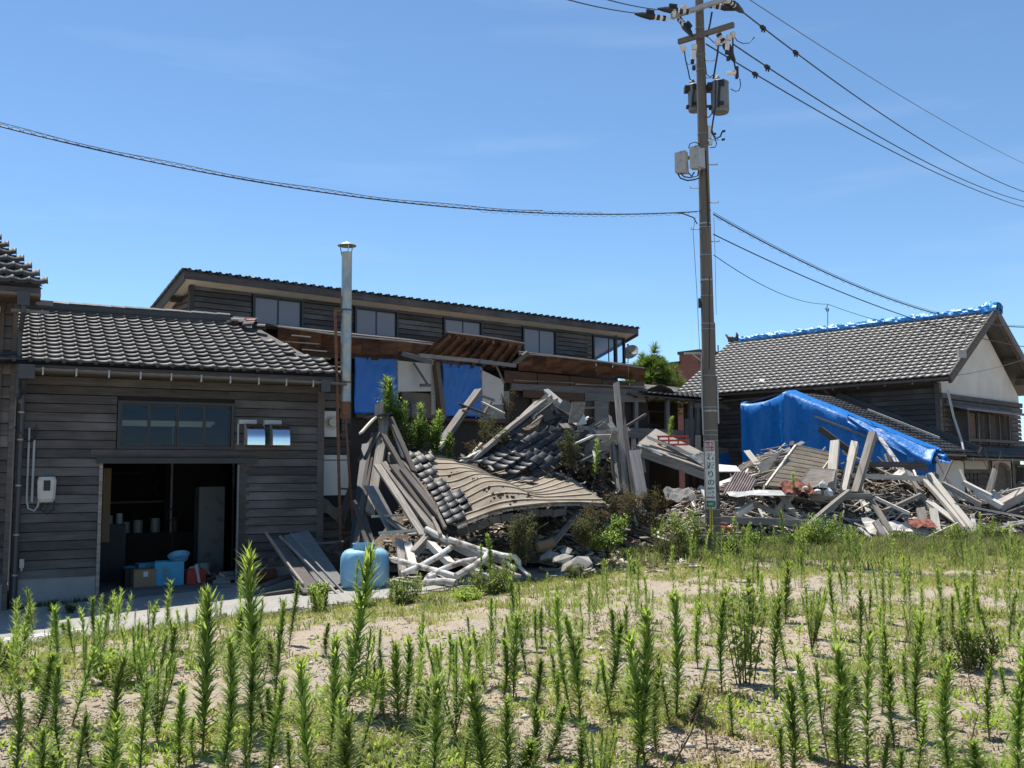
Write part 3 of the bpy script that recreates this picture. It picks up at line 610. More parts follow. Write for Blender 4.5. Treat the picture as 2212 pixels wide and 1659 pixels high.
for r_ in range(4):
    for c in range(n):
        ex2 = Vector((-1, 0, 0)); es2 = RU; # lower end points away from us
        p = Vector((x0+(c+1)*.27, -.06, FT+.05))+RS*(.25*(r_+1)); en2 = ex2.cross(es2)
        mm.append(Matrix(((ex2.x, es2.x, en2.x, p.x), (ex2.y, es2.y, en2.y, p.y), (ex2.z, es2.z, en2.z, p.z), (0, 0, 0, 1))))
# tiles lie with their tails down the rear slope, heads at the fascia
mm = [m_ for m_ in mm]
tile_field(bl, mm, tg, 'roof_tile', 300, key=lambda m_: m_.translation.y)
for c in range(n): MB().tube([(x0+.27*c+.13, -.07, FT+.045), (x0+.27*c+.13, .25, FT+.0)], .055, 8).obj('verge_roll_tile', M['tile_black'], bl)
r2 = [Vector((x0+.02, 0, FT+.06))+RS*(.27*k) for k in range(19)]
for p in r2: MB().box((-.06, 0, -.03), (.12, .29, .03)).obj('rake_tile', M['tile_black'], bl, Matrix.Translation(p) @ Matrix.Rotation(-.29+.06, 4, 'X'))
# satellite dish
sp = B.on(1362, 760, .4)
dh = MB().lathe([(.0, -.09), (.12, -.075), (.22, -.04), (.30, .0)], 24).lathe([(.305, .0), (.22, -.05), (.12, -.085), (.0, -.1)], 24)
do = dh.obj('satellite_dish', M['box_metal'], bl, Matrix.Translation(sp) @ Matrix.Rotation(-1.2, 4, 'Z') @ Matrix.Rotation(1.1, 4, 'X'), sm=True)
MB().tube([(0, 0, -.08), (.0, .1, .28)], .012, 6).box((-.03, .07, .27), (.03, .13, .33)).obj('feed_arm', M['steel_dull'], do)
MB().tube([sp+Vector((0, .1, 0)), sp+Vector((-.02, .12, -.4)), sp+Vector((-.3, .15, -.4))], .02, 6).obj('dish_bracket', M['steel_dull'], bl)

# ground floor wreck of the long building: torn lower eave, tarped openings
YW, YE = -1.0, -2.1
def poly_board(name, pts, t, m, parent, n=Vector((0, 1, 0))):
    """slab from a local outline, thickness t along n"""
    b = MB(); k = len(pts); pts = [Vector(p) for p in pts]; b.add(pts+[p+n*t for p in pts], [tuple(range(k)), tuple(range(2*k-1, k-1, -1))]+[(i, i+k, (i+1) % k+k, (i+1) % k) for i in range(k)])
    return b.obj(name, m, parent)
def wrect(name, u0, v0, u1, v1, y, t, m, parent=bl, v2=None, v3=None):
    P_ = [B.on(u0, v0, y), B.on(u1, v2 if v2 is not None else v0, y), B.on(u1, v1, y), B.on(u0, v3 if v3 is not None else v1, y)]
    return poly_board(name, P_, t, m, parent)
# backing of the ground floor (dark inside)
P_ = B.on(640, 780, YW).x, B.on(1400, 850, YW).x
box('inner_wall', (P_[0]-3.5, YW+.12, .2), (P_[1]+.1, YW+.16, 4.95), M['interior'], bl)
# torn eave underside, three lengths; boards one by one
def eave_run(pl, m, n, name, rafters=True):
    """pl: [(u,v_outer,v_inner,yo,yi)] from left to right"""
    O = [B.on(e[0], e[1], e[3]) for e in pl]; I_ = [B.on(e[5] if len(e) > 5 else e[0], e[2], e[4]) for e in pl]
    def interp(Q, t):
        k = t*(len(Q)-1); i = min(int(k), len(Q)-2); return Q[i].lerp(Q[i+1], k-i)
    for k in range(n):
        a, b_ = k/n, (k+1)/n-.012/n
        p, q, r_, s_ = interp(O, a), interp(O, b_), interp(I_, b_), interp(I_, a)
        j = rnd.uniform(-.03, .08)
        p = p+(s_-p)*(-j*.2); q = q+(r_-q)*(j*.25)
        b = MB(); b.add([p, q, r_, s_, p+Vector((0, 0, .02)), q+Vector((0, 0, .02)), r_+Vector((0, 0, .02)), s_+Vector((0, 0, .02))], [(3, 2, 1, 0), (4, 5, 6, 7), (0, 1, 5, 4), (2, 3, 7, 6), (1, 2, 6, 5), (3, 0, 4, 7)])
        b.obj(name, m, bl)
    if rafters:
        for k in range(rafters):
            t = (k+.5)/rafters; p, q = interp(O, t), interp(I_, t)
            MB().beam(p-Vector((0, 0, .05))+(q-p)*.06, q-Vector((0, 0, .05)), .06, .09).obj('rafter', M['red_ply'], bl)
    MB().tube([O[0]+Vector((0, -.01, .01))]+[o_+Vector((0, -.012, .012)) for o_ in O[1:]], .022, 5).obj('eave_edge_strip', M['grey_wood'], bl)
eave_run([(600, 706, 752, YE, YW), (740, 726, 764, YE, YW), (860, 737, 772, YE, YW), (950, 747, 778, YE, YW)], M['red_ply'], 9, 'eave_board', 0)
eave_run([(966, 718, 771, -3.0, YW-.3, 903), (1050, 729, 781, -3.0, YW-.3, 1000), (1132, 742, 789, -3.0, YW-.3, 1098)], M['red_ply'], 8, 'canopy_board', 9)
eave_run([(1120, 764, 800, YE-.2, YW), (1200, 771, 806, YE-.2, YW), (1300, 782, 814, YE-.2, YW), (1392, 796, 823, YE-.2, YW)], M['red_ply'], 8, 'eave_board', 0)
# roofing left on top of the eaves
for a in (((640, 712), (950, 744)), ((1125, 762), (1390, 793))):
    p, q = B.on(*a[0], YE), B.on(*a[1], YE); r_, s_ = Vector((q.x, .6, q.z+.55)), Vector((p.x, .6, p.z+.55))
    MB().grid([[p+Vector((0, .03, .04)), s_], [q+Vector((0, .03, .04)), r_]], thick=.05).obj('lower_roof_sheet', M['tile_grey'], bl)
p = [B.on(950, 772, -3.2), B.on(1000, 788, -3.0), B.on(1112, 797, -3.0)]
MB().beam(B.on(905, 768, -3.1), B.on(1062, 783, -3.1), .12, .10).obj('canopy_beam', M['grey_wood'], bl)
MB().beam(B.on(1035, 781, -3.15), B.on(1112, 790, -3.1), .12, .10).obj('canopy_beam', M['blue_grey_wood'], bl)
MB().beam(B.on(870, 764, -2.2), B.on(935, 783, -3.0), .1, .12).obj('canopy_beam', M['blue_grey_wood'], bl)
MB().beam(B.on(1105, 790, -2.7), B.on(1140, 762, -2.7), .1, .12).obj('canopy_beam', M['dark_timber'], bl)
wrect('lintel_beam', 600, 756, 950, 783, YW-.02, .1, M['brown_wood'], v2=776, v3=768)
def tarp_rect(u0, v0, u1, v1, v2, y):
    a, b_, c, d = B.on(u0, v0, y), B.on(u1, v2, y), B.on(u1, v1, y), B.on(u0, v1, y); g_ = []
    for i in range(23):
        row = []
        for j in range(25):
            t, q_ = i/22, j/24; p = a.lerp(b_, t).lerp(d.lerp(c, t), q_); k_ = .02+.035*noise.noise(Vector((t*4+q_*2, q_*2.2, u0)))+.02*noise.noise(Vector((t*11, q_*6, u0)))+.012*sin(t*23+q_*7)
            row.append(p+Vector((.02*noise.noise(Vector((q_*6, 0, u0))) if i in (0, 22) else 0, -abs(k_), .03*noise.noise(Vector((t*7, 1, u0))) if j in (0, 24) else 0)))
        g_.append(row)
    return MB().grid(g_, thick=.006).obj('blue_tarp_sheet', M['tarp'], bl, sm=True)
# panels and tarps along the ground floor
tarp_rect(765, 771, 857, 893, 776, YW-.03)
wrect('wall_panel', 860, 779, 936, 845, YW-.04, .03, M['panel_white'], v2=786, v3=846)
wrect('wall_panel', 868, 846, 948, 905, YW-.03, .03, M['panel_tan'], v2=852)
tarp_rect(955, 784, 1039, 900, 791, YW-.035)
wrect('wall_panel', 1040, 799, 1088, 874, YW-.045, .03, M['panel_white'], v2=822)
wrect('wall_panel', 1040, 845, 1100, 905, YW-.01, .03, M['foundation'])
wrect('door_casing', 932, 783, 941, 896, YW-.05, .05, M['pale_wood']); wrect('door_casing', 1038, 794, 1042, 880, YW-.05, .05, M['grey_wood']); wrect('door_casing', 857, 776, 860, 870, YW-.05, .05, M['grey_wood'])
MB().beam(B.on(941, 783, YW-.14), B.on(956, 905, YW-.2), .2, .14, up=(1, 0, 0)).obj('leaning_wall_stud', M['panel_tan'], bl)
wrect('tarp_top_batten', 792, 770, 827, 778, YW-.06, .03, M['brown_wood']); wrect('tarp_top_batten', 955, 780, 994, 794, YW-.06, .03, M['brown_wood']); wrect('tarp_top_batten', 1004, 790, 1030, 796, YW-.06, .03, M['brown_wood'])
MB().beam(B.on(893, 783, YW-.15), B.on(924, 831, YW-.35), .06, .06).beam(B.on(908, 832, YW-.4), B.on(930, 832, YW-.35), .05, .08).obj('broken_brace', M['blue_grey_wood'], bl)
MB().beam(B.on(1072, 790, YW-.3), B.on(1089, 828, YW-.4), .05, .05).obj('broken_brace', M['grey_wood'], bl)
wrect('storage_box', 872, 876, 890, 900, YW-.5, .4, M['trim']); wrect('storage_box', 889, 872, 918, 902, YW-.5, .4, M['blue_grey_wood'])
wrect('sill_beam', 770, 893, 1100, 905, YW-.08, .14, M['brown_wood'], v2=915, v3=902)
# brown boarded band to the right
for a, b_ in ((1090, 1160), (1162, 1230), (1232, 1300), (1302, 1360), (1362, 1392)):
    v0 = 800+(a-1090)*.09; wrect('wall_board', a, v0, b_, v0+28, YW-.02, .03, M['brown_wood'] if a < 1240 else M['dark_timber'], v2=v0+(b_-a)*.09, v3=v0+27)
wrect('white_strip', 1110, 820, 1240, 826, YW-.06, .02, M['grey_wood'], v2=828, v3=823); wrect('white_strip', 1243, 828, 1395, 834, YW-.06, .02, M['grey_wood'], v2=838, v3=831)
wrect('lintel_beam', 1105, 828, 1396, 866, YW-.05, .1, M['blue_grey_wood'], v2=842, v3=842)
wrect('wall_board', 1130, 842, 1262, 866, YW-.09, .03, M['brown_wood'], v2=850, v3=858); wrect('wall_board', 1264, 849, 1395, 869, YW-.09, .03, M['blue_grey_wood'], v2=855, v3=866)
wrect('inner_plaster', 1150, 862, 1290, 990, YW-.0, .03, M['panel_tan'])
for u in (1172, 1192, 1213, 1233, 1252, 1283): wrect('bare_stud', u, 860, u+8, 935, YW-.05, .08, M['red_ply'])
wrect('bare_stud', 1308, 866, 1316, 960, YW-.08, .1, M['red_ply']); wrect('bare_stud', 1340, 868, 1349, 960, YW-.08, .1, M['red_ply'])
for u in (1176, 1208): MB().beam(B.on(u, 862, YW-.06), B.on(u+16, 905, YW-.06), .05, .05).obj('bare_stud', M['brown_wood'], bl)
wrect('hanging_door', 1285, 866, 1314, 1010, YW-.5, .05, M['blue_grey_wood'], v2=868)

# open timber frame shed between the long building and the tarped wing
YS = -1.0
sh = thing('open_frame_shed', 'grey open timber frame shed with bare posts behind the utility pole', 'shed', B.loc, B.ang)
def sr(*a, **k): return wrect(*a, parent=sh, **k)
sr('top_plate', 1376, 853, 1500, 862, YS-.12, .12, M['blue_grey_wood'], v2=869, v3=861); sr('top_plate', 1501, 869, 1602, 884, YS-.12, .12, M['blue_grey_wood'], v2=875, v3=880)
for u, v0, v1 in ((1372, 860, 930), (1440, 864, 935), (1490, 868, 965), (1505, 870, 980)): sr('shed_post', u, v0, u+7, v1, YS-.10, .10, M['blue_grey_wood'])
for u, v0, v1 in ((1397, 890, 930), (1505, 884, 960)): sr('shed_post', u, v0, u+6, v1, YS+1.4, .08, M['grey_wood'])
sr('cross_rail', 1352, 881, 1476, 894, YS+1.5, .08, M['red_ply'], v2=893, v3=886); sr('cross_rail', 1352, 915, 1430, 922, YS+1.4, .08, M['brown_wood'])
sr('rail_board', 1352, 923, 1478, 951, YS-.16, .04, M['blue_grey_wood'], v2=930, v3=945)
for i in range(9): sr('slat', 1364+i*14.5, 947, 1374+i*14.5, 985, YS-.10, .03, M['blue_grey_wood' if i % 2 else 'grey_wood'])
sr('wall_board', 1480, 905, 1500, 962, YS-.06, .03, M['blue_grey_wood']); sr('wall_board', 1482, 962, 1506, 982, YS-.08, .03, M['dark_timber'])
sr('wall_board', 1502, 940, 1514, 985, YS-.14, .02, M['pale_wood'])
sx0, sx1 = B.on(1352, 870, YS).x, B.on(1602, 880, YS).x
zt = B.on(1440, 860, YS).z
box('rear_wall', (sx0, YS+3.2, 0), (sx1, YS+3.25, zt+.2), M['interior'], sh)
MB().grid([[(sx0, YS-.35, zt+.02), (sx0, YS+3.2, zt+.9)], [(sx1, YS-.35, zt-.06), (sx1, YS+3.2, zt+.85)]], thick=.04).obj('roof_deck', M['dark_timber'], sh)
for i in range(12):
    x = sx0+.3+i*(sx1-sx0)/12; MB().beam((x, YS-.3, zt-.06), (x, YS+3.1, zt+.80), .06, .08).obj('rafter', M['red_ply'], sh)
sw = [[(sx0+2.9+.28*j, YS+2.2-.1*j, .4), (sx0+2.9+.28*j, YS+2.2-.1*j, zt+.1)] for j in range(2)]
xb = B.on(1518, 900, YS).x
for i in range(13): box('inner_board', (xb+i*.2, YS+.9, .8), (xb+.19+i*.2, YS+.92, zt-.05), M['brown_wood'] if i % 2 else M['dark_timber'], sh)
sr('rail_board', 1512, 966, 1600, 981, YS-.14, .05, M['blue_grey_wood'], v2=968)
sr('blue_tarp_skirt', 1484, 981, 1602, 1012, YS-.17, .02, M['tarp'])
tk = tile_mesh('roof_tile', .27, .25, M['tile_grey'])
tile_field(sh, slope_matrices((sx0+.6, YS-.42, zt+.08), (1, 0, -.012), (0, 1, .24), .27, .25, int((sx1-sx0-.6)/.27), 5), tk, 'roof_tile', 140)
p = B.on(1400, 850, YS-.2)
fg = [[p+Vector((.16*i-.1, .1*j+.05*rnd.random(), .34*math.exp(-((i-5)/4)**2)*(1-.13*j)+.05*rnd.random())) for j in range(6)] for i in range(11)]
MB().grid(fg, thick=.02).obj('crumpled_felt', M['dark_timber'], sh)

# ------------------------------------------------------------------ right house
rh = thing('right_house', 'two storey farmhouse with grey tiled gable roof and white plaster gable', 'building', Cf.loc, Cf.ang)
HW, HL = 7.3, 9.4; ZE, ZR, XRG = 5.05, 7.60, 3.68
tgm = tile_mesh('roof_tile', .262, .242, M['tile_grey'])
o_ = Vector((-.6, HL+.5, ZE)); es = Vector((XRG+.6, 0, ZR-ZE)).normalized(); SLH = math.hypot(XRG+.6, ZR-ZE)
eav = Vector((0, -1, 0)); upn = eav.cross(es)
cols = int((HL+1.1)/.262); rows = int(SLH/.242)
tile_field(rh, slope_matrices(o_+upn*.04, eav, es, .262, SLH/rows, cols, rows), tgm, 'roof_tile', 300, key=lambda m_: m_.translation.y+m_.translation.x*.3)
q = [o_, o_+eav*(HL+1.15), o_+eav*(HL+1.15)+es*SLH, o_+es*SLH]
MB().add(q+[p-upn*.08 for p in q], [(0, 1, 2, 3), (7, 6, 5, 4), (0, 4, 5, 1), (1, 5, 6, 2), (2, 6, 7, 3), (3, 7, 4, 0)]).obj('roof_deck', M['dark_timber'], rh)
rr2 = [Vector((XRG, -.65, ZR)), Vector((XRG, HL+.5, ZR)), Vector((2*XRG+.7, HL+.5, ZE)), Vector((2*XRG+.7, -.65, ZE))]
MB().add(rr2+[p-Vector((0, 0, .09)) for p in rr2], [(3, 2, 1, 0), (4, 5, 6, 7), (0, 1, 5, 4), (1, 2, 6, 5), (2, 3, 7, 6), (3, 0, 4, 7)]).obj('rear_roof_slope', M['tile_grey'], rh)
# walls
box('wall_core', (.05, .07, 0), (HW, HL, ZE+.0), M['dark_timber'], rh)
gp = [(0.02, -.0, ZE-.62), (HW, -.0, ZE-.62), (HW, 0, ZE-.35), (XRG, 0, ZR-.12), (0.02, 0, ZE-.0)]
gp = [(.0, .01, 4.55), (HW, .01, 4.55), (HW, .01, ZE-.15), (XRG, .01, ZR-.15), (.0, .01, ZE+.2)]
poly_board('gable_plaster', gp, .05, M['plaster'], rh)
for sgn, e in ((1, -.62), (-1, 2*XRG+.62)):
    MB().beam((e, -.62, ZE-.06), (XRG, -.62, ZR-.02), .05, .30, up=(0, 1, 0) if 0 else (0, 0, 1)).obj('barge_board', M['dark_timber'], rh)
    MB().beam((e+.1*sgn, -.55, ZE-.14), (XRG, -.55, ZR-.12), .9 if 0 else .06, .12).obj('barge_trim', M['dark_timber'], rh)
poly_board('verge_soffit', [(-.6, -.6, ZE-.1), (XRG, -.6, ZR-.1), (XRG, 0, ZR-.1), (-.6, 0, ZE-.1)], .03, M['brown_wood'], rh, Vector((0, 0, -1)))
for x, z in ((2*XRG-1.4, 6.1), (2*XRG-.3, 5.3), (1.6, 6.15)): box('purlin_end', (x-.08, -.62, z-.02), (x+.08, 0, z+.16), M['dark_timber'], rh)
siding(rh, .02, HL, 2.6, 4.9, -.0, M['wall_wood'], .17, along='y', gap=.021)
box('corner_post', (-.06, -.06, 2.3), (.1, .1, 4.95), M['wall_wood'], rh)
siding(rh, .1, HW, 2.65, 4.5, -.0, M['wall_wood'], .155, gap=.021)
for i in range(9): box('wall_batten', (.25+i*.42, -.045, 2.6), (.29+i*.42, -.03, 4.45), M['dark_timber'], rh)
box('gable_beam', (-.05, -.12, 4.46), (HW, .0, 4.62), M['wall_wood'], rh); box('gable_beam', (.35, -.10, 4.28), (HW, .0, 4.42), M['wall_wood'], rh)
# bay window with lattice
bw0 = Cf.on(2082, 900, -.35).x; bw1 = bw0+5.2
MB().add([(bw0-.75, -.75, 4.12), (bw1, -.75, 4.12), (bw1, -.02, 4.32), (bw0-.75, -.02, 4.32)]+[(bw0-.75, -.75, 4.06), (bw1, -.75, 4.06), (bw1, -.02, 4.26), (bw0-.75, -.02, 4.26)], [(0, 1, 2, 3), (7, 6, 5, 4), (0, 4, 5, 1), (3, 7, 4, 0)]).obj('bay_roof', M['blue_grey_wood'], rh)
box('bay_frame', (bw0-.08, -.50, 3.02), (bw0+.06, -.02, 4.08), M['wall_wood'], rh)
box('bay_sill', (bw0+.06, -.50, 3.10), (bw1, -.02, 3.2), M['wall_wood'], rh)
box('bay_back', (bw0+.06, -.06, 3.2), (bw1, -.03, 4.05), M['interior'], rh)
for i in range(26): box('lattice_bar', (bw0+.9+i*.1, -.41, 3.2), (bw0+.925+i*.1, -.385, 4.05), M['dark_timber'], rh)
for x in (0.06, .95, 1.9, 2.85, 3.8): box('bay_mullion', (bw0+x, -.45, 3.0), (bw0+x+.07, -.37, 4.06), M['wall_wood'], rh)
box('bay_panel', (bw0+.2, -.38, 3.22), (bw0+.85, -.36, 4.03), M['brown_wood'], rh); box('bay_panel', (bw0+2.0, -.44, 3.22), (bw0+2.4, -.42, 4.03), M['interior'], rh)
box('bay_curtain', (bw0+2.55, -.38, 3.25), (bw0+2.72, -.36, 4.0), M['panel_white'], rh)
# eave gutter and drain pipes on the long side
gutter(rh, (-.66, -.6, ZE-.04), (-.66, 3.9, ZE-.06), M['gutter'], .055, hooks=.9)
gutter(rh, (-.5, 3.9, ZE-.2), (-.5, HL, ZE-.25), M['gutter'], .055, hooks=.9)
MB().tube([(-.6, 3.6, ZE-.1), (-.2, 3.55, ZE-.35), (-.1, 3.55, ZE-.5), (-.1, 3.55, 3.2)], .04, 8).tube([(-.1, 3.35, ZE-.45), (-.1, 3.35, 3.2)], .035, 8).obj('downpipe', M['gutter'], rh)
# pent roof round the corner, seen from above its edge
ZP0, ZP1 = 3.02, 2.55
pe = Vector((1, 0, 0)); ps = Vector((0, 1.15, ZP0-ZP1)).normalized(); pl_ = math.hypot(1.15, ZP0-ZP1)
tp = tile_mesh('pent_tile', .262, .24, M['tile_black'])
mm = slope_matrices(Vector((-1.3, -1.2, ZP1+.04)), pe, ps, .262, .24, 32, 5, keep=lambda c, r_: c*.262-1.3 > -1.3+r_*.27)
tile_field(rh, mm, tp, 'pent_tile', 160)
MB().grid([[(-1.3, -1.2, ZP1), (-.02, -.02, ZP0)], [(HW, -1.2, ZP1), (HW, -.02, ZP0)]], thick=.05).obj('pent_roof_deck', M['dark_timber'], rh)
gutter(rh, (-1.25, -1.27, ZP1-.02), (HW, -1.27, ZP1-.05), M['gutter'], .05, hooks=1.1)
box('pent_ridge', (.0, -.13, ZP0), (HW, -.04, ZP0+.14), M['tile_black'], rh)
# ground floor of the gable side
def crect(name, u0, v0, u1, v1, m, y=-.04, t=.04):
    a, b_ = Cf.on(u0, v0, y), Cf.on(u1, v1, y); z0, z1 = min(a.z, b_.z), max(a.z, b_.z); return box(name, (a.x, y, z0), (b_.x, y+t, z1), m, rh)
def cz(u, v): return Cf.on(u, v, 0).z
xs = [Cf.on(u, 1000, 0).x for u in (1985, 2073, 2078, 2131, 2136, 2179, 2186, 2260)]
zA, zB = cz(2080, 1014), 2.5
box('plaster_panel', (xs[0], -.05, zA), (xs[1], -.01, zB), M['plaster'], rh); box('plaster_panel', (xs[2]+.1, -.05, zA), (xs[3], -.01, zB), M['plaster'], rh)
for i in (1, 3): box('wall_post', (xs[i], -.09, 0), (xs[i]+.14, 0, zB), M['dark_timber'], rh)
box('wall_rail', (xs[0], -.08, zA-.13), (xs[3], -.02, zA-.0), M['wall_wood'], rh)
siding(rh, xs[0], xs[3], .5, zA-.14, -.02, M['wall_wood'], .2)
for i in range(14): box('wall_batten', (xs[0]+.15+i*.33, -.075, .5), (xs[0]+.19+i*.33, -.05, zA-.14), M['dark_timber'], rh)
# arched doorway
ax0, ax1 = xs[4]+.12, xs[5]; n = 10; cx = (ax0+ax1)/2
arch = [(ax0, -.06, zB), (ax0, -.06, zA-.05)]+[(cx-(cx-ax0)*.98*cos(pi*i/n), -.06, zA-.05+.30*sin(pi*i/n)) for i in range(n+1)]+[(ax1, -.06, zA-.05), (ax1, -.06, zB)]
ab = MB()
for i in range(n):
    p0 = Vector((cx-(cx-ax0)*cos(pi*i/n), -.06, zA-.05+.30*sin(pi*i/n))); p1 = Vector((cx-(cx-ax0)*cos(pi*(i+1)/n), -.06, zA-.05+.30*sin(pi*(i+1)/n)))
    ab.add([p0, p1, Vector((p1.x, -.06, zB)), Vector((p0.x, -.06, zB))], [(0, 1, 2, 3)])
    ab.add([p0, p1, p1+Vector((0, .5, 0)), p0+Vector((0, .5, 0))], [(3, 2, 1, 0)])
ab.obj('arch_plaster', M['plaster'], rh)
box('entry_recess', (ax0, .45, 0), (ax1, .5, zA+.3), M['plaster'], rh) ; box('entry_door', (ax0+.05, .40, .2), (ax1-.05, .44, zA-.2), M['interior'], rh)
MB().box((ax0-.02, -.06, 0), (ax0+.05, .5, zA-.05)).box((ax1-.05, -.06, 0), (ax1+.02, .5, zA-.05)).obj('door_jamb', M['grey_wood'], rh)
box('wall_post', (xs[5]+.05, -.1, 0), (xs[5]+.3, 0, zB), M['dark_timber'], rh)
siding(rh, xs[6], HW+2, .5, 2.4, -.02, M['dark_timber'], .2)
for i in range(7): box('lattice_bar', (xs[6]+.2+i*.14, -.12, 1.75), (xs[6]+.23+i*.14, -.08, 2.3), M['wall_wood'], rh)
box('lattice_rail', (xs[6]+.1, -.13, 2.28), (xs[6]+1.3, -.07, 2.34), M['wall_wood'], rh); box('lattice_rail', (xs[6]+.1, -.13, 1.72), (xs[6]+1.3, -.07, 1.78), M['wall_wood'], rh)
# bird-like ridge end tile and white stay plate on the roof
MB().box((-.12, -.2, 0), (.12, .25, .16)).tube([(0, .1, .14), (0, .3, .2), (0, .42, .34)], [.09, .07, .03], 7).tube([(0, -.1, .14), (0, -.14, .26), (0, -.1, .36)], [.07, .06, .03], 7).obj('ridge_end_tile', M['tile_black'], rh, Matrix.Translation((XRG, HL+.35, ZR+.02)))
sp_ = Cf.onx(1783, 812, 0); 
# tarp bundle along the ridge : a thing of its own lying on the roof
rt = MB(); PP = []
N_ = 150
for i in range(N_+1):
    y = -.72+(HL+.75)*i/N_; row = []
    fat = .17+.05*noise.noise(Vector((y*1.5, 0, 1)))+(.10 if y < -.2 else 0)
    for k in range(13):
        a = -pi*.22+pi*1.44*k/12; rj = fat*(1+.30*noise.noise(Vector((y*5.5, k*.85, 2)))+.16*noise.noise(Vector((y*14, k*1.6, 7))))
        row.append(Vector((XRG-cos(a)*rj*1.25, y, ZR+.05+sin(a)*rj*.95)))
    PP.append(row)
o = rt.grid(PP).obj('ridge_tarp', M['tarp_ridge'], None, Cf.M.copy()); tag(o, 'crinkled blue tarp wrapped along the ridge of the right house', 'tarp')
o = MB().grid([[Cf.w(-.1+.12*i+.05*rnd.random(), 6.2+.14*j, 5.36+.12*i*.6+.03+.10*rnd.random()) for j in range(4)] for i in range(3)], thick=.02).obj('plastic_scrap', M['panel_white']); tag(o, 'white plastic scrap lying low on the right house roof', 'plastic scrap')

# tarped wing in front of the right house: a gable end wrapped in blue sheet
wg = thing('tiled_wing', 'low tiled wing with its end wrapped in blue tarp beside the right house', 'building', Cf.loc, Cf.ang)
XW = -3.5
apex = Cf.onx(1697, 848, XW); rte = Cf.onx(2015, 977, XW); lft = Cf.onx(1604, 873, XW)
es = Vector((0, apex.y-rte.y, apex.z-rte.z)).normalized()
q = [Vector((XW+.1, rte.y, rte.z)), Vector((0, rte.y, rte.z)), Vector((0, apex.y, apex.z)), Vector((XW+.1, apex.y, apex.z))]
nrm = Vector((1, 0, 0)).cross(es)
MB().add(q+[p-nrm*.07 for p in q], [(0, 1, 2, 3), (7, 6, 5, 4), (0, 4, 5, 1), (1, 5, 6, 2), (2, 6, 7, 3), (3, 7, 4, 0)]).obj('roof_deck', M['dark_timber'], wg)
ln = (apex-rte).length
tile_field(wg, slope_matrices(q[0]+nrm*.04, (1, 0, 0), es, .262, .242, 13, int(ln/.242)), tp, 'roof_tile', 200)
MB().beam(q[1]+nrm*.12+Vector((-.12, 0, 0)), q[2]+nrm*.12+Vector((-.12, 0, 0)), .22, .2).obj('flashing_ridge', M['tile_black'], wg)
q = [Vector((XW+.1, apex.y, apex.z)), Vector((0, apex.y, apex.z)), Vector((0, lft.y, lft.z)), Vector((XW+.1, lft.y, lft.z))]
MB().grid([[q[0], q[1]], [q[3], q[2]]], thick=.06).obj('roof_deck', M['dark_timber'], wg)
box('inner_wall', (XW+.12, rte.y+.5, 0), (XW+.2, lft.y, 2.6), M['interior'], wg)
box('side_wall', (XW+.2, rte.y+.5, 0), (-.0, rte.y+.58, 2.45), M['plaster'], wg)
gutter(wg, (XW+.1, rte.y-.06, rte.z-.04), (-1.3, rte.y-.06, rte.z-.06), M['gutter'], .05)
# the tarp: draped over the verge, hanging down the end wall in folds
def tarp_top(y):
    if y <= apex.y: return rte.z+(apex.z-rte.z)*(y-rte.y)/(apex.y-rte.y)
    t = (y-apex.y)/(lft.y-apex.y); return apex.z+(lft.z-apex.z)*t-.16*sin(pi*t)**.6
PP = []; NI = 90
for i in range(NI+1):
    y = rte.y-.12+(lft.y-rte.y+.12)*i/NI; zt_ = tarp_top(max(y, rte.y)); row = []
    wv = .05*sin(y*3.1)+.05*noise.noise(Vector((y*1.2, 0, 3)))
    row.append(Vector((XW+.55+.05*sin(y*4), y, zt_+.12)))
    row.append(Vector((XW+.2, y, zt_+.10+.015*sin(y*9))))
    row.append(Vector((XW-.03, y, zt_+.05)))
    for k in range(16):
        t = k/15; z = zt_-.02-(zt_-.5)*t
        fold = .05*noise.noise(Vector((y*.9+z*.35, z*.5, 1)))+.05*noise.noise(Vector((y*3.0-z*.4, z*.7, 4)))*(.4+t)+.022*noise.noise(Vector((y*9+z*2, z*5, 2)))+.02*sin(y*7+z*1.5)
        if abs(y-apex.y) < .12: fold -= .04
        row.append(Vector((XW-.12+fold-.12*t*(y < 3.5), y, z+(.0))))
    PP.append(row)
o = MB().grid(PP).obj('end_wall_tarp', M['tarp_wing'], None, Cf.M.copy(), sm=True); tag(o, 'large bright blue tarp draped over the end wall of the tiled wing', 'tarp')
# free corner of the tarp pulled out to the lower right
c0 = rte; PP = []
for i in range(10):
    row = []
    for j in range(8):
        y = c0.y-.30+.55*i/9-.02*j; row.append(Vector((XW-.15-.35*(j/7)*(1-i/9)-.06*sin(j*1.7+i), y-.08*j*(1-i/9)*.5, tarp_top(max(rte.y, y))+.10-.055*j-.03*abs(sin(i*1.2+j)))))
    PP.append(row)
o = MB().grid(PP, thick=.008).obj('tarp_corner', M['tarp_wing'], None, Cf.M.copy(), sm=True); tag(o, 'loose gathered blue tarp corner at the low end of the wing roof', 'tarp')
PP = []
for i in range(40):
    t = i/39; y = rte.y-.2+2.6*t; row = []
    for j in range(9):
        s = j/8; row.append(Vector((XW-.18-.42*sin(pi*s*.6)*(1-t)**.6-.03*sin(9*s+i*.3), y, tarp_top(max(rte.y, y))+.12-(.50-.28*t)*s+.04*noise.noise(Vector((y*3, s*4, 0))))))
    PP.append(row)
o = MB().grid(PP, thick=.008).obj('tarp_flap', M['tarp_wing'], None, Cf.M.copy(), sm=True); tag(o, 'billowing lower flap of blue tarp catching the sun above the debris', 'tarp')
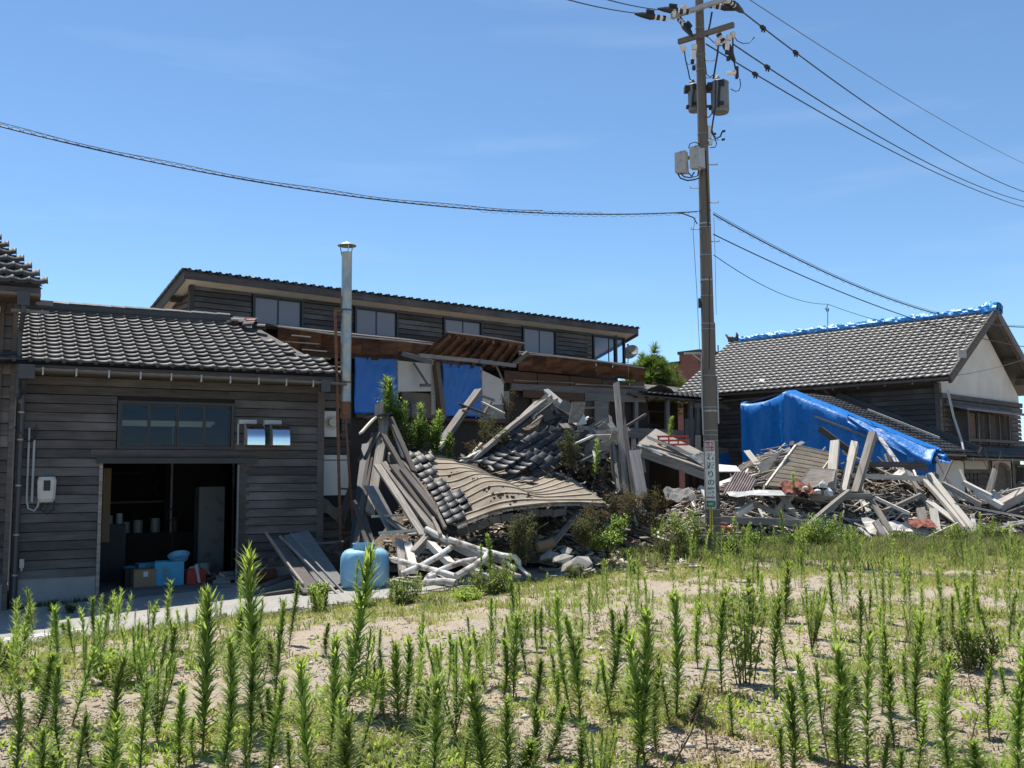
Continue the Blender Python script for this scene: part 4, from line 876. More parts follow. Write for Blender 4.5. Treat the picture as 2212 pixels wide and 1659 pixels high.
o = MB().beam(Cf.w(XW-.22, 2.3, tarp_top(2.3)-.35), Cf.w(XW-.22, -.1+.4, tarp_top(.3)-.28), .03, .06).obj('tarp_batten', M['blue_grey_wood']); tag(o, 'long thin grey batten nailed across the big blue tarp', 'batten')
o = MB().beam(Cf.w(-1.6, 1.6, tarp_top(1.6)+.22), Cf.w(-1.6, -.6, tarp_top(-.6)+.22), .05, .06).obj('loose_batten', M['pale_wood']); tag(o, 'pale batten lying on the tiled wing roof by the house wall', 'batten')

# ------------------------------------------------------------------ far things
fb = thing('brick_building', 'brown red brick building with stepped parapet far behind the pole', 'building')
p0, p1 = at(1424, 790, 62), at(1660, 762, 56)
d_ = (p1-p0); d_.z = 0; frb = Fr(p0.x, p0.y, math.degrees(math.atan2(d_.y, d_.x))); ln = d_.length
fb.location = frb.loc; fb.rotation_euler = (0, 0, frb.ang)
brk = MB()
steps = [(-1.5, ln*.20, p0.z-.05), (ln*.20, ln*.40, p0.z+.55), (ln*.40, ln+4, p1.z-.2)]
for i, (a, b_, z) in enumerate(steps):
    o = MB().box((a, 0, 0), (b_, 6, z)).obj('brick_wall', M['far_brick'], fb); box('parapet_cap', (a-.05, -.12, z), (b_+.05, 6.1, z+.18), M['trim'], fb)
MB().tube([(ln*.36, 2, p1.z), (ln*.36, 2, p1.z+2.6)], .05, 6).tube([(ln*.30, 3, p1.z), (ln*.30, 3, p1.z+1.3)], .04, 6).tube([(ln*.30, 2.5, p1.z+.8), (ln*.42, 2.5, p1.z+.8)], .03, 6).obj('roof_aerial', M['wire_grey'], fb)

def tuft(n, L_, w_, up=.2, seed=0):
    r_ = random.Random(seed); b = MB()
    for i in range(n):
        a = r_.uniform(0, 2*pi); e = r_.uniform(up, 1.3); d = Vector((cos(a)*cos(e), sin(a)*cos(e), sin(e))); sdv = d.orthogonal().normalized()*w_
        b.add([d*.02-sdv, d*.02+sdv, d*L_], [(0, 1, 2)])
    return b
pt = thing('pine_tree', 'small round pine tree growing beyond the ruined eave', 'tree', at(1408, 1000, 41))
pb = at(1412, 846, 41); pt.location = (pb.x, pb.y, .4)
MB().tube([(0, 0, 0), (.1, 0, 2.0), (.0, .1, 3.8), (.1, 0, 5.0)], [.16, .12, .08, .03], 8).obj('trunk', M['bark'], pt)
PSC = .8
tm = [tuft(44, .36, .016, .1, k).mesh('needles', M['pine']) for k in range(4)]
cr_ = MB(); rr_ = random.Random(3)
H0 = pb.z-.4
big = MB()
cl = []
for i in range(420):
    a = rr_.uniform(0, 2*pi); t = rr_.random(); zz = H0-1.2+2.5*t; rad = PSC*(1.4*math.sqrt(max(0, 1-((t-.36)/.66)**2)))*rr_.uniform(.45, 1.05)
    cl.append((cos(a)*rad*1.15-.05, sin(a)*rad, zz))
cl += [(-.45, 0, H0+1.0+.16*i) for i in range(4)]+[(-.05+.03*i, 0, H0+1.1+.18*i) for i in range(5)]+[(-.9, 0, H0+.7+.12*i) for i in range(3)]
V_ = []; F3 = []
for c in cl:
    me_ = rr_.choice(tm); R_ = Matrix.Rotation(rr_.uniform(0, 6), 3, 'Z'); s_ = rr_.uniform(.8, 1.25); n0 = len(V_)
    V_ += [tuple(R_ @ v.co*s_+Vector(c)) for v in me_.vertices]; F3 += [tuple(i+n0 for i in p.vertices) for p in me_.polygons]
o = link('crown', npmesh('crown', np.array(V_), np.array(F3), M['pine'], 3), pt)
bm_ = MB()
for i in range(16): 
    c = cl[i*9]; bm_.tube([(0, 0, c[2]-.5), (c[0]*.8, c[1]*.8, c[2])], [.04, .012], 5)
bm_.obj('limbs', M['bark'], pt)

# ------------------------------------------------------------------ utility pole
PB = Vector((3.78, 18.55, .3)); PT = 12.6
pole = thing('utility_pole', 'tall concrete utility pole with two crossarms and transformers', 'utility pole', PB)
def pr(z): return .152-.0062*(z-.3)
pc = MB(); pc.lathe([(pr(.3), -.4)]+[(pr(.3+z), z) for z in np.linspace(0, PT-.3, 14)]+[(.0, PT-.3)], 28)
pc.obj('pole_shaft', M['concrete'], pole, sm=True)
def PL(x, y, z): return Vector((x, y, z))-PB          # world to pole space
def zat(u, v): return at(u, v, PB.y).z
def band(v, h=.03, m='galv', ex=.006, name='steel_band'):
    z = zat(1525, v); r_ = pr(z)+ex; MB().lathe([(r_-.02, -h/2), (r_, -h/2), (r_, h/2), (r_-.02, h/2)], 22).obj(name, M[m], pole, Matrix.Translation((0, 0, z-.3)))
for v in (62, 117, 120, 152, 290, 313, 455, 484, 492, 552, 606, 640, 700, 712, 795, 812, 880, 888): band(v, rnd.choice((.008, .012, .03)), 'concrete' if v % 2 else 'galv')
for v in (930, 940, 952, 1100, 1118, 1135, 1150): band(v, .008, 'steel_dull', .006, 'wire_tie')
def arm(u0, v0, u1, v1, z, w_=.09):
    a, b_ = atz(u0, v0, z), atz(u1, v1, z); c = (a+b_)/2; off = Vector((PB.x-c.x, PB.y-.16-c.y, 0))*.0
    return a+off, b_+off
zA1 = 11.1; 
def armpts(u0, v0, u1, v1, z):
    a = at(u0, v0, PB.y+.28); b_ = at(u1, v1, PB.y-.45); z = (a.z+b_.z)/2; return Vector((a.x, a.y, z)), Vector((b_.x, b_.y, z))
a1, b1 = armpts(1447, 45, 1563, 10, 0); a2, b2_ = armpts(1462, 98, 1580, 66, 0)
sh_ = Vector((0, -.20, 0))
a1 += sh_; b1 += sh_; a2 += sh_; b2_ += sh_
xa1 = MB().beam(a1-PB, b1-PB, .075, .085).obj('crossarm', M['steel_dull'], pole); xa2 = MB().beam(a2-PB, b2_-PB, .075, .095).obj('crossarm', M['concrete'], pole)
def insul(p, q, name='strain_insulator', parent=pole):
    """strain insulator string from p towards q (world)"""
    d = (q-p).normalized(); Mx = frame(p-PB, q-PB)
    o = MB().tube([(0, 0, 0), (.10, 0, 0)], .016, 6).tube([(.1, 0, 0), (.12, 0, 0)], .05, 10).tube([(.17, 0, 0), (.24, 0, 0)], .042, 10).tube([(.30, 0, 0), (.34, 0, 0)], .05, 10).obj(name, M['porcelain'], parent, Mx)
    MB().tube([(.12, 0, 0), (.17, 0, 0)], .055, 10).tube([(.24, 0, 0), (.30, 0, 0)], .055, 10).tube([(.34, 0, 0), (.42, 0, 0), (.62, 0, 0), (.74, 0, 0)], [.06, .075, .05, .02], 8).box((.36, .0, .03), (.52, .05, .11)).obj('insulator_cover', M['black'], o)
def wire(name, pts, r, label, m='wire', cat='cable', group=None):
    o = MB().tube(pts, r, 6).obj(name, M[m]); return tag(o, label, cat, group)
def clamp(p, d, parent=None):
    """black wedge clamp on a wire"""
    return MB().tube([p-d*.12, p-d*.06, p+d*.08, p+d*.14], [.015, .045, .045, .02], 6).box((-.03, -.02, -.09), (-.005, .02, 0), 0, Matrix.Translation(p)).box((.02, -.02, -.10), (.045, .02, 0), 0, Matrix.Translation(p))
# high voltage lines to the right
hv = [(Vector(b1), at(2260, 440, 40), .35, 'upper black power line with clamps running from the crossarm end down to the right'),
      (at(1575, 105, PB.y-.4), at(2260, 419, 42), .4, 'middle black power line running from behind the pole down to the right'),
      (at(1530, 85, PB.y-.1), at(2260, 452, 41), .4, 'lowest of the black power lines running from the pole top to the right')]
hv = [(Vector(b1), at(2270, 432, 40), .62, 'upper black power line running from the crossarm end down to the right'),
      (at(1583, 95, PB.y-.35), at(2270, 446, 42), .62, 'middle black power line starting beside the lower crossarm'),
      (at(1525, 95, PB.y-.1), at(2270, 462, 41), .5, 'lowest black power line leaving the pole top to the right')]
for i, (p, q, s_, lb) in enumerate(hv):
    pts = sag(p, q, s_, 40); o = wire('power_line', pts, .014, lb, group=None)
    for k in ((.055, .11), (.05, .0), (.07, .0))[i]:
        if k: 
            j = k*40; pp = pts[int(j)].lerp(pts[int(j)+1], j-int(j)); dd = (pts[int(j)+1]-pts[int(j)]).normalized(); clamp(pp, dd).obj('line_clamp', M['black'], o)
insul(b1, sag(*hv[0][:3], 40)[1]); insul(Vector(a1)+Vector((.1, -.05, 0)), at(1520, 110, PB.y-.6)); insul(at(1545, 62, PB.y-.2), at(1590, 135, PB.y-.1))
wire('power_line', sag(at(1575, -30, PB.y), at(2270, 379, 44), .3, 30), .009, 'thin topmost wire crossing the upper right sky', 'wire_grey')
wire('power_line', sag(at(1200, -8, 13.5), at(1407, 31, PB.y+.1), .05, 10)[0:11], .010, 'black line entering the picture at the top left of the pole head')
wire('power_line', sag(at(1300, -4, 14.5), at(1434, 22, PB.y+.1), .03, 10), .010, 'short black line just above the one at the top left of the pole head')
for (u0, v0, u1, v1) in ((1450, 42, 1405, 35), (1500, 27, 1432, 20), (1520, 10, 1585, 18)):
    insul(at(u0, v0, PB.y-.15), at(u1, v1, PB.y-.2))
def pin(u, v, y=PB.y-.2, s=1.):
    p = at(u, v, y)-PB; MB().lathe([(.0, -.1*s), (.03*s, -.1*s), (.035*s, -.03*s), (.055*s, -.02*s), (.055*s, .0), (.04*s, .01*s), (.055*s, .02*s), (.05*s, .06*s), (.0, .085*s)], 12).obj('pin_insulator', M['porcelain'], pole, Matrix.Translation(p))
for q_ in ((1579, 9, 1), (1455, 20, 1.0), (1580, 30, .9), (1460, 45, .6)): 
    pass
pin(1580-14, 2); pin(1478, 32-14); pin(1456, 26)
def disc(u, v, y=PB.y-.35):
    p = at(u, v, y)-PB; MB().tube([p, p+Vector((.02, .09, 0))], .062, 12).tube([p+Vector((0, -.03, 0)), p], .045, 12).obj('disc_insulator', M['porcelain'], pole)
disc(1476, 103); disc(1550, 90); disc(1583, 74)
def cutout(u, v):
    p = at(u, v, PB.y-.38)-PB
    o = MB().tube([p+Vector((.02, 0, .12)), p+Vector((.01, 0, .02))], [.055, .06], 10).tube([p, p+Vector((-.02, 0, -.18))], [.05, .04], 10).obj('fuse_cutout', M['porcelain'], pole)
    MB().tube([p+Vector((-.02, 0, -.18)), p+Vector((-.03, 0, -.25))], .035, 8).box((-.03, -.03, -.38), (.03, .03, -.3), 0, Matrix.Translation(p)).obj('fuse_cap', M['black'], o)
cutout(1572, 90); cutout(1498, 110)
def cab(name, pts, r=.012, m='wire'): return MB().tube(pts, r, 6).obj(name, M[m], pole)
def PP_(*l, y=PB.y-.3): return [at(u, v, y)-PB for u, v in l]
cab('drop_lead', PP_((1478, 108), (1481, 130), (1486, 150), (1490, 170), (1500, 177)))
cab('drop_lead', PP_((1552, 96), (1550, 115), (1546, 140), (1541, 170)), .018)
cab('drop_lead', PP_((1583, 80), (1583, 110), (1585, 130), (1591, 160)), .015)
cab('drop_lead', PP_((1522, 125), (1526, 160), (1534, 167), (1540, 162)), .010)
cab('drop_lead', PP_((1573, 108), (1578, 128), (1583, 133), (1585, 120)), .010)
cab('drop_lead', PP_((1598, 170), (1600, 185), (1596, 196), (1588, 197), (1578, 192)), .009)
cab('drop_lead', PP_((1585, 76), (1592, 88), (1605, 94), (1618, 93), (1630, 80)), .009)
cab('drop_lead', PP_((1538, 26), (1534, 50), (1527, 80)), .018)
cab('drop_lead', PP_((1528, 78), (1540, 90), (1548, 98), (1562, 99)), .008)
cab('drop_lead', PP_((1546, 175), (1545, 235), (1540, 262), (1537, 285), (1545, 300), (1556, 295), (1560, 285)), .016)
cab('drop_lead', PP_((1541, 240), (1532, 253), (1522, 253)), .012)
cab('drop_lead', PP_((1538, 280), (1548, 310), (1545, 318), (1533, 319)), .009); cab('drop_lead', PP_((1540, 290), (1553, 303), (1535, 302)), .007)
for u, v in ((1560, 284), (1559, 302), (1540, 290)): MB().tube([at(u, v, PB.y-.3)-PB, at(u, v, PB.y-.3)-PB+Vector((.06, 0, .01))], .022, 6).obj('cable_splice', M['black'], pole)
def transformer(u, v0, v1, w_, y, label=None):
    p0 = at(u, v1, y); p1 = at(u, v0, y); h = p1.z-p0.z; r_ = w_
    o = MB().lathe([(.0, 0), (r_*.9, 0), (r_, .03), (r_, h*.9), (r_*1.04, h*.91), (r_*1.04, h*.95), (r_*.8, h), (0, h)], 22).obj('transformer', M['transformer'], pole, Matrix.Translation(p0-PB), sm=False)
    if label: o['label'] = label
    MB().lathe([(.05, 0), (.055, .02), (.04, .03), (.06, .05), (.04, .1), (0, .13)], 10).obj('bushing', M['pvc_grey'], o, Matrix.Translation((-.04, 0, h)))
    for a_, b_ in (((-r_-.07, -.08, h*.72), (-r_+.04, .08, h*.93)), ((-r_-.04, -.05, h*.12), (-r_+.03, .05, h*.22)), ((-.06, -r_-.03, h*.74), (.05, -r_+.02, h*.93)), ((-.05, -r_-.02, h*.14), (.03, -r_+.02, h*.26))): box('transformer_lug', a_, b_, M['black'], o)
    MB().tube([(-.02, -r_-.02, h*.9), (-.06, -r_-.02, h*.5), (-.08, -r_-.01, .05)], .02, 6).obj('lead', M['wire'], o)
    return o
transformer(1556, 176, 244, .175, PB.y-.05, 'grey transformer can hanging right of the pole'); transformer(1501, 183, 241, .13, PB.y+.34, 'grey transformer can half hidden behind the pole')
MB().box((.08, -.03, zat(1525, 200)-.3), (.3, .03, zat(1525, 200)-.24)).box((.08, -.03, zat(1525, 232)-.3), (.3, .03, zat(1525, 232)-.26)).obj('transformer_bracket', M['rust'], pole)
p = at(1580, 158, PB.y-.3)-PB; MB().tube([p+Vector((-.1, 0, 0)), p+Vector((.08, 0, .01))], [.03, .06], 8).obj('fuse_cutout', M['porcelain'], pole); MB().box((.08, -.05, -.1), (.13, .05, .12), 0, Matrix.Translation(p)).obj('fuse_cap', M['black'], pole)
# low voltage boxes, steps, cable clutter
def cbox(u0, v0, u1, v1, y, d, m='box_metal', rot=.25, name='metal_cabinet'):
    a, b_ = at(u0, v1, y), at(u1, v0, y); w_ = b_.x-a.x; h = b_.z-a.z
    MB().add([(x, yy, z) for x, yy, z in ((0, 0, .03), (w_, 0, 0), (w_, d, 0), (0, d, .03), (0, 0, h-.02), (w_*.94, 0, h), (w_*.94, d, h), (0, d, h-.02))], [(0, 3, 2, 1), (4, 5, 6, 7), (0, 1, 5, 4), (1, 2, 6, 5), (2, 3, 7, 6), (3, 0, 4, 7)]).obj(name, M[m], pole, Matrix.Translation(a-PB) @ Matrix.Rotation(rot, 4, 'Z'))
cbox(1458, 328, 1482, 376, PB.y-.30, .16, rot=-.55); cbox(1490, 316, 1508, 366, PB.y-.42, .16, rot=-.5); cbox(1509, 318, 1524, 362, PB.y-.52, .07, 'steel_dull', .25)
MB().box((-.38, -.25, zat(1500, 352)-.3), (-.1, -.2, zat(1500, 346)-.3)).obj('box_bracket', M['rust'], pole)
MB().box((1, 1, 1), (1.001, 1.001, 1.001)) 
cab('cable_loop', PP_((1464, 375), (1470, 385), (1485, 390), (1500, 388), (1512, 384), (1520, 360)), .014); cab('cable_loop', PP_((1470, 374), (1478, 382), (1492, 384), (1500, 372)), .014)
cab('cable_loop', PP_((1487, 320), (1491, 310), (1502, 307), (1512, 312)), .010); cab('cable_loop', PP_((1510, 360), (1507, 380), (1496, 383), (1486, 372)), .012)
MB().box((.10, -.04, zat(1525, 300)-.3), (.17, .03, zat(1525, 272)-.3)).box((.10, -.06, zat(1525, 313)-.3), (.18, .04, zat(1525, 306)-.3)).obj('wire_rack', M['porcelain'], pole)
for u, v, sgn in ((0, 138, -1), (0, 131, 1), (0, 168, 1), (0, 356, 1), (0, 406, -1), (0, 438, 1), (0, 495, -1), (0, 522, 1)):
    z = zat(1520, v)-.3; MB().tube([(sgn*.08, 0, z), (sgn*.27, 0, z), (sgn*.27, 0, z+.03)], .011, 6).obj('climbing_step', M['galv'], pole)
cab('riser_cable', [Vector((.02+.03*sin(k*.5)-.01*k*.3, -pr(zat(1520, 330)-.5*k)-.012, zat(1520, 330)-.3-.5*k)) for k in range(4)], .012)
cab('riser_cable', [Vector((.04-.015*k, -math.sqrt(max(.0001, (pr(zat(1525, 600)-.45*k)+.008)**2-(.04-.015*k)**2)), zat(1525, 600)-.3-.45*k)) for k in range(5)], .006)
cab('ground_wire', [Vector((.17, -.02, zat(1525, 470)-.3)), Vector((.175, -.02, zat(1525, 560)-.3)), Vector((.165, -.02, zat(1525, 680)-.3))], .004, 'wire_grey')
cab('ground_wire', [Vector((-.19, -.02, zat(1525, 470)-.3)), Vector((-.24, -.02, zat(1525, 500)-.3)), Vector((-.2, -.02, zat(1525, 620)-.3)), Vector((-.17, -.02, zat(1525, 760)-.3))], .005, 'wire_grey')
cab('riser_cable', [Vector((x, -math.sqrt(max(.0001, .155**2-x*x)), zat(1530, v)-.3)) for x, v in ((-.03, 1015), (.03, 1040), (.10, 1062), (.145, 1078), (.12, 1090), (.05, 1098))], .006)
MB().box((-.17, -.05, zat(1525, 665)-.3), (-.13, .02, zat(1525, 645)-.3)).obj('tag_plate', M['black'], pole)
MB().tube([(-.15, -.03, zat(1525, 780)-.3), (-.36, -.2, zat(1525, 770)-.27)], .012, 6).box((-.5, -.27, zat(1525, 770)-.28), (-.2, -.17, zat(1525, 770)-.25), 0).obj('street_lamp_arm', M['box_metal'], pole)
MB().tube([(-.13, 0, zat(1530, 762)-.3), (-.15, -.03, zat(1530, 830)-.3), (-.14, -.03, zat(1530, 940)-.3)], .016, 6).obj('conduit', M['pvc_grey'], pole)
MB().box((.13, -.06, zat(1530, 915)-.3), (.16, .06, zat(1530, 812)-.3)).obj('cable_guard', M['pvc_grey'], pole)
for x in (-.075, -.04): MB().box((x-.012, -.152, zat(1530, 1150)-.3), (x+.012, -.135, zat(1530, 1094)-.3)).obj('marker_strip', M['yellow'], pole)
MB().box((-.062, -.150, zat(1530, 1150)-.3), (-.052, -.13, zat(1530, 1094)-.3)).obj('marker_strip_back', M['black'], pole)

# long telephone cables
tcl = sag(at(-80, 252, 13.2), at(1507, 457, PB.y), .50, 70)
o = wire('telephone_cable', tcl, .011, 'thick telephone cable crossing the sky from the left edge to the pole')
sp1 = [p+Vector((0, 0, .045+.012*sin(i*.5))) for i, p in enumerate(tcl[:52])]
MB().tube(sp1, .006, 5).obj('messenger_wire', M['wire_grey'], o)
def hang_loops(pts, n, a, m='wire_grey', name='lashing_loop', parent=None, up=False):
    b = MB()
    for k in range(n):
        t = (k+.5)/n*(len(pts)-2); i = int(t); p = pts[i].lerp(pts[i+1], t-i); q = pts[min(i+1, len(pts)-1)]; d = (q-pts[i]).normalized()*a
        b.tube([p-d, p-d*.5+Vector((0, 0, -a*.45 if not up else a*.45)), p+d*.4+Vector((0, 0, -a*.45 if not up else a*.45)), p+d], .0035, 4)
    o = b.obj(name, M[m], parent); o['kind'] = 'stuff'; return o
hang_loops(tcl[:60], 70, .085, parent=o, up=True); hang_loops(tcl[44:], 22, .10, parent=o)
MB().tube([tcl[-4], tcl[-3]-Vector((0, 0, .02)), at(1498, 470, PB.y), at(1506, 484, PB.y)], .012, 6).obj('cable_tail', M['wire'], o)
tcr = sag(at(1541, 468, PB.y), at(2290, 705, 31), .85, 60)
tcr = sag(at(1541, 463, PB.y), at(2290, 702, 33), .78, 60)
o = wire('telephone_cable', tcr, .014, 'thick telephone cable running from the pole down to the right over the house ridge')
MB().tube([p+Vector((0, 0, .04)) for p in tcr], .006, 5).obj('messenger_wire', M['wire_grey'], o); hang_loops(tcr[:40], 34, .11, parent=o)
tq = Cf.w(.5, -.5, 5.9)
wire('service_cable', sag(at(1541, 506, PB.y), at(2290, 758, 31), .45, 50), .012, 'middle service cable running from the pole to the right house gable')
wire('service_cable', sag(at(1542, 551, PB.y), at(1788, 657, 30), .25, 30), .008, 'lower thin service wire from the pole to the roof mast')
wire('service_cable', sag(at(1788, 657, 30), at(2120, 722, 33), .25, 30), .008, 'thin service wire from the roof mast to the house gable')
ms = thing('roof_mast', 'thin bent wire mast standing on the right house roof', 'mast', at(1787, 825, 31.5))
q = ms.location
MB().tube([at(1797, 815, 31.5)-q, at(1788, 790, 31)-q, at(1788, 700, 30.3)-q, at(1788, 676, 30)-q, at(1782, 665, 30)-q], .014, 6).obj('mast_wire', M['galv'], ms)
MB().tube([at(1786, 672, 30)-q, at(1786, 663, 30)-q, at(1789, 657, 30)-q], .012, 6).tube([at(1789, 666, 30)-q, at(1789, 673, 30)-q], .02, 6).obj('mast_hook', M['wire'], ms)
an = thing('wall_bracket', 'cable bracket and slanting stay pole on the corner of the right house', 'bracket', Cf.w(-.3, -.65, 4.9))
q = Vector(an.location)
MB().tube([at(2047, 842, 29.8)-q, at(2060, 900, 29.6)-q, at(2078, 955, 29.4)-q, at(2082, 975, 29.2)-q, at(2082, 992, 29.2)-q], .035, 8).obj('stay_pole', M['steel_dull'], an)
MB().box((-.1, -.1, -.05), (.14, .02, .2), 0, Matrix.Translation(at(2075, 770, 30)-q)).tube([at(2085, 762, 30)-q, at(2086, 720, 30)-q, at(2084, 706, 30)-q], .012, 6).tube([at(2052, 706, 30)-q, at(2102, 708, 30)-q], .01, 5).obj('cable_anchor', M['box_metal'], an)
wire('service_cable', sag(at(2052, 813, 29.9), at(2290, 745, 33), .15, 12), .008, 'thin cable rising across the white gable plaster', 'wire_grey')

# sign on the pole
sg = thing('pole_sign', 'tall white sign plate with Japanese lettering and a red arrow on the utility pole', 'sign', PB)
z0s, z1s = zat(1530, 1098), zat(1528, 953); rs = .152; SW = .097  # half width in arc metres (shows about two thirds)
AC = -.34  # plate centre turned to the left
def bend(x, z, lift=0):
    th = (x+(-.058))/rs; r_ = rs+.006+lift; return Vector((r_*sin(th), -r_*cos(th), z-.3))
def plate(x0, x1, za, zb, m, lift, name, rad=0, parent=sg):
    b = MB(); n = 14
    def zz(x, z, top):
        if not rad: return z
        e = min(x-x0, x1-x)
        if e < rad: d = rad-math.sqrt(max(0, rad*rad-(rad-e)**2)); return z-d if top else z+d
        return z
    xs_ = [x0+(x1-x0)*i/n for i in range(n+1)]
    b.add([bend(x, zz(x, za, 0), lift) for x in xs_]+[bend(x, zz(x, zb, 1), lift) for x in xs_], [(i, i+1, n+2+i, n+1+i) for i in range(n)])
    return b.obj(name, M[m], parent)
H = z1s-z0s
plate(-SW-.004, SW+.004, z0s-.004, z1s+.004, 'trim', -.004, 'plate_back', .025)
plate(-SW, SW, z0s, z1s, 'sign_white', 0, 'plate_face', .022)
plate(-SW+.010, SW-.010, z1s-H*.155, z1s-H*.012, 'sign_red', .0015, 'red_panel', .016)
plate(-SW+.010, SW-.010, z0s+H*.018, z0s+H*.115, 'sign_green', .0015, 'green_panel', .006)
def text(ch, xc, zc, h, m, lift, wd=1.0):
    cu = bpy.data.curves.new('lettering', 'FONT'); cu.body = ch; cu.size = 1; cu.offset = .012
    t_ = bpy.data.objects.new('tmp', cu); COL.objects.link(t_); dg = bpy.context.evaluated_depsgraph_get(); me = bpy.data.meshes.new_from_object(t_.evaluated_get(dg))
    bpy.data.objects.remove(t_); 
    if not me.vertices: return
    xs_ = [v.co.x for v in me.vertices]; ys_ = [v.co.y for v in me.vertices]; cx_, cy_ = (min(xs_)+max(xs_))/2, (min(ys_)+max(ys_))/2; k = h/max(.3, max(ys_)-min(ys_))
    kx = min(k*wd, .165/(max(xs_)-min(xs_)))
    for v in me.vertices: v.co = bend(xc+(v.co.x-cx_)*kx, zc+(v.co.y-cy_)*k, lift)
    me.materials.clear(); me.materials.append(M[m]); o = link('lettering', me, sg)
text('無料', 0.0, z1s-H*.06, H*.072, 'sign_white', .003); text('配送り', .0, z1s-H*.125, H*.045, 'sign_white', .003)
for i, (ch, zc, h) in enumerate((('若', .77, .105), ('返', .635, .105), ('り', .505, .095), ('の', .385, .08), ('箸', .265, .105))): text(ch, .012, z0s+H*zc, H*h, 'black', .003, 1.05)
text('宝町', -.005, z0s+H*.068, H*.042, 'sign_white', .003)
ar = MB(); za = z0s+H*.165; 
xs_ = [-.085+i*.12/8 for i in range(9)]; ar.add([bend(x, za-.011, .003) for x in xs_]+[bend(x, za+.011, .003) for x in xs_], [(i, i+1, 10+i, 9+i) for i in range(8)])
ar.add([bend(.088, za, .003), bend(.04, za+.038, .003), bend(.018, za+.038, .003), bend(.05, za, .003), bend(.018, za-.038, .003), bend(.04, za-.038, .003)], [(0, 1, 2, 3), (0, 3, 4, 5)])
ar.obj('arrow', M['sign_red'], sg)

# ------------------------------------------------------------------ flue pipe and rusty ladder frame by the workshop
fp = A.on(748, 700, -.42); FX, FY = fp.x, fp.y
fl = thing('flue_pipe', 'tall galvanised flue pipe with a conical cap beside the workshop', 'flue', A.w(FX, FY, 0), A.ang)
fz = lambda v: A.on(748, v, FY).z
sv = [905, 868, 800, 742, 680, 628, 545]
for i in range(6):
    z0, z1 = fz(sv[i]), fz(sv[i+1]); r_ = .098 if i else .092
    MB().lathe([(r_, z0), (r_+.004, z0+.01), (r_, z0+.03), (r_, z1-.02), (r_+.005, z1-.008), (r_, z1)], 24).obj('pipe_section', M['galv'] if i > 1 else [M['rust'], M['galv']][i], fl, sm=True)
zc = fz(545)
MB().lathe([(.092, zc-.3), (.092, zc-.02)], 24).obj('pipe_inner', M['black'], fl)
MB().lathe([(.18, zc+.125), (.175, zc+.135), (.0, zc+.215)], 24).lathe([(.18, zc+.124), (.0, zc+.17)], 24).obj('flue_cap', M['galv'], fl)
for a in (.4, 2.5, 4.6): MB().beam((.1*cos(a), .1*sin(a), zc-.06), (.14*cos(a), .14*sin(a), zc+.14), .02, .004).obj('cap_strut', M['galv'], fl)
for v in (670, 826): z = fz(v); MB().lathe([(.10, z-.015), (.106, z-.015), (.106, z+.015), (.10, z+.015)], 20).obj('strap', M['rust'], fl)
ld = thing('rusty_ladder_frame', 'rusty steel ladder frame propping the flue pipe', 'ladder', A.w(FX, FY, 0), A.ang)
lp = lambda u, v: (lambda q_: Vector((q_.x-FX, q_.y-FY, q_.z)))(A.on(u, v, FY-.02))
MB().beam(lp(724, 668), lp(736, 1190), .045, .045).obj('ladder_rail', M['rust'], ld); MB().beam(lp(739, 800), lp(762, 1130), .035, .035).obj('ladder_rail', M['rust'], ld)
MB().beam(lp(740, 640)+Vector((0, .02, 0)), lp(744, 905)+Vector((0, .02, 0)), .05, .05).obj('ladder_rail', M['rust'], ld)
for u0, v0, u1, v1 in ((724, 671, 738, 672), (727, 783, 742, 784), (729, 940, 752, 942), (731, 1055, 757, 1057), (727, 880, 744, 881), (735, 1150, 757, 1151)): MB().beam(lp(u0, v0), lp(u1, v1), .035, .035).obj('rung', M['rust' if v0 < 900 else 'brown_wood'], ld)

# ------------------------------------------------------------------ things in the garage
def crate(name, s, t, w_, d, h, m, label, cat, rot=0, z=.172, extra=None):
    o = thing(name, label, cat, A.w(s, t, z), A.ang+rot)
    b = MB(); th = .014
    b.box((-w_/2, -d/2, 0), (w_/2, d/2, th)).box((-w_/2, -d/2, th), (-w_/2+th, d/2, h)).box((w_/2-th, -d/2, th), (w_/2, d/2, h)).box((-w_/2+th, -d/2, th), (w_/2-th, -d/2+th, h)).box((-w_/2+th, d/2-th, th), (w_/2-th, d/2, h))
    b.obj('box_body', m, o)
    if extra: extra(o)
    return o
def flaps(o): MB().box((-.19, -.16, .30), (.19, .16, .31)).obj('box_flap', M['cardboard'], o); box('paper_label', (-.03, -.163, .18), (.05, -.151, .27), M['panel_white'], o)
crate('cardboard_box', 2.10, .75, .38, .3, .30, M['cardboard'], 'brown cardboard box with a white label just inside the garage doorway', 'box', .1, extra=flaps)
crate('dark_carton', 1.92, .95, .26, .3, .30, M['black'], 'dark carton left of the cardboard box in the garage', 'box', .1)
crate('blue_crate', 2.55, .8, .5, .35, .42, M['blue_plastic'], 'light blue plastic crate standing on end beside the cardboard box', 'crate', -.1)
crate('blue_crate', 2.3, 1.3, .5, .35, .36, M['blue_plastic'], 'blue plastic crate behind the cardboard box', 'crate', .1)
crate('red_basket', 2.98, .75, .34, .3, .26, M['red_plastic'], 'red plastic basket right of the blue crate', 'basket', .2)
crate('wooden_tray', 3.2, 1.0, .6, .5, .1, M['brown_wood'], 'low brown wooden tray behind the red basket', 'tray')
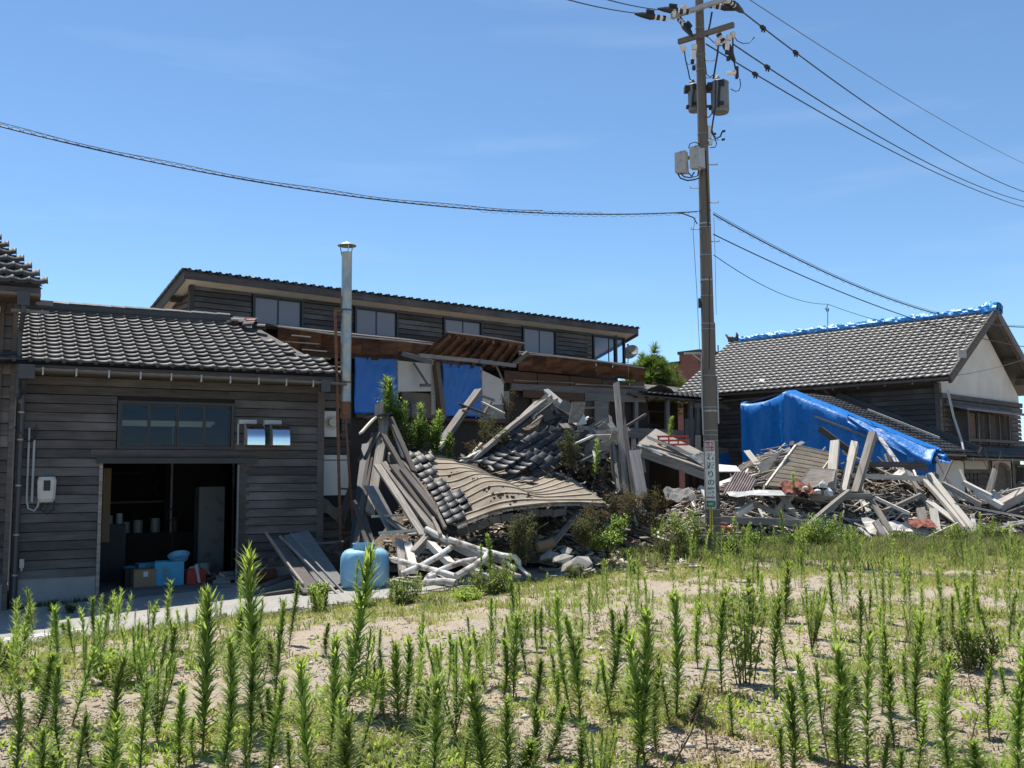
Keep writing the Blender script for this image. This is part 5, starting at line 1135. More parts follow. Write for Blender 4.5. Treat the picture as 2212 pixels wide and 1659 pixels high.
for i, (s, t, w_, d, h, m, lb, ct) in enumerate(((2.75, 4.2, 1.5, .8, .78, 'interior', 'long dark workbench across the back of the garage', 'workbench'), (1.7, 2.6, .5, .9, 1.05, 'black', 'dark machine cabinet in the left of the garage', 'cabinet'), (3.55, 2.4, .5, .5, 1.75, 'transformer', 'tall grey locker in the right of the garage', 'locker'))):
    crate('workbench' if i == 0 else 'machine_cabinet' if i == 1 else 'locker', s, t, w_, d, h, M[m], lb, ct)
for k, s in enumerate((1.95, 2.15, 2.4, 2.75)):
    o = MB().lathe([(0, 0), (.10, 0), (.10, .20+.03*k), (.105, .21+.03*k), (.0, .21+.03*k)], 16).obj('metal_pot', M['steel_dull'], None, Matrix.Translation(A.w(s, 4.1, .955))); tag(o, 'dull metal pot in the row on the garage workbench', 'pot', 'metal pots on the workbench')
for nm, s_, t_, z_, r1, r2, h_, m_, lb, ct in (('plastic_bucket', 3.3, 1.6, .172, .12, .15, .28, 'meter', 'pale plastic bucket behind the red basket in the garage', 'bucket'), ('plastic_bucket', 2.0, 1.5, .172, .13, .15, .30, 'blue_plastic', 'blue bucket behind the dark carton in the garage', 'bucket'),
        ('oil_can', 3.15, 4.1, .955, .07, .07, .3, 'copper', 'rusty can at the right end of the garage workbench', 'can'), ('paint_tin', 1.65, 2.5, 1.225, .09, .09, .16, 'steel_dull', 'paint tin on the dark cabinet in the garage', 'tin'), ('glass_jar', 1.85, 2.4, 1.225, .06, .06, .2, 'pvc_grey', 'pale jar on the dark cabinet in the garage', 'jar'), ('basin', 2.75, .95, .60, .16, .2, .1, 'tank', 'light blue basin lying on top of the crates', 'basin')):
    tag(MB().lathe([(0, 0), (r1, 0), (r2, h_), (r2-.012, h_), (r1-.012, .015), (0, .015)], 16).obj(nm, M[m_], None, Matrix.Translation(A.w(s_, t_, z_)) @ Matrix.Rotation(.35 if nm == 'basin' else 0, 4, 'X')), lb, ct)
for k, (s_, t_, z_, w_, m_, lb) in enumerate(((3.05, 1.0, .45, .5, 'panel_white', 'crumpled white sack on the red basket'), (3.4, .9, .3, .5, 'felt', 'grey sack in the right of the garage'), (2.2, 1.05, .5, .3, 'pvc_grey', 'pale crumpled bag on the cardboard box'))):
    tag(MB().grid([[A.w(s_+(i/6-.5)*w_, t_+(j/5-.5)*.35, z_+.10*noise.noise(Vector((i*.7, j*.7, k*5)))-.04*abs(i-3)) for j in range(6)] for i in range(7)], thick=.01).obj('sack', M[m_]), lb, 'sack')
tag(MB().tube([A.w(2.95+.16*cos(a/3), 4.5, 1.9+.2*sin(a/3)) for a in range(20)], .012, 5).obj('hose_coil', M['black']), 'black hose coil hanging on the rear wall of the garage', 'hose')
hb = thing('hand_truck', 'hand truck handle standing in front of the tan panel in the garage', 'hand truck', A.w(2.95, 3.0, .17), A.ang)
MB().tube([(0, 0, .1), (0, 0, 1.1)], .02, 6).tube([(-.12, 0, 1.08), (-.13, 0, 1.25), (-.08, 0, 1.3), (.08, 0, 1.3), (.13, 0, 1.25), (.12, 0, 1.08), (-.12, 0, 1.08)], .015, 6).obj('handle', M['black'], hb)
o = MB().beam(A.w(3.05, .55, .20), A.w(3.0, .62, .52), .04, .03).obj('short_stake', M['pale_wood']); tag(o, 'short pale stake standing in front of the red basket', 'stake')
o = MB().beam(A.w(2.5, .50, .2), A.w(2.45, .58, .5), .03, .03).obj('short_stake', M['grey_wood']); tag(o, 'short grey stake leaning on the light blue crate', 'stake')
for i in range(5):
    o = MB().box((-.16, -.08, 0), (.16, .08, .06)).obj('scrap_block', M['kerb'], None, Matrix.Translation(A.w(3.45+.07*i, .45+.12*i, .175+.05*(i % 3))) @ Matrix.Rotation(.5*i, 4, 'Z') @ Matrix.Rotation(.2*i, 4, 'X')); tag(o, 'dusty concrete scrap block piled inside the right door post', 'block', 'scrap blocks by the right door post')

# ------------------------------------------------------------------ blue water tank
tb0 = px_on_ground(788, 1268); tb0.z = base_z(tb0.x, tb0.y)+.0
tk_ = thing('water_tank', 'faded light blue plastic water tank standing on the road', 'tank', tb0, .12)
b = MB(); n = 40; prof = []
def sup(a, e=.55): c_, s_ = cos(a), sin(a); return math.copysign(abs(c_)**e, c_), math.copysign(abs(s_)**e, s_)
for z, k in ((.0, .80), (.02, .90), (.07, .98), (.2, 1.0), (.40, 1.0), (.50, .985), (.56, .93), (.60, .84), (.625, .70), (.63, .45)):
    prof.append((z, k))
vs = []
for z, k in prof:
    for i in range(n):
        a = 2*pi*i/n; x, y = sup(a); kk = k-(.07*max(0, cos((a-.95)*1)**40+cos((a-2.2))**40)*(z > .45))
        vs.append(Vector((x*.405*kk, y*.34*kk, z)))
b.add(vs, [(i*n+j, i*n+(j+1) % n, (i+1)*n+(j+1) % n, (i+1)*n+j) for i in range(len(prof)-1) for j in range(n)])
b.obj('tank_body', M['tank'], tk_, sm=True)
MB().lathe([(.205, .55), (.19, .60), (.18, .66), (.18, .71), (.188, .712), (.188, .725), (.165, .725), (.165, .62), (0, .62)], 28).obj('tank_neck', M['tank'], tk_, Matrix.Translation((-.02, -.04, 0)))
MB().tube([(.10, -.22, .655), (.10, -.30, .66)], .028, 10).tube([(.05, -.285, .66), (.13, -.285, .655)], .017, 8).obj('tank_valve', M['black'], tk_)
MB().box((-.1, -.355, .02), (.14, -.335, .05)).obj('tank_foot_scuff', M['sign_white'], tk_)

# ------------------------------------------------------------------ planks
pcount = 0
def plank(p, q, w_, t, m, label=None, group=None, name='plank', cat='plank', up=(0, 0, 1), roll=0, taper=0, parent=None):
    p, q = Vector(p), Vector(q); ln = (q-p).length; j = lambda a: rnd.uniform(-a, a)
    Mx = frame((p+q)/2, q, up) @ Matrix.Rotation(roll, 4, 'X')
    vs = []
    for x in (-ln/2, 0, ln/2):
        sk = j(.07) if x else 0; ww = w_*(1-taper*(x > 0)); b_ = j(.01)*ln*(x == 0)
        vs += [Vector((x+j(.02)+sk*.5, -ww/2, -t/2+b_)), Vector((x+j(.02)-sk*.5, ww/2, -t/2+b_)), Vector((x+j(.02)-sk*.5, ww/2, t/2+b_)), Vector((x+j(.02)+sk*.5, -ww/2, t/2+b_))]
    fs = [(0, 1, 2, 3), (11, 10, 9, 8)]+[(k*4+i, k*4+(i+1) % 4, (k+1)*4+(i+1) % 4, (k+1)*4+i) for k in (0, 1) for i in range(4)]
    fs = [f[::-1] for f in fs]
    o = MB().add(vs, fs).obj(name, M[m], parent, Mx)
    if parent is None: tag(o, label, cat, group)
    return o
def pk(u0, v0, Y0, u1, v1, Y1, w_, t, m, label, **k): return plank(at(u0, v0, Y0), at(u1, v1, Y1), w_, t, m, label, **k)
def slab(name, pts, t, m, label, cat='sheet'):
    """panel from 4 world corners"""
    pts = [Vector(p) for p in pts]; c = sum(pts, Vector())/4; n = (pts[1]-pts[0]).cross(pts[3]-pts[0]).normalized()*t
    a = [p-c for p in pts]; b = [p-c-n for p in pts]
    o = MB().add(a+b, [(0, 1, 2, 3), (7, 6, 5, 4), (0, 4, 5, 1), (1, 5, 6, 2), (2, 6, 7, 3), (3, 7, 4, 0)]).obj(name, M[m], None, Matrix.Translation(c)); return tag(o, label, cat)
# plywood sheets leaning by the workshop corner
q = [at(605, 1160, 17.4), at(668, 1150, 17.6), at(737, 1262, 16.2), at(735, 1285, 15.9), at(640, 1262, 16.0)]
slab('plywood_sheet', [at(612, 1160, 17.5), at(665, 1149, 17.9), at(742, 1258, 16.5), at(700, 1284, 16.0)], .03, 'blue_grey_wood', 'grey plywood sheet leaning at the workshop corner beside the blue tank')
slab('plywood_sheet', [at(583, 1172, 17.2), at(606, 1166, 17.3), at(702, 1284, 15.85), at(655, 1283, 15.75)], .03, 'dark_timber', 'darker board leaning under the plywood sheet at the workshop corner')
pk(574, 1150, 17.1, 655, 1262, 15.9, .035, .03, 'grey_wood', 'long batten lying along the left edge of the leaning plywood', cat='batten')
pk(604, 1158, 17.2, 735, 1290, 15.7, .03, .03, 'grey_wood', 'second batten lying across the leaning plywood sheet', cat='batten')
pk(628, 1152, 17.3, 742, 1280, 15.9, .03, .03, 'blue_grey_wood', 'thin batten along the middle of the leaning plywood', cat='batten')
dr = thing('rusty_drum', 'small rusty drum lying on its side by the workshop wall', 'drum', px_on_ground(560, 1262)+Vector((0, 0, .13)), .5)
MB().tube([(-.12, 0, 0), (.3, .1, .02)], .115, 18).obj('drum_body', M['copper'], dr); MB().tube([(-.13, 0, 0), (-.11, .004, 0)], .125, 18).tube([(.1, .05, .01), (.12, .055, .01)], .125, 18).obj('drum_rim', M['copper'], dr)
pk(540, 1275, 16.2, 640, 1240, 17.2, .14, .05, 'dark_timber', 'dark board on the ground under the rusty drum'); pk(575, 1285, 16, 700, 1268, 16.4, .12, .06, 'dark_timber', 'dark beam on the ground below the leaning plywood')
pk(585, 1210, 17.5, 640, 1180, 18, .12, .05, 'dark_timber', 'dark plank end behind the leaning plywood')

# ------------------------------------------------------------------ fallen tan roof: boarded sheet with battens and tiles
cr = thing('collapsed_roof', 'collapsed sagging roof of tan boarding with battens and a strip of dark tiles', 'collapsed roof', (0, 0, 0))
CTL = [
 [(868, 962, 20.0), (925, 978, 19.9), (975, 992, 19.8), (1010, 1008, 19.6), (1045, 1022, 19.6), (1075, 1019, 20.3), (1110, 1008, 21)],
 [(885, 985, 19.2), (940, 992, 19.1), (990, 998, 18.9), (1035, 1013, 18.7), (1078, 1038, 18.8), (1110, 1030, 19.6), (1150, 1013, 20.6)],
 [(915, 1022, 18.5), (960, 1020, 18.4), (1005, 1014, 18.1), (1050, 1025, 18.0), (1100, 1047, 18.2), (1140, 1038, 19.0), (1195, 1016, 20.2)],
 [(945, 1060, 17.8), (990, 1050, 17.7), (1040, 1032, 17.4), (1085, 1037, 17.3), (1130, 1060, 17.6), (1180, 1053, 18.5), (1235, 1033, 19.8)],
 [(965, 1095, 17.1), (1010, 1080, 17.0), (1060, 1055, 16.8), (1110, 1055, 16.8), (1160, 1070, 17.1), (1215, 1066, 18.0), (1268, 1056, 19.3)],
 [(985, 1133, 16.4), (1030, 1115, 16.4), (1080, 1098, 16.3), (1135, 1090, 16.4), (1190, 1085, 16.8), (1250, 1084, 17.8), (1312, 1087, 19.0)]]
CP = [[at(*c) for c in row] for row in CTL]
def cat_(P, t):
    n = len(P)-1; t = min(max(t, 0), 1)*n; i = min(int(t), n-1); f = t-i
    p1, p2 = P[i], P[i+1]; p0 = P[i-1] if i else p1*2-p2; p3 = P[i+2] if i+2 <= n else p2*2-p1
    return .5*((2*p1)+(p2-p0)*f+(2*p0-5*p1+4*p2-p3)*f*f+(3*p1-p0-3*p2+p3)*f**3)
def SURF(a, j): return cat_([cat_(row, a) for row in CP], j)
def SN(a, j):
    e = .01; du = SURF(min(1, a+e), j)-SURF(max(0, a-e), j); dv = SURF(a, min(1, j+e))-SURF(a, max(0, j-e)); n = dv.cross(du).normalized(); return n if n.z > 0 else -n
MB().grid([[SURF(i/60, j/40) for j in range(41)] for i in range(61)], thick=-.03).obj('roof_sheathing', M['tan_ply'], cr, sm=True)
NB = 12
for k in range(NB):
    j = (k+.35)/NB; a0 = rnd.uniform(.0, .03); a1 = 1-rnd.uniform(0, .05)
    pts = [SURF(a0+(a1-a0)*i/26, j+.006*sin(i*.4+k))+SN(a0+(a1-a0)*i/26, j)*.012 for i in range(27)]
    b = MB(); n = len(pts)
    vs = []
    for i, p in enumerate(pts):
        dv = (SURF(min(1, a0+(a1-a0)*i/26), min(1, j+.01))-p); dv = (SURF(a0+(a1-a0)*i/26, min(1, j+.02))-SURF(a0+(a1-a0)*i/26, max(0, j-.02))).normalized()*.013; nn = SN(a0+(a1-a0)*i/26, j)*.010
        vs += [p-dv-nn, p+dv-nn, p+dv+nn, p-dv+nn]
    b.add(vs, [(i*4+q, i*4+(q+1) % 4, (i+1)*4+(q+1) % 4, (i+1)*4+q) for i in range(n-1) for q in range(4)]+[(3, 2, 1, 0), (4*n-4, 4*n-3, 4*n-2, 4*n-1)]); b.obj('batten', M['batten'], cr)
tL = tile_mesh('fallen_tile', .27, .27, M['tile_dark'], amp=.8)
def tile_on(a, j, w_=.27):
    p = SURF(a, j); n = SN(a, j); dn = (SURF(a, min(1, j+.03))-SURF(a, max(0, j-.03))).normalized(); y = -dn; x = y.cross(n).normalized(); n = x.cross(y)
    return x, y, n, p
NT = 15
W_ = (CP[0][0]-CP[-1][0]).length
for r_ in range(NT):
    for c in range(3):
        if (c == 2 and r_ not in (4, 11, 12, 13)) or (c == 1 and r_ in (2, 7)): continue
        x, y, n, p = tile_on(0.0, (r_+1)/NT)
        if x.dot(CP[3][3]-CP[3][0]) < 0: x = -x
        n = x.cross(y)
        dn_ = SURF(.12, (r_+1)/NT)-SURF(0, (r_+1)/NT); x = (dn_-y*dn_.dot(y)).normalized(); n = x.cross(y)
        p = p+x*(-.13+.165*c)+n*(.04+rnd.uniform(0, .02))
        yy = (y+n*rnd.uniform(-.06, .06)).normalized(); nn = x.cross(yy)
        sc = W_/NT/.25; k_ = .68
        link('tile', tL, cr, Matrix(((x.x*k_, yy.x*sc, nn.x*.8, p.x), (x.y*k_, yy.y*sc, nn.y*.8, p.y), (x.z*k_, yy.z*sc, nn.z*.8, p.z), (0, 0, 0, 1))))
for a, j in ((.80, .50), (.32, .24), (.95, .62)):
    x, y, n, p = tile_on(a, j); n = x.cross(y); p = p+n*.06
    link('loose_tile', tL, cr, Matrix(((x.x, y.x, n.x, p.x), (x.y, y.y, n.y, p.y), (x.z, y.z, n.z, p.z), (0, 0, 0, 1))) @ Matrix.Rotation(.7*a, 4, 'Z') @ Matrix.Scale(1.15, 4))
# edge boards along the left verge and the front
L0 = [SURF(0, j/12) for j in range(13)]
for off, m, h in ((Vector((-.18, 0, -.06)), 'dark_timber', .05), (Vector((-.26, -.02, -.22)), 'grey_wood', .16), (Vector((-.34, -.05, -.42)), 'dark_timber', .2)):
    b = MB()
    for i in range(12): b.beam(L0[i]+off, L0[i+1]+off, .05, h)
    b.obj('verge_board', M[m], cr)
for k in range(12):
    a = k/12+.01; p, q = SURF(a, 1), SURF(min(1, a+.078), 1)
    MB().beam(p+Vector((0, .03, -.055)), q+Vector((0, .03, -.055)), .04, .035).obj('eave_strip', M['pale_wood' if k < 3 else 'grey_wood'], cr)
    if k < 9: MB().beam(p+Vector((0, .10, -.16-.02*(k % 3))), q+Vector((0, .12, -.17)), .05, .12).obj('front_board', M['dark_timber'], cr)
# clumps of dirt on the boarding
dm = MB()
for a, j in ((.36, .86), (.40, .90), (.30, .80), (.45, .93), (.2, .45), (.55, .9), (.27, .62), (.34, .9)):
    for _ in range(5):
        a_, j_ = min(.98, max(.05, a+rnd.gauss(0, .035))), min(.98, j+rnd.gauss(0, .03)); k_ = rnd.uniform(.3, 1); dm.box((-.03*k_, -.03*k_, -.01), (.03*k_, .02*k_, .02*k_), 0, Matrix.Translation(SURF(a_, j_)+SN(a_, j_)*.004) @ Matrix.Rotation(rnd.uniform(0, 3), 4, 'Z'))
dm.obj('dirt_clods', M['brown_wood'], cr)['kind'] = 'stuff'

# fallen dark tiled roof patch, tilted
tA, tD, tB = at(1060, 966, 20.0), at(1160, 1037, 19.4), at(1140, 890, 21.0)
fr = thing('fallen_tile_roof', 'tilted patch of glossy dark tiles resting above the tan boarding', 'collapsed roof', tA)
yn = (tA-tD).normalized(); xn = tB-tA; xn = (xn-yn*xn.dot(yn)).normalized(); org = tD
nn = xn.cross(yn)
lw, lf = (tB-tA).length*1.1, (tA-tD).length*1.02
if nn.dot(EYE-tA) < 0: org = tD+xn*lw; xn = -xn; nn = xn.cross(yn)
TW = .205; tcount, rcount = int(lw/TW)+1, int(lf/.19)+1
for r_ in range(rcount):
    for c in range(tcount):
        if rnd.random() < .04 or (tcount*.35 < c < tcount*.75 and r_ >= rcount-2): continue
        warp = .05*sin(c*.9)+.04*sin(r_*.9+c); p = org-tA+xn*(c*TW)+yn*(r_*.19)+nn*(.06+warp)
        a = rnd.uniform(-.07, .07); b_ = rnd.uniform(-.08, .08); x = (xn+nn*(a+.05*cos(c*.9))).normalized(); y = (yn+nn*b_); y = (y-x*y.dot(x)).normalized(); z = x.cross(y); k_ = .8
        link('tile', tL, fr, Matrix(((x.x*k_, y.x*k_, z.x*k_, p.x), (x.y*k_, y.y*k_, z.y*k_, p.y), (x.z*k_, y.z*k_, z.z*k_, p.z), (0, 0, 0, 1))))
g_ = [[org-tA+xn*(lw*1.02*i/6)+yn*(lf*1.02*j/6)+nn*(-.03+.05*sin(i*1.1)) for j in range(7)] for i in range(7)]
MB().grid(g_, thick=.04).obj('roof_underlay', M['mud'], fr)
for i in range(3): MB().beam(org-tA+xn*(lw*(.2+.3*i))-yn*.12-nn*.01, org-tA+xn*(lw*(.2+.3*i))+yn*(lf*.4)-nn*.01, .03, .03).obj('batten', M['batten'], fr)
# broken grey boards and felt scraps around the top of the heap
for k in range(34):
    u, v = 1180+rnd.random()*150, 860+rnd.random()*120; v = max(v, 848+(u-1178)*.62)
    if u > 1300 and v > 960: continue
    c_ = at(u, v, 21.0-(v-860)*.006+rnd.uniform(-.15, .15)); a = rnd.uniform(0, 6.28); w1, w2 = rnd.uniform(.10, .34), rnd.uniform(.06, .2); e1 = Vector((cos(a), .35*rnd.uniform(-1, 1), sin(a)*.8))*w1; e2 = Vector((-sin(a)*.9, rnd.uniform(-.5, .5), cos(a)*.8+.2))*w2
    m_ = rnd.choice(['felt', 'felt', 'grey_wood', 'grey_wood', 'tile_dark', 'blue_grey_wood', 'mortar']); q = slab('broken_sheet', [c_-e1-e2, c_+e1-e2*.8, c_+e1*.9+e2, c_-e1+e2*.7], .02, m_, f"{dict(felt='grey felt', grey_wood='silver wooden', tile_dark='black', blue_grey_wood='bluish wooden', mortar='pale').get(m_)} broken sheet piece on the heap {'by the felt' if u < 1235 else 'by the white plaster' if u < 1290 else 'by the upright posts'}, {'upper' if v < 910 else 'lower'} part", 'sheet'); q['group'] = 'broken sheet pieces on the heap top'
# second little run of tiles lower left
s0 = at(1010, 1000, 19.3)
f2 = thing('small_tile_patch', 'small shining patch of dark tiles left of the tilted tile patch', 'collapsed roof', s0)
x = Vector((.9, -.25, -.28)).normalized(); y = Vector((.1, .85, .42)); y = (y-x*y.dot(x)).normalized(); z = x.cross(y)
for r_ in range(4):
    for c in range(4):
        p = x*(c*.26+.05*r_)+y*(r_*.23)+z*(.04+.05*sin(c)); link('tile', tL, f2, Matrix(((x.x, y.x, z.x, p.x), (x.y, y.y, z.y, p.y), (x.z, y.z, z.z, p.z), (0, 0, 0, 1))) @ Matrix.Rotation(rnd.uniform(-.1, .1), 4, 'Z'))
# torn felt, mortar and broken boards on top of the heap behind
PF = [at(1177, 851, 21.6), at(1240, 892, 21.2), at(1232, 942, 20.8), at(1140, 892, 21.2)]
g_ = []
for i in range(13):
    row = []
    for j in range(11):
        s, t = i/12, j/10; p = PF[0].lerp(PF[1], s).lerp(PF[3].lerp(PF[2], s), t); row.append(p+Vector((0, -.3, .25))*.35*noise.noise(Vector((s*3.3, t*3.3, 1)))+Vector((0, 0, .04*noise.noise(Vector((s*9, t*9, 2))))))
    g_.append(row)
tag(MB().grid(g_, thick=.02).obj('roofing_felt', M['felt']), 'crumpled grey roofing felt draped over the top of the heap', 'felt')
slab('mortar_ridge', [at(1175, 848, 21.5), at(1185, 846, 21.5), at(1250, 900, 21.2), at(1232, 905, 21.1)], .12, 'mortar', 'pale broken mortar strip running down from the heap top', 'mortar')
def blob(name, p, s, m, label, cat, group=None, seed=0, sq=1):
    b = MB(); r_ = random.Random(seed); 
    vs = [Vector((x, y, z*sq)).normalized()*s*r_.uniform(.65, 1.15) for x, y, z in ((1, 1, .6), (-1, 1, .5), (-1, -1, .6), (1, -1, .5), (1, 0, -.6), (-1, .2, -.6), (0, 1, -.5), (0, -1, -.6), (0.1, 0, 1))]
    fs = [(8, 0, 1), (8, 1, 2), (8, 2, 3), (8, 3, 0), (0, 4, 6), (0, 6, 1), (1, 6, 5), (1, 5, 2), (2, 5, 7), (2, 7, 3), (3, 7, 4), (3, 4, 0), (4, 7, 5), (4, 5, 6)]
    o = b.add(vs, fs).obj(name, M[m], None, Matrix.Translation(p)); return tag(o, label, cat, group)
for i in range(46):
    t = rnd.random(); u = 1232+t*65+rnd.uniform(-8, 8); v = 905+t*22+rnd.uniform(-14, 24); blob('plaster_lump', at(u, v, 21.1+rnd.uniform(-.2, .2)), rnd.uniform(.04, .08), 'mortar' if i % 3 else 'panel_white', 'white broken plaster lump in the crumbled ridge on the heap', 'plaster', 'plaster lumps along the heap top', i, .35)

# hand placed timbers of the left heap
HP = [
 (1186, 858, 21.2, 1012, 1000, 19.3, .13, .08, 'grey_wood', 'long grey beam slanting up beside the tilted dark tiles'),
 (1160, 868, 21.4, 1045, 985, 19.8, .09, .05, 'grey_wood', 'weathered board just left of the long slanting beam'),
 (1204, 862, 21.2, 1120, 905, 20.6, .10, .06, 'grey_wood', 'short grey board near the top of the heap'),
 (1192, 872, 21.0, 1100, 940, 20.2, .07, .05, 'dark_timber', 'dark board under the top of the heap'),
 (1075, 953, 20.1, 985, 1045-40, 19.0, .09, .06, 'white_pvc', 'pale straight batten pointing down to the tan boarding'),
 (1040, 958, 20.2, 1000, 1002, 19.4, .06, .04, 'pale_wood', 'short pale batten beside the straight one'),
 (1034, 845, 22.2, 955, 955, 20.6, .17, .12, 'grey_wood', 'thick grey post leaning in front of the blue tarp openings'),
 (1030, 852, 22.1, 1068, 865, 22.3, .06, .05, 'grey_wood', 'thin rail fixed to the leaning post'),
 (990, 872, 21.6, 1060, 900, 21.4, .07, .05, 'dark_timber', 'dark rail crossing behind the leaning post'),
 (1060, 868, 22.4, 1040, 905, 22.0, .06, .05, 'dark_timber', 'small dark offcut standing by the white wall board'),
 (1000, 886, 21.4, 1070, 905, 21.2, .05, .04, 'grey_wood', 'lower thin rail crossing the leaning post'),
 (1090, 893, 21.6, 1040, 868, 22.0, .05, .03, 'pale_wood', 'pale thin strip above the brambles'),
 (955, 955, 20.6, 930, 985, 20.1, .16, .08, 'pale_wood', 'short pale board at the foot of the leaning post'),
 (1331, 828, 21.0, 1352, 1065, 20.0, .12, .10, 'grey_wood', 'tall thin upright post standing in the ruins'),
 (1341, 880, 20.8, 1371, 1070, 19.9, .10, .08, 'dark_timber', 'second upright post right beside the tall thin one'),
 (1318, 900, 20.9, 1336, 1060, 19.9, .06, .06, 'blue_grey_wood', 'slim upright left of the tall thin post'),
 (1298, 920, 20.7, 1360, 919+10, 20.7, .08, .04, 'pale_wood', 'pale horizontal batten crossing the upright posts'),
 (1356, 925, 20.6, 1342, 955, 20.5, .04, .04, 'pale_wood', 'short brace below the pale crossing batten'),
 (1388, 1080, 19.2, 1370, 975, 19.9, .22, .06, 'blue_grey_wood', 'wide bluish grey board propped behind the dry weeds'),
 (1258, 985, 20.3, 1395, 905-10, 21.0, .08, .05, 'dark_timber', 'dark beam sloping behind the upright posts'),
 (1245, 930, 20.9, 1300, 990, 20.2, .28, .05, 'felt', 'grey panel lying against the right of the heap'),
 (1240, 880, 21.0, 1310, 880, 21.4, .08, .04, 'grey_wood', 'grey batten lying level behind the white plaster'),
 (1165, 880, 20.9, 1150, 905, 20.6, .08, .03, 'grey_wood', 'small tilted offcut on the crumpled felt'),
 (1170, 870, 21.0, 1163, 895, 20.8, .05, .03, 'pale_wood', 'tiny pale offcut on the crumpled felt'),
 (1190, 885, 20.8, 1150, 915, 20.5, .06, .03, 'grey_wood', 'narrow offcut near the edge of the felt'),
 (1215, 915, 20.6, 1225, 925, 20.5, .28, .03, 'grey_wood', 'square grey board at the lower edge of the felt'),
 (1240, 960, 20.0, 1280, 942, 20.2, .08, .04, 'pale_wood', 'pale batten right of the dry bush'),
 (1250, 1000, 19.8, 1300, 975, 20.0, .16, .05, 'tile_dark', 'dark flat slate piece right of the dry bush'),
 (1282, 975, 19.9, 1286, 1000, 19.7, .04, .03, 'white_pvc', 'small white strip hanging right of the dry bush'),
 # splintered wall on the left of the collapsed roof
 (832, 905, 19.3, 800, 1110, 17.6, .17, .14, 'grey_wood', 'thick splintered grey post at the left end of the collapsed roof'),
 (812, 900, 19.0, 780, 935, 18.6, .05, .04, 'pale_wood', 'small pale splinter above the thick splintered post'),
 (843, 902, 19.2, 895, 1020, 18.2, .10, .05, 'dark_timber', 'dark curved rib under the left verge of the fallen roof'),
 (845, 915, 19.2, 870, 985, 18.8, .05, .05, 'pale_wood', 'pale strip along the top of the left verge'),
 (828, 940, 18.9, 885, 1040, 17.8, .09, .07, 'dark_timber', 'dark slanting brace beside the thick post'),
 (805, 935, 18.9, 775, 1110, 17.6, .06, .04, 'dark_timber', 'thin dark strip left of the thick splintered post'),
 (800, 990, 18.5, 768, 1180, 17.0, .10, .03, 'dark_timber', 'dark green tinted board beside the ladder'),
 (790, 960, 18.7, 765, 1170, 17.2, .14, .03, 'trim', 'dark sheet metal strip beside the ladder'),
 (815, 1005, 18.0, 915, 1158, 16.6, .15, .04, 'grey_wood', 'wide grey board sliding down under the fallen roof'),
 (828, 1000, 18.1, 940, 1150, 16.7, .13, .04, 'grey_wood', 'sunlit grey board sliding down under the fallen roof'),
 (850, 1005, 18.0, 962, 1150, 16.8, .20, .04, 'dark_timber', 'dark board nearest the fallen roof'),
 (870, 1015, 17.9, 978, 1150, 16.7, .14, .05, 'dark_timber', 'dark board tucked beneath the verge of the fallen roof'),
 (800, 1050, 17.6, 850, 1145, 16.9, .25, .03, 'felt', 'grey sheet beneath the sliding boards'),
 (802, 1116, 17.2, 868, 1113, 17.0, .06, .04, 'grey_wood', 'short level batten crossing in front of the sliding boards'),
 (818, 1152, 16.9, 898, 1145, 16.6, .07, .05, 'pale_wood', 'level batten just above the pile of white pipes'),
 (845, 1125, 17.0, 880, 1150, 16.8, .2, .03, 'grey_wood', 'broken board piece under the level batten'),
 (790, 905, 19.0, 842, 893, 19.2, .2, .05, 'black', 'black rubber strip across the top of the thick post'),
 (820, 875, 19.4, 818, 905, 19.3, .16, .14, 'grey_wood', 'short stub on top of the thick splintered post'),
 (780, 995, 18.6, 815, 935, 18.9, .2, .03, 'dark_timber', 'dark sheet hanging left of the thick post'),
 (770, 1080, 17.8, 800, 1180, 17.0, .18, .04, 'dark_timber', 'dark board at the foot of the ladder'),
 (655, 1175, 17.8, 735, 1170, 18.0, .05, .04, 'blue_grey_wood', 'thin lath behind the top of the leaning plywood'), (668, 1160, 18.3, 742, 1200, 17.6, .08, .04, 'dark_timber', 'dark lath behind the blue tank'),
 (700, 1190, 17.6, 760, 1160, 18.2, .12, .04, 'dark_timber', 'dark splintered board left above the blue tank'),
 (735, 1130, 18.3, 760, 1060, 18.6, .2, .04, 'dark_timber', 'dark panel behind the ladder rungs'),
 # pile of beams by the pipes
 (862, 1170, 16.6, 870, 1240, 16.0, .12, .12, 'grey_wood', 'jagged upright stump right of the blue tank'),
 (880, 1175, 16.5, 895, 1235, 15.9, .13, .08, 'pale_wood', 'splintered pale timber beside the jagged stump'),
 (893, 1195, 16.3, 925, 1160, 16.6, .13, .12, 'grey_wood', 'short squared beam end tilted up above the pipes'),
 (925, 1150, 16.7, 1060, 1215, 16.0, .16, .12, 'grey_wood', 'heavy grey beam lying above the pile of white pipes'),
 (930, 1175, 16.4, 975, 1220, 15.9, .12, .10, 'pale_wood', 'pale squared beam between the white pipes'),
 (985, 1210, 16.0, 1040, 1235, 15.8, .10, .06, 'grey_wood', 'short grey board among the white pipes'),
 (1015, 1230, 15.8, 1090, 1262, 15.2, .10, .08, 'white_pvc', 'whitewashed beam at the right of the pipes'),
 (1045, 1215, 16.0, 1120, 1245, 15.5, .09, .05, 'grey_wood', 'grey board right of the white pipes'),
 (1120, 1222, 15.8, 1142, 1243, 15.5, .05, .03, 'pale_wood', 'small pale stick at the right end of the pipes'),
 (1040, 1205, 16.1, 1105, 1200, 16.2, .04, .03, 'dark_timber', 'thin dark strip beside the bent pipe'),
]
for h in HP: pk(*h[:6], *h[6:9], h[9])
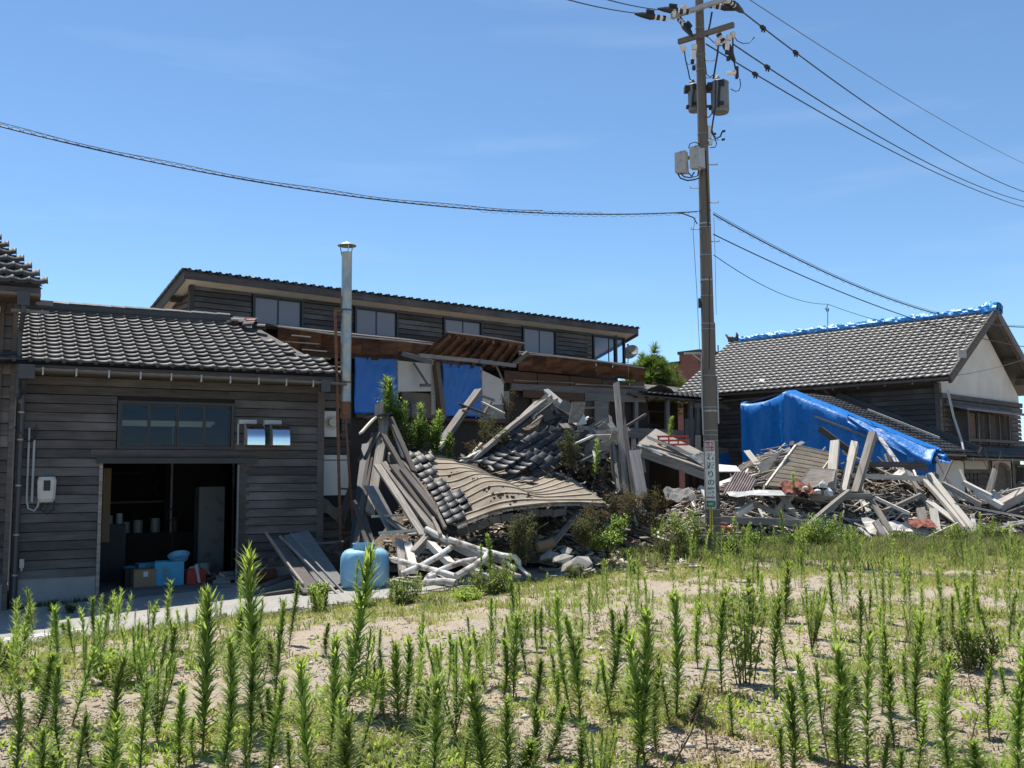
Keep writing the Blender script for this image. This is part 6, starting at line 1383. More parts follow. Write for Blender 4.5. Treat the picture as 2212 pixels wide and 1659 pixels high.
PIPES = [
 ([(920, 1143, 16.6), (960, 1165, 16.4), (1010, 1180, 16.2), (1050, 1198, 16.0), (1090, 1215, 15.9)], .062, 'thick white pipe slanting down from the fallen roof corner'),
 ([(970, 1165, 16.3), (1030, 1185, 16.1), (1085, 1200, 15.9), (1112, 1203, 15.8), (1120, 1212, 15.8), (1120, 1228, 15.8)], .055, 'white pipe with a right angle elbow at its right end'),
 ([(848, 1208, 15.9), (900, 1222, 15.7), (960, 1238, 15.5), (985, 1246, 15.4)], .055, 'straight white pipe lying across the pile from the blue tank'),
 ([(868, 1240, 15.6), (910, 1222, 15.7), (950, 1200, 16.0), (975, 1182, 16.2)], .055, 'white pipe rising to the right through the pile'),
 ([(925, 1245, 15.4), (960, 1228, 15.6), (1000, 1213, 15.8), (1030, 1208, 15.9)], .052, 'white pipe lying low in the middle of the pile'),
 ([(985, 1245, 15.3), (1020, 1225, 15.5), (1045, 1208, 15.7), (1058, 1192, 15.9)], .062, 'thick white pipe curving up at the right of the pile'),
 ([(915, 1259, 15.2), (960, 1255, 15.2), (985, 1259, 15.1)], .06, 'short white pipe at the front of the pile'),
 ([(918, 1258, 15.25), (922, 1249, 15.3), (940, 1242, 15.4)], .045, 'small white bend at the front of the pile'),
 ([(1050, 1190, 16.1), (1085, 1205, 16.0), (1110, 1228, 15.7)], .045, 'thin white pipe under the elbow pipe')]
for pts, r_, lb in PIPES: tag(MB().tube([at(*p) for p in pts], r_*.86, 12).obj('white_pipe', M['white_pvc'], sm=False), lb, 'pipe')
# fallen canopy in the middle distance
fc = [(1385, 975, 20.6), (1430, 945-18, 22.3), (1540, 1010-12, 22.0), (1520, 1042, 20.4)]
slab('fallen_canopy', [at(1372, 966, 20.6), at(1415, 930, 22.3), at(1535, 990, 22.0), at(1525, 1018, 20.4)], .05, 'grey_wood', 'fallen lean-to roof slab resting tilted left of the utility pole', 'roof slab')
pk(1383, 978, 20.4, 1528, 1030, 20.2, .08, .16, 'grey_wood', 'heavy edge beam along the fallen lean-to slab'); pk(1378, 970, 20.5, 1385, 1020, 20.4, .16, .14, 'grey_wood', 'post stub holding the fallen lean-to slab')
pk(1400, 945, 20.9, 1525, 995, 20.8, .12, .06, 'pale_wood', 'pale beam lying on the fallen lean-to slab'); pk(1383, 962, 20.6, 1440, 985, 20.5, .10, .04, 'white_pvc', 'whitewashed board on the fallen lean-to slab')
pk(1440, 965, 20.7, 1512, 1002, 20.6, .10, .05, 'dark_timber', 'dark board in the middle of the fallen slab'); pk(1410, 975, 20.6, 1430, 985, 20.5, .22, .04, 'mortar', 'grey block on the fallen slab')
for i in range(9): pk(1490+i*4, 985-i*1, 20.6, 1512+i*3.5, 1000+i, 20.5, .035, .03, 'white_pvc', 'thin white slat in the bundle at the right end of the fallen slab', group='white slats on the fallen slab', name='slat', cat='slat')
o = thing('red_crate', 'dark red plastic crate lying on the fallen lean-to slab', 'crate', at(1432+22, 962, 21.2), -.2)
bb = MB()
for z in (0, .09, .18): bb.box((-.33, -.2, z), (.33, -.18, z+.03)).box((-.33, .18, z), (.33, .2, z+.03)).box((-.33, -.18, z), (-.31, .18, z+.03)).box((.31, -.18, z), (.33, .18, z+.03))
for x in (-.32, -.1, .1, .3): bb.box((x, -.195, .03), (x+.02, -.175, .18)).box((x, .175, .03), (x+.02, .195, .18))
bb.obj('crate_frame', M['red_plastic'], o)
slab('white_sheet', [at(1522, 1020, 21.2), at(1530, 1003, 22.2), at(1590, 1008, 22.2), at(1600, 1020, 21.4)], .02, 'panel_white', 'bright white sheet lying behind the sign on the pole')
pk(1455, 1082, 20.0, 1540, 1068, 20.5, .14, .04, 'grey_wood', 'grey board below the fallen lean-to'); pk(1513, 1033+18, 20.2, 1535, 1098, 19.6, .08, .06, 'pale_wood', 'pale timber slanting down just left of the pole')
pk(1440, 1122, 18.9, 1500, 1150, 18.6, .10, .03, 'white_pvc', 'whitewashed board end left of the pole'); pk(1455, 1145, 18.8, 1530, 1112, 19.6, .05, .04, 'pale_wood', 'short pale stick left of the pole')
pk(1180, 1192, 16.9, 1250, 1108, 17.9, .12, .03, 'grey_wood', 'grey board leaning under the front edge of the tan roof')
MB()
tag(MB().tube([at(1160, 1182, 16.9), at(1195, 1172, 17.0)], .09, 12).obj('clay_pipe', M['cardboard']), 'short yellowish clay pipe in front of the mud wall', 'pipe')
for i, (u, v, Y, s_) in enumerate(((1245, 1222, 16.0, .32), (1212, 1206, 16.3, .22), (1185, 1200, 16.5, .18), (1225, 1190, 16.7, .15))):
    o = blob('concrete_chunk', at(u, v, Y), s_, 'kerb', ['large flat tan chunk of wall at the edge of the lane', 'middle chunk of wall left of the large flat one', 'leftmost chunk of wall near the clay pipe', 'small chunk of wall above the large flat one'][i], 'wall chunk', None, 30+i, .8); o.scale = (1.2, .8, .42); o.rotation_euler = (.25, -.25, .4*i)

# hand placed timbers of the right heap
HR = [
 (1804, 955, 24.6, 1795, 1058, 23.8, .21, .16, 'pale_wood', 'left one of the three pale posts sticking up from the right heap'),
 (1847, 957, 24.7, 1822, 1062, 23.8, .17, .14, 'pale_wood', 'middle one of the three pale posts sticking up from the right heap'),
 (1886, 936, 24.6, 1848, 1066, 23.6, .17, .17, 'grey_wood', 'right hand tallest post sticking up from the heap'),
 (1772, 927, 25.6, 1850, 985, 25.2, .20, .16, 'dark_timber', 'dark beam pointing up left against the blue tarp'),
 (1870, 1003, 24.4, 2000, 1007-2, 24.5, .16, .14, 'dark_timber', 'dark level beam right of the posts below the tarp flap'),
 (1840, 1028, 24.0, 1990, 1034, 23.9, .14, .12, 'pale_wood', 'sunlit level beam across the middle of the heap'),
 (1750, 1075, 23.4, 1882, 1072, 23.3, .14, .14, 'grey_wood', 'grey beam lying level below the pale posts'),
 (1740, 1150-8, 22.3, 1835, 1062, 23.0, .12, .12, 'grey_wood', 'long grey beam slanting up from the green bush'),
 (1540, 1122, 22.6, 1780, 1133, 22.5, .16, .16, 'grey_wood', 'long grey beam lying level low in the right heap'),
 (1620, 1085, 23.0, 1720, 1125, 22.6, .22, .10, 'grey_wood', 'broad weathered board in the front of the right heap'),
 (1590, 1113, 22.7, 1630, 1088, 23.0, .16, .14, 'pale_wood', 'short thick beam end at the left of the heap front'),
 (2005, 1005+20, 24.6, 2105, 1150, 22.8, .17, .12, 'pale_wood', 'long bright board running down the right part of the heap'),
 (1990, 1030, 24.4, 2085, 1140, 23.0, .12, .08, 'pale_wood', 'second bright board left of the long bright one'),
 (1960, 1000+20, 24.8, 2010, 1100, 24.0, .12, .08, 'grey_wood', 'thin grey beam behind the bright boards'),
 (2035, 1045, 24.3, 2118, 1090, 23.7, .16, .12, 'grey_wood', 'grey beam right of the long bright board'),
 (2080, 1042, 24.4, 2140, 1072, 24.0, .30, .10, 'mortar', 'pale broken slab at the right of the heap'),
 (2110, 1062, 24.2, 2165, 1095, 23.8, .30, .12, 'mortar', 'second pale broken slab lower on the right'),
 (2150, 1098, 24.0, 2240, 1052, 24.6, .30, .20, 'grey_wood', 'wide grey beam stack end at the right edge'),
 (2165, 1115, 23.8, 2240, 1088, 24.2, .2, .16, 'dark_timber', 'dark beam below the wide one at the right edge'),
 (2060, 1088, 23.6, 2240, 1122, 23.2, .06, .05, 'pale_wood', 'very long thin pale lath running to the right edge'),
 (1900, 1108, 23.2, 1990, 1068, 23.6, .12, .08, 'grey_wood', 'grey plank slanting in the centre of the right heap'),
 (1890, 1075, 23.3, 1965, 1110, 22.9, .13, .07, 'pale_wood', 'pale plank crossing in the centre of the heap'),
 (1988, 1098, 23.2, 1996, 1135, 22.8, .20, .08, 'grey_wood', 'upright weathered board stub in the heap front'),
 (2016, 1100, 23.0, 2024, 1150, 22.6, .18, .08, 'pale_wood', 'upright pale stub just right of the rusty sheet'),
 (1890, 1125, 22.7, 1920, 1170, 22.3, .20, .04, 'grey_wood', 'grey board with its end in the grass'),
 (1855, 1140, 22.6, 1900, 1180, 22.2, .14, .04, 'white_pvc', 'white painted board end in the front of the heap'),
 (1930, 1150, 22.4, 2010, 1160, 22.3, .2, .1, 'blue_grey_wood', 'bluish beam in front of the pale chunk'),
 (1870, 1060, 23.5, 1925, 1150, 22.6, .14, .05, 'grey_wood', 'grey board curving down right of the bush'),
 (2100, 1110, 23.2, 2106, 1148, 22.9, .09, .03, 'white_pvc', 'small bright white upright stick in the right heap'),
 (1990, 1168, 22.0, 2070, 1130, 22.3, .05, .04, 'pale_wood', 'crooked pale branch lying in the grass in front of the heap'),
 (2056, 955+40, 24.9, 2030, 985+70, 24.2, .05, .04, 'dark_timber', 'thin dark pole standing in front of the white wall'),
 (2022, 990-3, 25.0, 2070, 1085, 24.4, .06, .05, 'grey_wood', 'slim grey pole leaning in front of the white wall'),
 (1725, 1000, 24.4, 1770, 1090, 23.4, .05, .03, 'grey_wood', 'thin lath resting on the slatted door panel'),
 (1700, 985, 24.3, 1660, 1050, 23.6, .05, .04, 'white_pvc', 'white rail left of the slatted door panel'),
 (1560, 1045, 24.0, 1700, 1010, 24.6, .10, .03, 'pale_wood', 'pale board at the left of the lath stack'),
]
for h in HR: pk(*h[:6], *h[6:9], h[9])
# slatted door panel: planks as its own parts
dp = [at(1719, 962, 24.7), at(1802, 980, 24.9), at(1742, 1060, 23.6), at(1654, 1050, 23.5)]
dpn = thing('slatted_door', 'tan slatted door panel leaning on the right heap', 'door panel', dp[0])
for k in range(10):
    t0, t1 = k/10+.006, (k+1)/10-.012
    p = [dp[0].lerp(dp[3], t0), dp[1].lerp(dp[2], t0), dp[1].lerp(dp[2], t1), dp[0].lerp(dp[3], t1)]; n_ = (p[1]-p[0]).cross(p[3]-p[0]).normalized()*.02
    MB().add([x-dp[0] for x in p]+[x-dp[0]-n_ for x in p], [(3, 2, 1, 0), (4, 5, 6, 7), (0, 1, 5, 4), (1, 2, 6, 5), (2, 3, 7, 6), (3, 0, 4, 7)]).obj('slat', M['tan_ply'], dpn)
for a, b_ in ((0, 3), (1, 2), (0, 1)): MB().beam(dp[a]-dp[0], dp[b_]-dp[0], .05, .05).obj('door_frame', M['pale_wood'], dpn)
slab('ribbed_sheet', [at(1745, 1010, 23.9), at(1805, 1015, 24.0), at(1800, 1040, 23.4), at(1712, 1068, 23.2)], .02, 'grey_wood', 'grey ribbed panel lying over the lower part of the slatted door')
slab('window_screen', [at(1635, 1005, 24.3), at(1690, 972, 25), at(1700, 985, 25), at(1650, 1030, 24.1)], .02, 'felt', 'grey framed screen at the upper left of the right heap')
# corrugated maroon sheet
cs = MB(); g_ = []
c0, c1, c2 = at(1595, 1010, 24.0), at(1635, 1040, 23.8), at(1562, 1068, 23.1)
for i in range(41):
    p = c0.lerp(c1, i/40)+Vector((0, -.02, .03))*(.5+.5*sin(i*pi/2*1.0)); g_.append([p, p+(c2-c0)])
tag(MB().grid(g_, thick=.006).obj('corrugated_sheet', mat('faded maroon corrugated sheet', (.17, .12, .11), (.42, .34, .32), freq=3, rough=.8)), 'faded maroon corrugated sheet at the left of the right heap', 'metal sheet')
def crump(name, c, w_, h, m, label, seed, cat='metal sheet', dy=.5):
    g_ = [[c+Vector(((i/9-.5)*w_, (j/6-.5)*dy, (j/6)*h*.6+.35*h*noise.noise(Vector((i*.45+seed, j*.6, seed))))) for j in range(7)] for i in range(10)]
    tag(MB().grid(g_, thick=.01).obj(name, M[m]), label, cat)
crump('rusty_sheet', at(1722, 1066, 23.1), .7, .45, 'orange_rust', 'torn orange rusty sheet in the middle of the right heap', 3)
crump('rusty_sheet', at(1990, 1137, 22.7), .55, .3, 'orange_rust', 'crumpled orange rusty sheet low in the right part of the heap', 8)
crump('grey_sheet', at(1640, 1070, 23.0), 1.5, .15, 'steel_dull', 'thin bluish grey sheet lying left of the torn orange one', 5)
crump('pale_slab', at(1935, 1150, 22.8), 1.4, .45, 'mortar', 'large pale plaster slab in the front of the right heap', 11, 'plaster')
crump('tarp_scrap', at(2075, 1175, 22.4), 1.6, .22, 'felt', 'grey flat mat lying in the grass at the foot of the heap', 14, 'mat')
crump('torn_cloth', at(1468, 1080, 19.6), .6, .4, 'felt', 'heap of pale crumpled sheeting left of the pole', 21, 'sheeting')
for i, (u, v, s) in enumerate(((1777, 1048, .13), (1765, 1062, .10), (1790, 1065, .14), (1740, 1055, .09))): blob('white_bag', at(u, v, 23.0), s, 'panel_white', 'white lump of rubbish beside the left pale post', 'rubbish', 'white rubbish by the pale posts', i+70)
for i, (u, v, s) in enumerate(((1568, 1145, .0), (1558, 1137, 0))): 
    o = MB().box((-.16, -.1, -.06), (.16, .1, .06)).box((-.15, -.09, .06), (-.02, .09, .075)).obj('red_brick_block', M['red_brick'], None, Matrix.Translation(at(u, v, 18.9+.4*i)) @ Matrix.Rotation(.2+i, 4, 'Z')); tag(o, ['red hollow brick block right of the pole foot', 'broken red brick behind the block at the pole foot'][i], 'brick')

# mounds of soil and crumbled wall that carry the debris
def mound(name, x0, x1, y0, y1, step, label):
    P = [[Vector((x, y, min(9, .38+(heap(x, y)*.92 if True else 0)+.10*noise.noise(Vector((x*1.8, y*1.8, 1)))+.07*noise.noise(Vector((x*5, y*5, 4)))))) for y in np.arange(y0, y1, step)] for x in np.arange(x0, x1, step)]
    o = MB().grid(P).obj(name, M['mud']); tag(o, kind='stuff'); o['label'] = label; o['category'] = 'rubble'; return o
mound('rubble_mound', -3.2, 16, 17.6, 28.5, .13, 'brown crumbled soil and mud plaster under the fallen timbers')

# random broken timber over the heaps: individual pieces
mats_r = ['grey_wood', 'grey_wood', 'pale_wood', 'dark_timber', 'grey_wood', 'brown_wood', 'pale_wood', 'blue_grey_wood', 'white_pvc']
mats_l = ['grey_wood', 'dark_timber', 'brown_wood', 'grey_wood', 'dark_timber', 'pale_wood']
WOODN = {'grey_wood': 'silver grey', 'pale_wood': 'pale bleached', 'dark_timber': 'dark', 'brown_wood': 'brown', 'blue_grey_wood': 'bluish grey', 'white_pvc': 'white painted'}
MARK_R = [(5.6, 'near the maroon sheet'), (6.8, 'near the lath stack'), (8.2, 'near the slatted door'), (9.4, 'near the three pale posts'), (10.8, 'below the tarp flap'), (12.2, 'near the long bright board'), (99, 'near the right picture edge')]
MARK_L = [(-.6, 'near the white pipes'), (.8, 'near the mud wall'), (2.2, 'near the bright bush'), (3.6, 'below the fallen lean-to'), (99, 'behind the pole foot')]
def where(x, marks): return next(t for lim, t in marks if x < lim)
def scatter(n, x0, x1, y0, y1, hmin, mats_, label, group, lmin=.3, lmax=1.7, ok=None, flow=0):
    k = 0; tries = 0
    while k < n and tries < n*30:
        tries += 1
        x, y = rnd.uniform(x0, x1), rnd.uniform(y0, y1); h = heap(x, y)
        if h < hmin or (ok and not ok(x, y)): continue
        z = .42+h*.92+rnd.uniform(.0, .28); ln = rnd.uniform(lmin, lmax)*rnd.choice((.6, 1, 1.3)); a = rnd.uniform(0, pi) if rnd.random() < .45 else rnd.gauss(flow, .45)
        dh = (heap(x+.3*cos(a), y+.3*sin(a))-heap(x-.3*cos(a), y-.3*sin(a)))/.6*.9; e = math.atan(dh)+rnd.gauss(0, .16)
        if rnd.random() < .06: e = rnd.uniform(.4, 1.2)
        d = Vector((cos(a)*cos(e), sin(a)*cos(e), sin(e)))*ln/2; c = Vector((x, y, z+.5*ln*max(0, abs(sin(e))-.5)))
        beam_ = rnd.random() < .22
        mt_ = rnd.choice(mats_); kind_ = ('long ' if ln > 1.2 else 'short ' if ln < .6 else '')+('beam' if beam_ else 'board'); pos_ = 'steeply tilted ' if abs(e) > .5 else ''
        lab_ = f"{pos_}{WOODN[mt_]} broken {kind_} {'high up' if h > .9 else 'low down'} {where(x, MARK_R if x0 > 0 else MARK_L)}"
        plank(c-d, c+d, rnd.uniform(.09, .17) if beam_ else rnd.uniform(.06, .22), rnd.uniform(.07, .14) if beam_ else rnd.uniform(.02, .04), mt_, lab_, group, name='broken_timber', cat='timber', roll=rnd.uniform(-.6, .6), taper=rnd.uniform(0, .3)); k += 1
scatter(200, 4.6, 14.8, 22.2, 26.2, .12, mats_r, 'broken weathered plank jumbled among many in the right hand debris heap', 'loose timbers of the right debris heap', lmax=1.9, flow=-.25)
scatter(55, -1.6, 2.9, 20.75, 22.4, .9, mats_l, '', 'loose timbers of the left debris heap', .3, 1.2)
scatter(45, -2.3, 5.2, 17.9, 23.2, .12, mats_l, 'broken weathered plank jumbled among many in the debris left of the pole', 'loose timbers of the left debris heap', .25, 1.1, ok=lambda x, y: not (-2.3 < x < 1.6 and 17.2 < y < 20.4) or y < 18.0)
# stack of laths at the top left of the right heap
for k in range(60):
    u0 = 1640+rnd.uniform(-20, 30); v0 = 968+k*1.15+rnd.uniform(-5, 5); Y = 25.1-.024*k
    pk(u0, v0+rnd.uniform(8, 22), Y+rnd.uniform(-.1, .1), u0+rnd.uniform(50, 95), v0+rnd.uniform(-10, 8), Y+.2, rnd.uniform(.025, .06), rnd.uniform(.012, .025), rnd.choice(['grey_wood', 'pale_wood', 'batten', 'grey_wood']), 'thin weathered lath in the stack at the top left of the right heap', group='laths stacked on the right heap', name='lath', cat='lath')
# chips and small bits: nobody could count them
def chips(name, n, pts_fn, smin, smax, m, label=None):
    V = []; Fq = []; r_ = np.random.RandomState(5)
    cube = np.array([(x, y, z) for z in (-.5, .5) for y in (-.5, .5) for x in (-.5, .5)]); fc_ = np.array([(0, 2, 3, 1), (4, 5, 7, 6), (0, 1, 5, 4), (2, 6, 7, 3), (0, 4, 6, 2), (1, 3, 7, 5)])
    k = 0
    while k < n:
        p = pts_fn()
        if p is None: continue
        a, b_, c = r_.uniform(0, 6.28), r_.normal(0, .35), r_.normal(0, .35); s = r_.uniform(smin, smax); dim = cube*np.array([s*r_.uniform(.8, 3.2), s*r_.uniform(.4, 1), s*r_.uniform(.15, .5)])
        Rm = np.array(Matrix.Rotation(a, 3, 'Z') @ Matrix.Rotation(b_, 3, 'Y') @ Matrix.Rotation(c, 3, 'X'))
        V.append(dim @ Rm.T+np.array(p)); Fq.append(fc_+8*k); k += 1
    o = link(name, npmesh(name, np.concatenate(V), np.concatenate(Fq), m)); tag(o, label, kind='stuff'); return o
def on_heap(x0, x1, y0, y1, hmin):
    def f():
        x, y = rnd.uniform(x0, x1), rnd.uniform(y0, y1); h = heap(x, y)
        return (x, y, .40+h*.92+rnd.uniform(0, .06)) if h > hmin else None
    return f
for i, (m, n) in enumerate((('grey_wood', 1700), ('mortar', 1300), ('brown_wood', 1100), ('panel_white', 260), ('red_brick', 110), ('dark_timber', 1000))):
    chips('debris_bits', n, on_heap(-2.6, 15.5, 18.0, 26.5, .05), .04, .11, M[m])
_cube_dims = (6, .35, .25)
def splinters(n, fn, m, name='splinters', lmin=.25, lmax=.9):
    V = []; Fq = []; cube = np.array([(x, y, z) for z in (-.5, .5) for y in (-.5, .5) for x in (-.5, .5)]); fc_ = np.array([(0, 2, 3, 1), (4, 5, 7, 6), (0, 1, 5, 4), (2, 6, 7, 3), (0, 4, 6, 2), (1, 3, 7, 5)])
    k = 0
    while k < n:
        p = fn()
        if p is None: continue
        x, y = p[0], p[1]; a = rnd.gauss(-.2, .6) if rnd.random() < .65 else rnd.uniform(0, pi); dh = (heap(x+.25*cos(a), y+.25*sin(a))-heap(x-.25*cos(a), y-.25*sin(a)))/.5*.9
        e = math.atan(dh)+rnd.gauss(0, .22); ln = rnd.uniform(lmin, lmax); d_ = cube*np.array([ln, rnd.uniform(.018, .075), rnd.uniform(.01, .03)]); d_[:, 1] *= np.where(d_[:, 0] > 0, rnd.uniform(.2, 1), 1)
        Rm = np.array(Matrix.Rotation(a, 3, 'Z') @ Matrix.Rotation(-e, 3, 'Y') @ Matrix.Rotation(rnd.uniform(-.7, .7), 3, 'X')); V.append(d_ @ Rm.T+np.array((x, y, p[2]+rnd.uniform(.02, .22)))); Fq.append(fc_+8*k); k += 1
    o = link(name, npmesh(name, np.concatenate(V), np.concatenate(Fq), m)); tag(o, kind='stuff'); return o
for m, n in (('grey_wood', 900), ('pale_wood', 700), ('dark_timber', 560), ('brown_wood', 300), ('batten', 300)): splinters(n, on_heap(4.4, 15.2, 22.3, 26.4, .12), M[m])
for m, n in (('grey_wood', 260), ('dark_timber', 260), ('brown_wood', 150), ('pale_wood', 90)): splinters(n, on_heap(-1.8, 3.2, 20.6, 22.4, .5), M[m], lmax=.6)
for m, n in (('grey_wood', 160), ('brown_wood', 200), ('pale_wood', 80)): splinters(n, on_heap(-.8, 5.2, 18.2, 23.5, .12), M[m], lmin=.12, lmax=.45)
# slipped tiles scattered around the fallen roof
for k in range(64):
    x, y = rnd.uniform(-.9, 2.6), rnd.uniform(20.5, 22.2); h = heap(x, y)
    if h < .8: continue
    o = link('slipped_tile', tL, None, Matrix.Translation((x, y, .48+h*.92+rnd.uniform(.02, .15))) @ Matrix.Rotation(rnd.uniform(0, 6.3), 4, 'Z') @ Matrix.Rotation(rnd.uniform(.1, .9), 4, 'X') @ Matrix.Rotation(rnd.uniform(-.4, .4), 4, 'Y'))
    tag(o, f"slipped dark tile {'steeply tilted ' if k % 2 else ''}on the heap {'left of the felt' if x < .4 else 'under the felt' if x < 1.2 else 'near the white plaster'} {'near the top' if h > 2 else 'halfway up' if h > 1.4 else 'lower down'}", 'roof tile', 'slipped tiles on the left heap')
# litter strip on the lane edge
def lane_litter():
    u, v = rnd.uniform(1150, 1520), rnd.gauss(1195, 22)
    if v > 1238 or v < 1150: return None
    p = px_on_ground(u, v); return (p.x, p.y, p.z+rnd.uniform(.0, .05))
for m, n in (('mortar', 500), ('brown_wood', 500), ('chip', 600)): chips('lane_litter', n, lane_litter, .03, .10, M[m])

# ------------------------------------------------------------------ vegetation
def leaf(b, p, d, L_, w_, curl, mi, side=None):
    """narrow leaf, folded tip: quad + triangle"""
    s_ = (side or d.cross(Vector((0, 0, 1)))); s_ = s_.normalized() if s_.length > 1e-3 else Vector((1, 0, 0))
    n = s_.cross(d).normalized(); m_ = p+d*L_*.5+n*curl*L_*.5; e = p+d*L_+n*curl*L_*(-.4)
    b.add([p-s_*w_*.25, p+s_*w_*.25, m_+s_*w_*.5, m_-s_*w_*.5, e], [(0, 1, 2, 3), (3, 2, 4)], mi)
def weed(seed, h=.8, n=300, L_=.075, w_=.009, branches=1, tw=1., broad=False):
    r_ = random.Random(seed); st = MB(); lf = MB()
    for bi in range(branches):
        if branches == 1: top = Vector((r_.uniform(-.10, .10)*h, r_.uniform(-.10, .10)*h, h)); base = Vector((0, 0, 0)); q = (base+top)/2+Vector((r_.uniform(-.10, .10), r_.uniform(-.06, .06), .0))*h
        else:
            a = 2*pi*bi/branches+r_.uniform(-.4, .4); rr = r_.uniform(.10, .30)*h*.9; top = Vector((cos(a)*rr, sin(a)*rr, h*r_.uniform(.75, 1))); base = Vector((0, 0, h*r_.uniform(.0, .25))); q = base.lerp(top, .5)+Vector((cos(a), sin(a), 0))*rr*.18
        P_ = lambda t: base*(1-t)**2+q*2*t*(1-t)+top*t*t
        st.tube([P_(t) for t in (0, .25, .5, .75, 1)], [.0065, .006, .005, .004, .002], 5)
        k = int(n/branches*(1.25 if branches > 1 else 1))
        for i in range(k):
            t = .06+.94*(i/k)**.85; a = i*2.39996+r_.uniform(-.3, .3)
            el = (.18+1.0*t**.9+r_.gauss(0, .20)) if t < .90 else r_.uniform(.9, 1.5)
            l_ = L_*(.75+.42*sin(pi*min(1, .1+t*.75))+.15*t)*r_.uniform(.7, 1.25)
            d = Vector((cos(a)*cos(el), sin(a)*cos(el), sin(el)))
            mi = 2 if t > .84 and r_.random() < .55 or r_.random() < .16 else (1 if r_.random() < .14 else 0)
            if t < .16 and r_.random() < .35: mi = 3
            leaf(lf, P_(min(t, .985)), d, l_, w_*r_.uniform(.8, 1.3), r_.uniform(-.05, .35), mi)
    return st.mesh('stem', M['stem']), lf.mesh('foliage', [M['leaf'], M['leaf_dark'], M['leaf_young'], M['leaf_dry']])
WV = [weed(11+i, .80, (330, 250, 400, 210)[i % 4], .082+.016*(i % 3), .0125+.001*(i % 3)) for i in range(10)]
WB = [weed(31+i, .85, 900, .062, .0105, branches=(6, 8, 5)[i]) for i in range(3)]
WT = [weed(51+i, .55, 200, .062, .0105) for i in range(4)]
WD = []
for i in range(3):
    r_ = random.Random(900+i); st = MB(); lf = MB(); tp_ = Vector((r_.uniform(-.2, .2), r_.uniform(-.2, .2), .55)); st.tube([(0, 0, 0), tp_*.5+Vector((.04, 0, 0)), tp_], [.006, .005, .002], 5)
    for j in range(7): a = r_.uniform(0, 6.28); b0 = tp_*r_.uniform(.3, .95); st.tube([b0, b0+Vector((cos(a)*.09, sin(a)*.09, r_.uniform(.02, .10)))], [.003, .001], 4)
    for j in range(60): a = r_.uniform(0, 6.28); leaf(lf, tp_*r_.uniform(.1, 1)+Vector((r_.gauss(0, .02), r_.gauss(0, .02), 0)), Vector((cos(a), sin(a), r_.uniform(-1, .6))).normalized(), .04, .009, .3, 0)
    WD.append((st.mesh('stem', M['stem_dry']), lf.mesh('foliage', [M['leaf_dry']])))
def place_weed(u, vt, vb, kind='s', label='', group=None, name='horseweed', Z=None):
    p = px_on_ground(u, vb); 
    h = at(u, vt, p.y).z-p.z
    st_, fo = rnd.choice({'s': WV, 'b': WB, 't': WT, 'd': WD}[kind]); h0 = {'s': .80, 'b': .85, 't': .55, 'd': .55}[kind]
    s_ = h/h0
    o = thing(name, label, 'weed', p-Vector((0, 0, .01)), rnd.uniform(0, 6.28), group); wdt = min(1.35, max(.75, .45+.62*s_)) if kind != 'b' else s_
    if kind == 'w': wdt *= 1.3
    o.scale = (wdt, wdt, s_); o.rotation_euler = (rnd.gauss(0, .07), rnd.gauss(0, .07), rnd.uniform(0, 6.28))
    link('stem', st_, o); f = link('foliage', fo, o); f['kind'] = 'stuff'
    return o
Z4 = lambda l: [(x*.3385, 1152+a*.3385, 1152+b*.3385, k) for x, a, b, k in l]
Z5 = lambda l: [(749+x*.3385, 1152+a*.3385, 1152+b*.3385, k) for x, a, b, k in l]
Z6 = lambda l: [(1497.7+x*.3229, 1152+a*.3229, 1152+b*.3229, k) for x, a, b, k in l]
WL = Z4([(130, 470, 790, 's'), (335, 480, 1050, 's'), (470, 540, 760, 's'), (640, 415, 800, 's'), (240, 785, 1240, 's'), (390, 850, 1440, 's'), (460, 740, 1230, 's'), (60, 1000, 1700, 's'), (250, 1240, 1800, 's'),
 (590, 1170, 1750, 's'), (375, 1410, 1800, 's'), (765, 800, 1480, 's'), (890, 950, 1620, 's'), (880, 540, 1000, 'b'), (1010, 680, 1330, 'b'), (1140, 980, 1500, 's'), (1300, 445, 1410, 's'), (1235, 1180, 1480, 't'), (1400, 700, 1620, 's'),
 (1465, 520, 1090, 's'), (1590, 740, 1460, 's'), (1680, 170, 1240, 's'), (1700, 930, 1560, 's'), (1850, 330, 720, 's'), (2000, 860, 1720, 's'), (2110, 700, 1450, 's'), (2195, 160, 1160, 's'), (2155, 1060, 1660, 's'), (1080, 600, 960, 's'), (650, 1100, 1320, 't'), (330, 900, 1250, 't'), (700, 1240, 1800, 's'), (545, 640, 1000, 'b'), (1745, 480, 1180, 't'), (1860, 1260, 1560, 't'), (1640, 400, 760, 'b')])
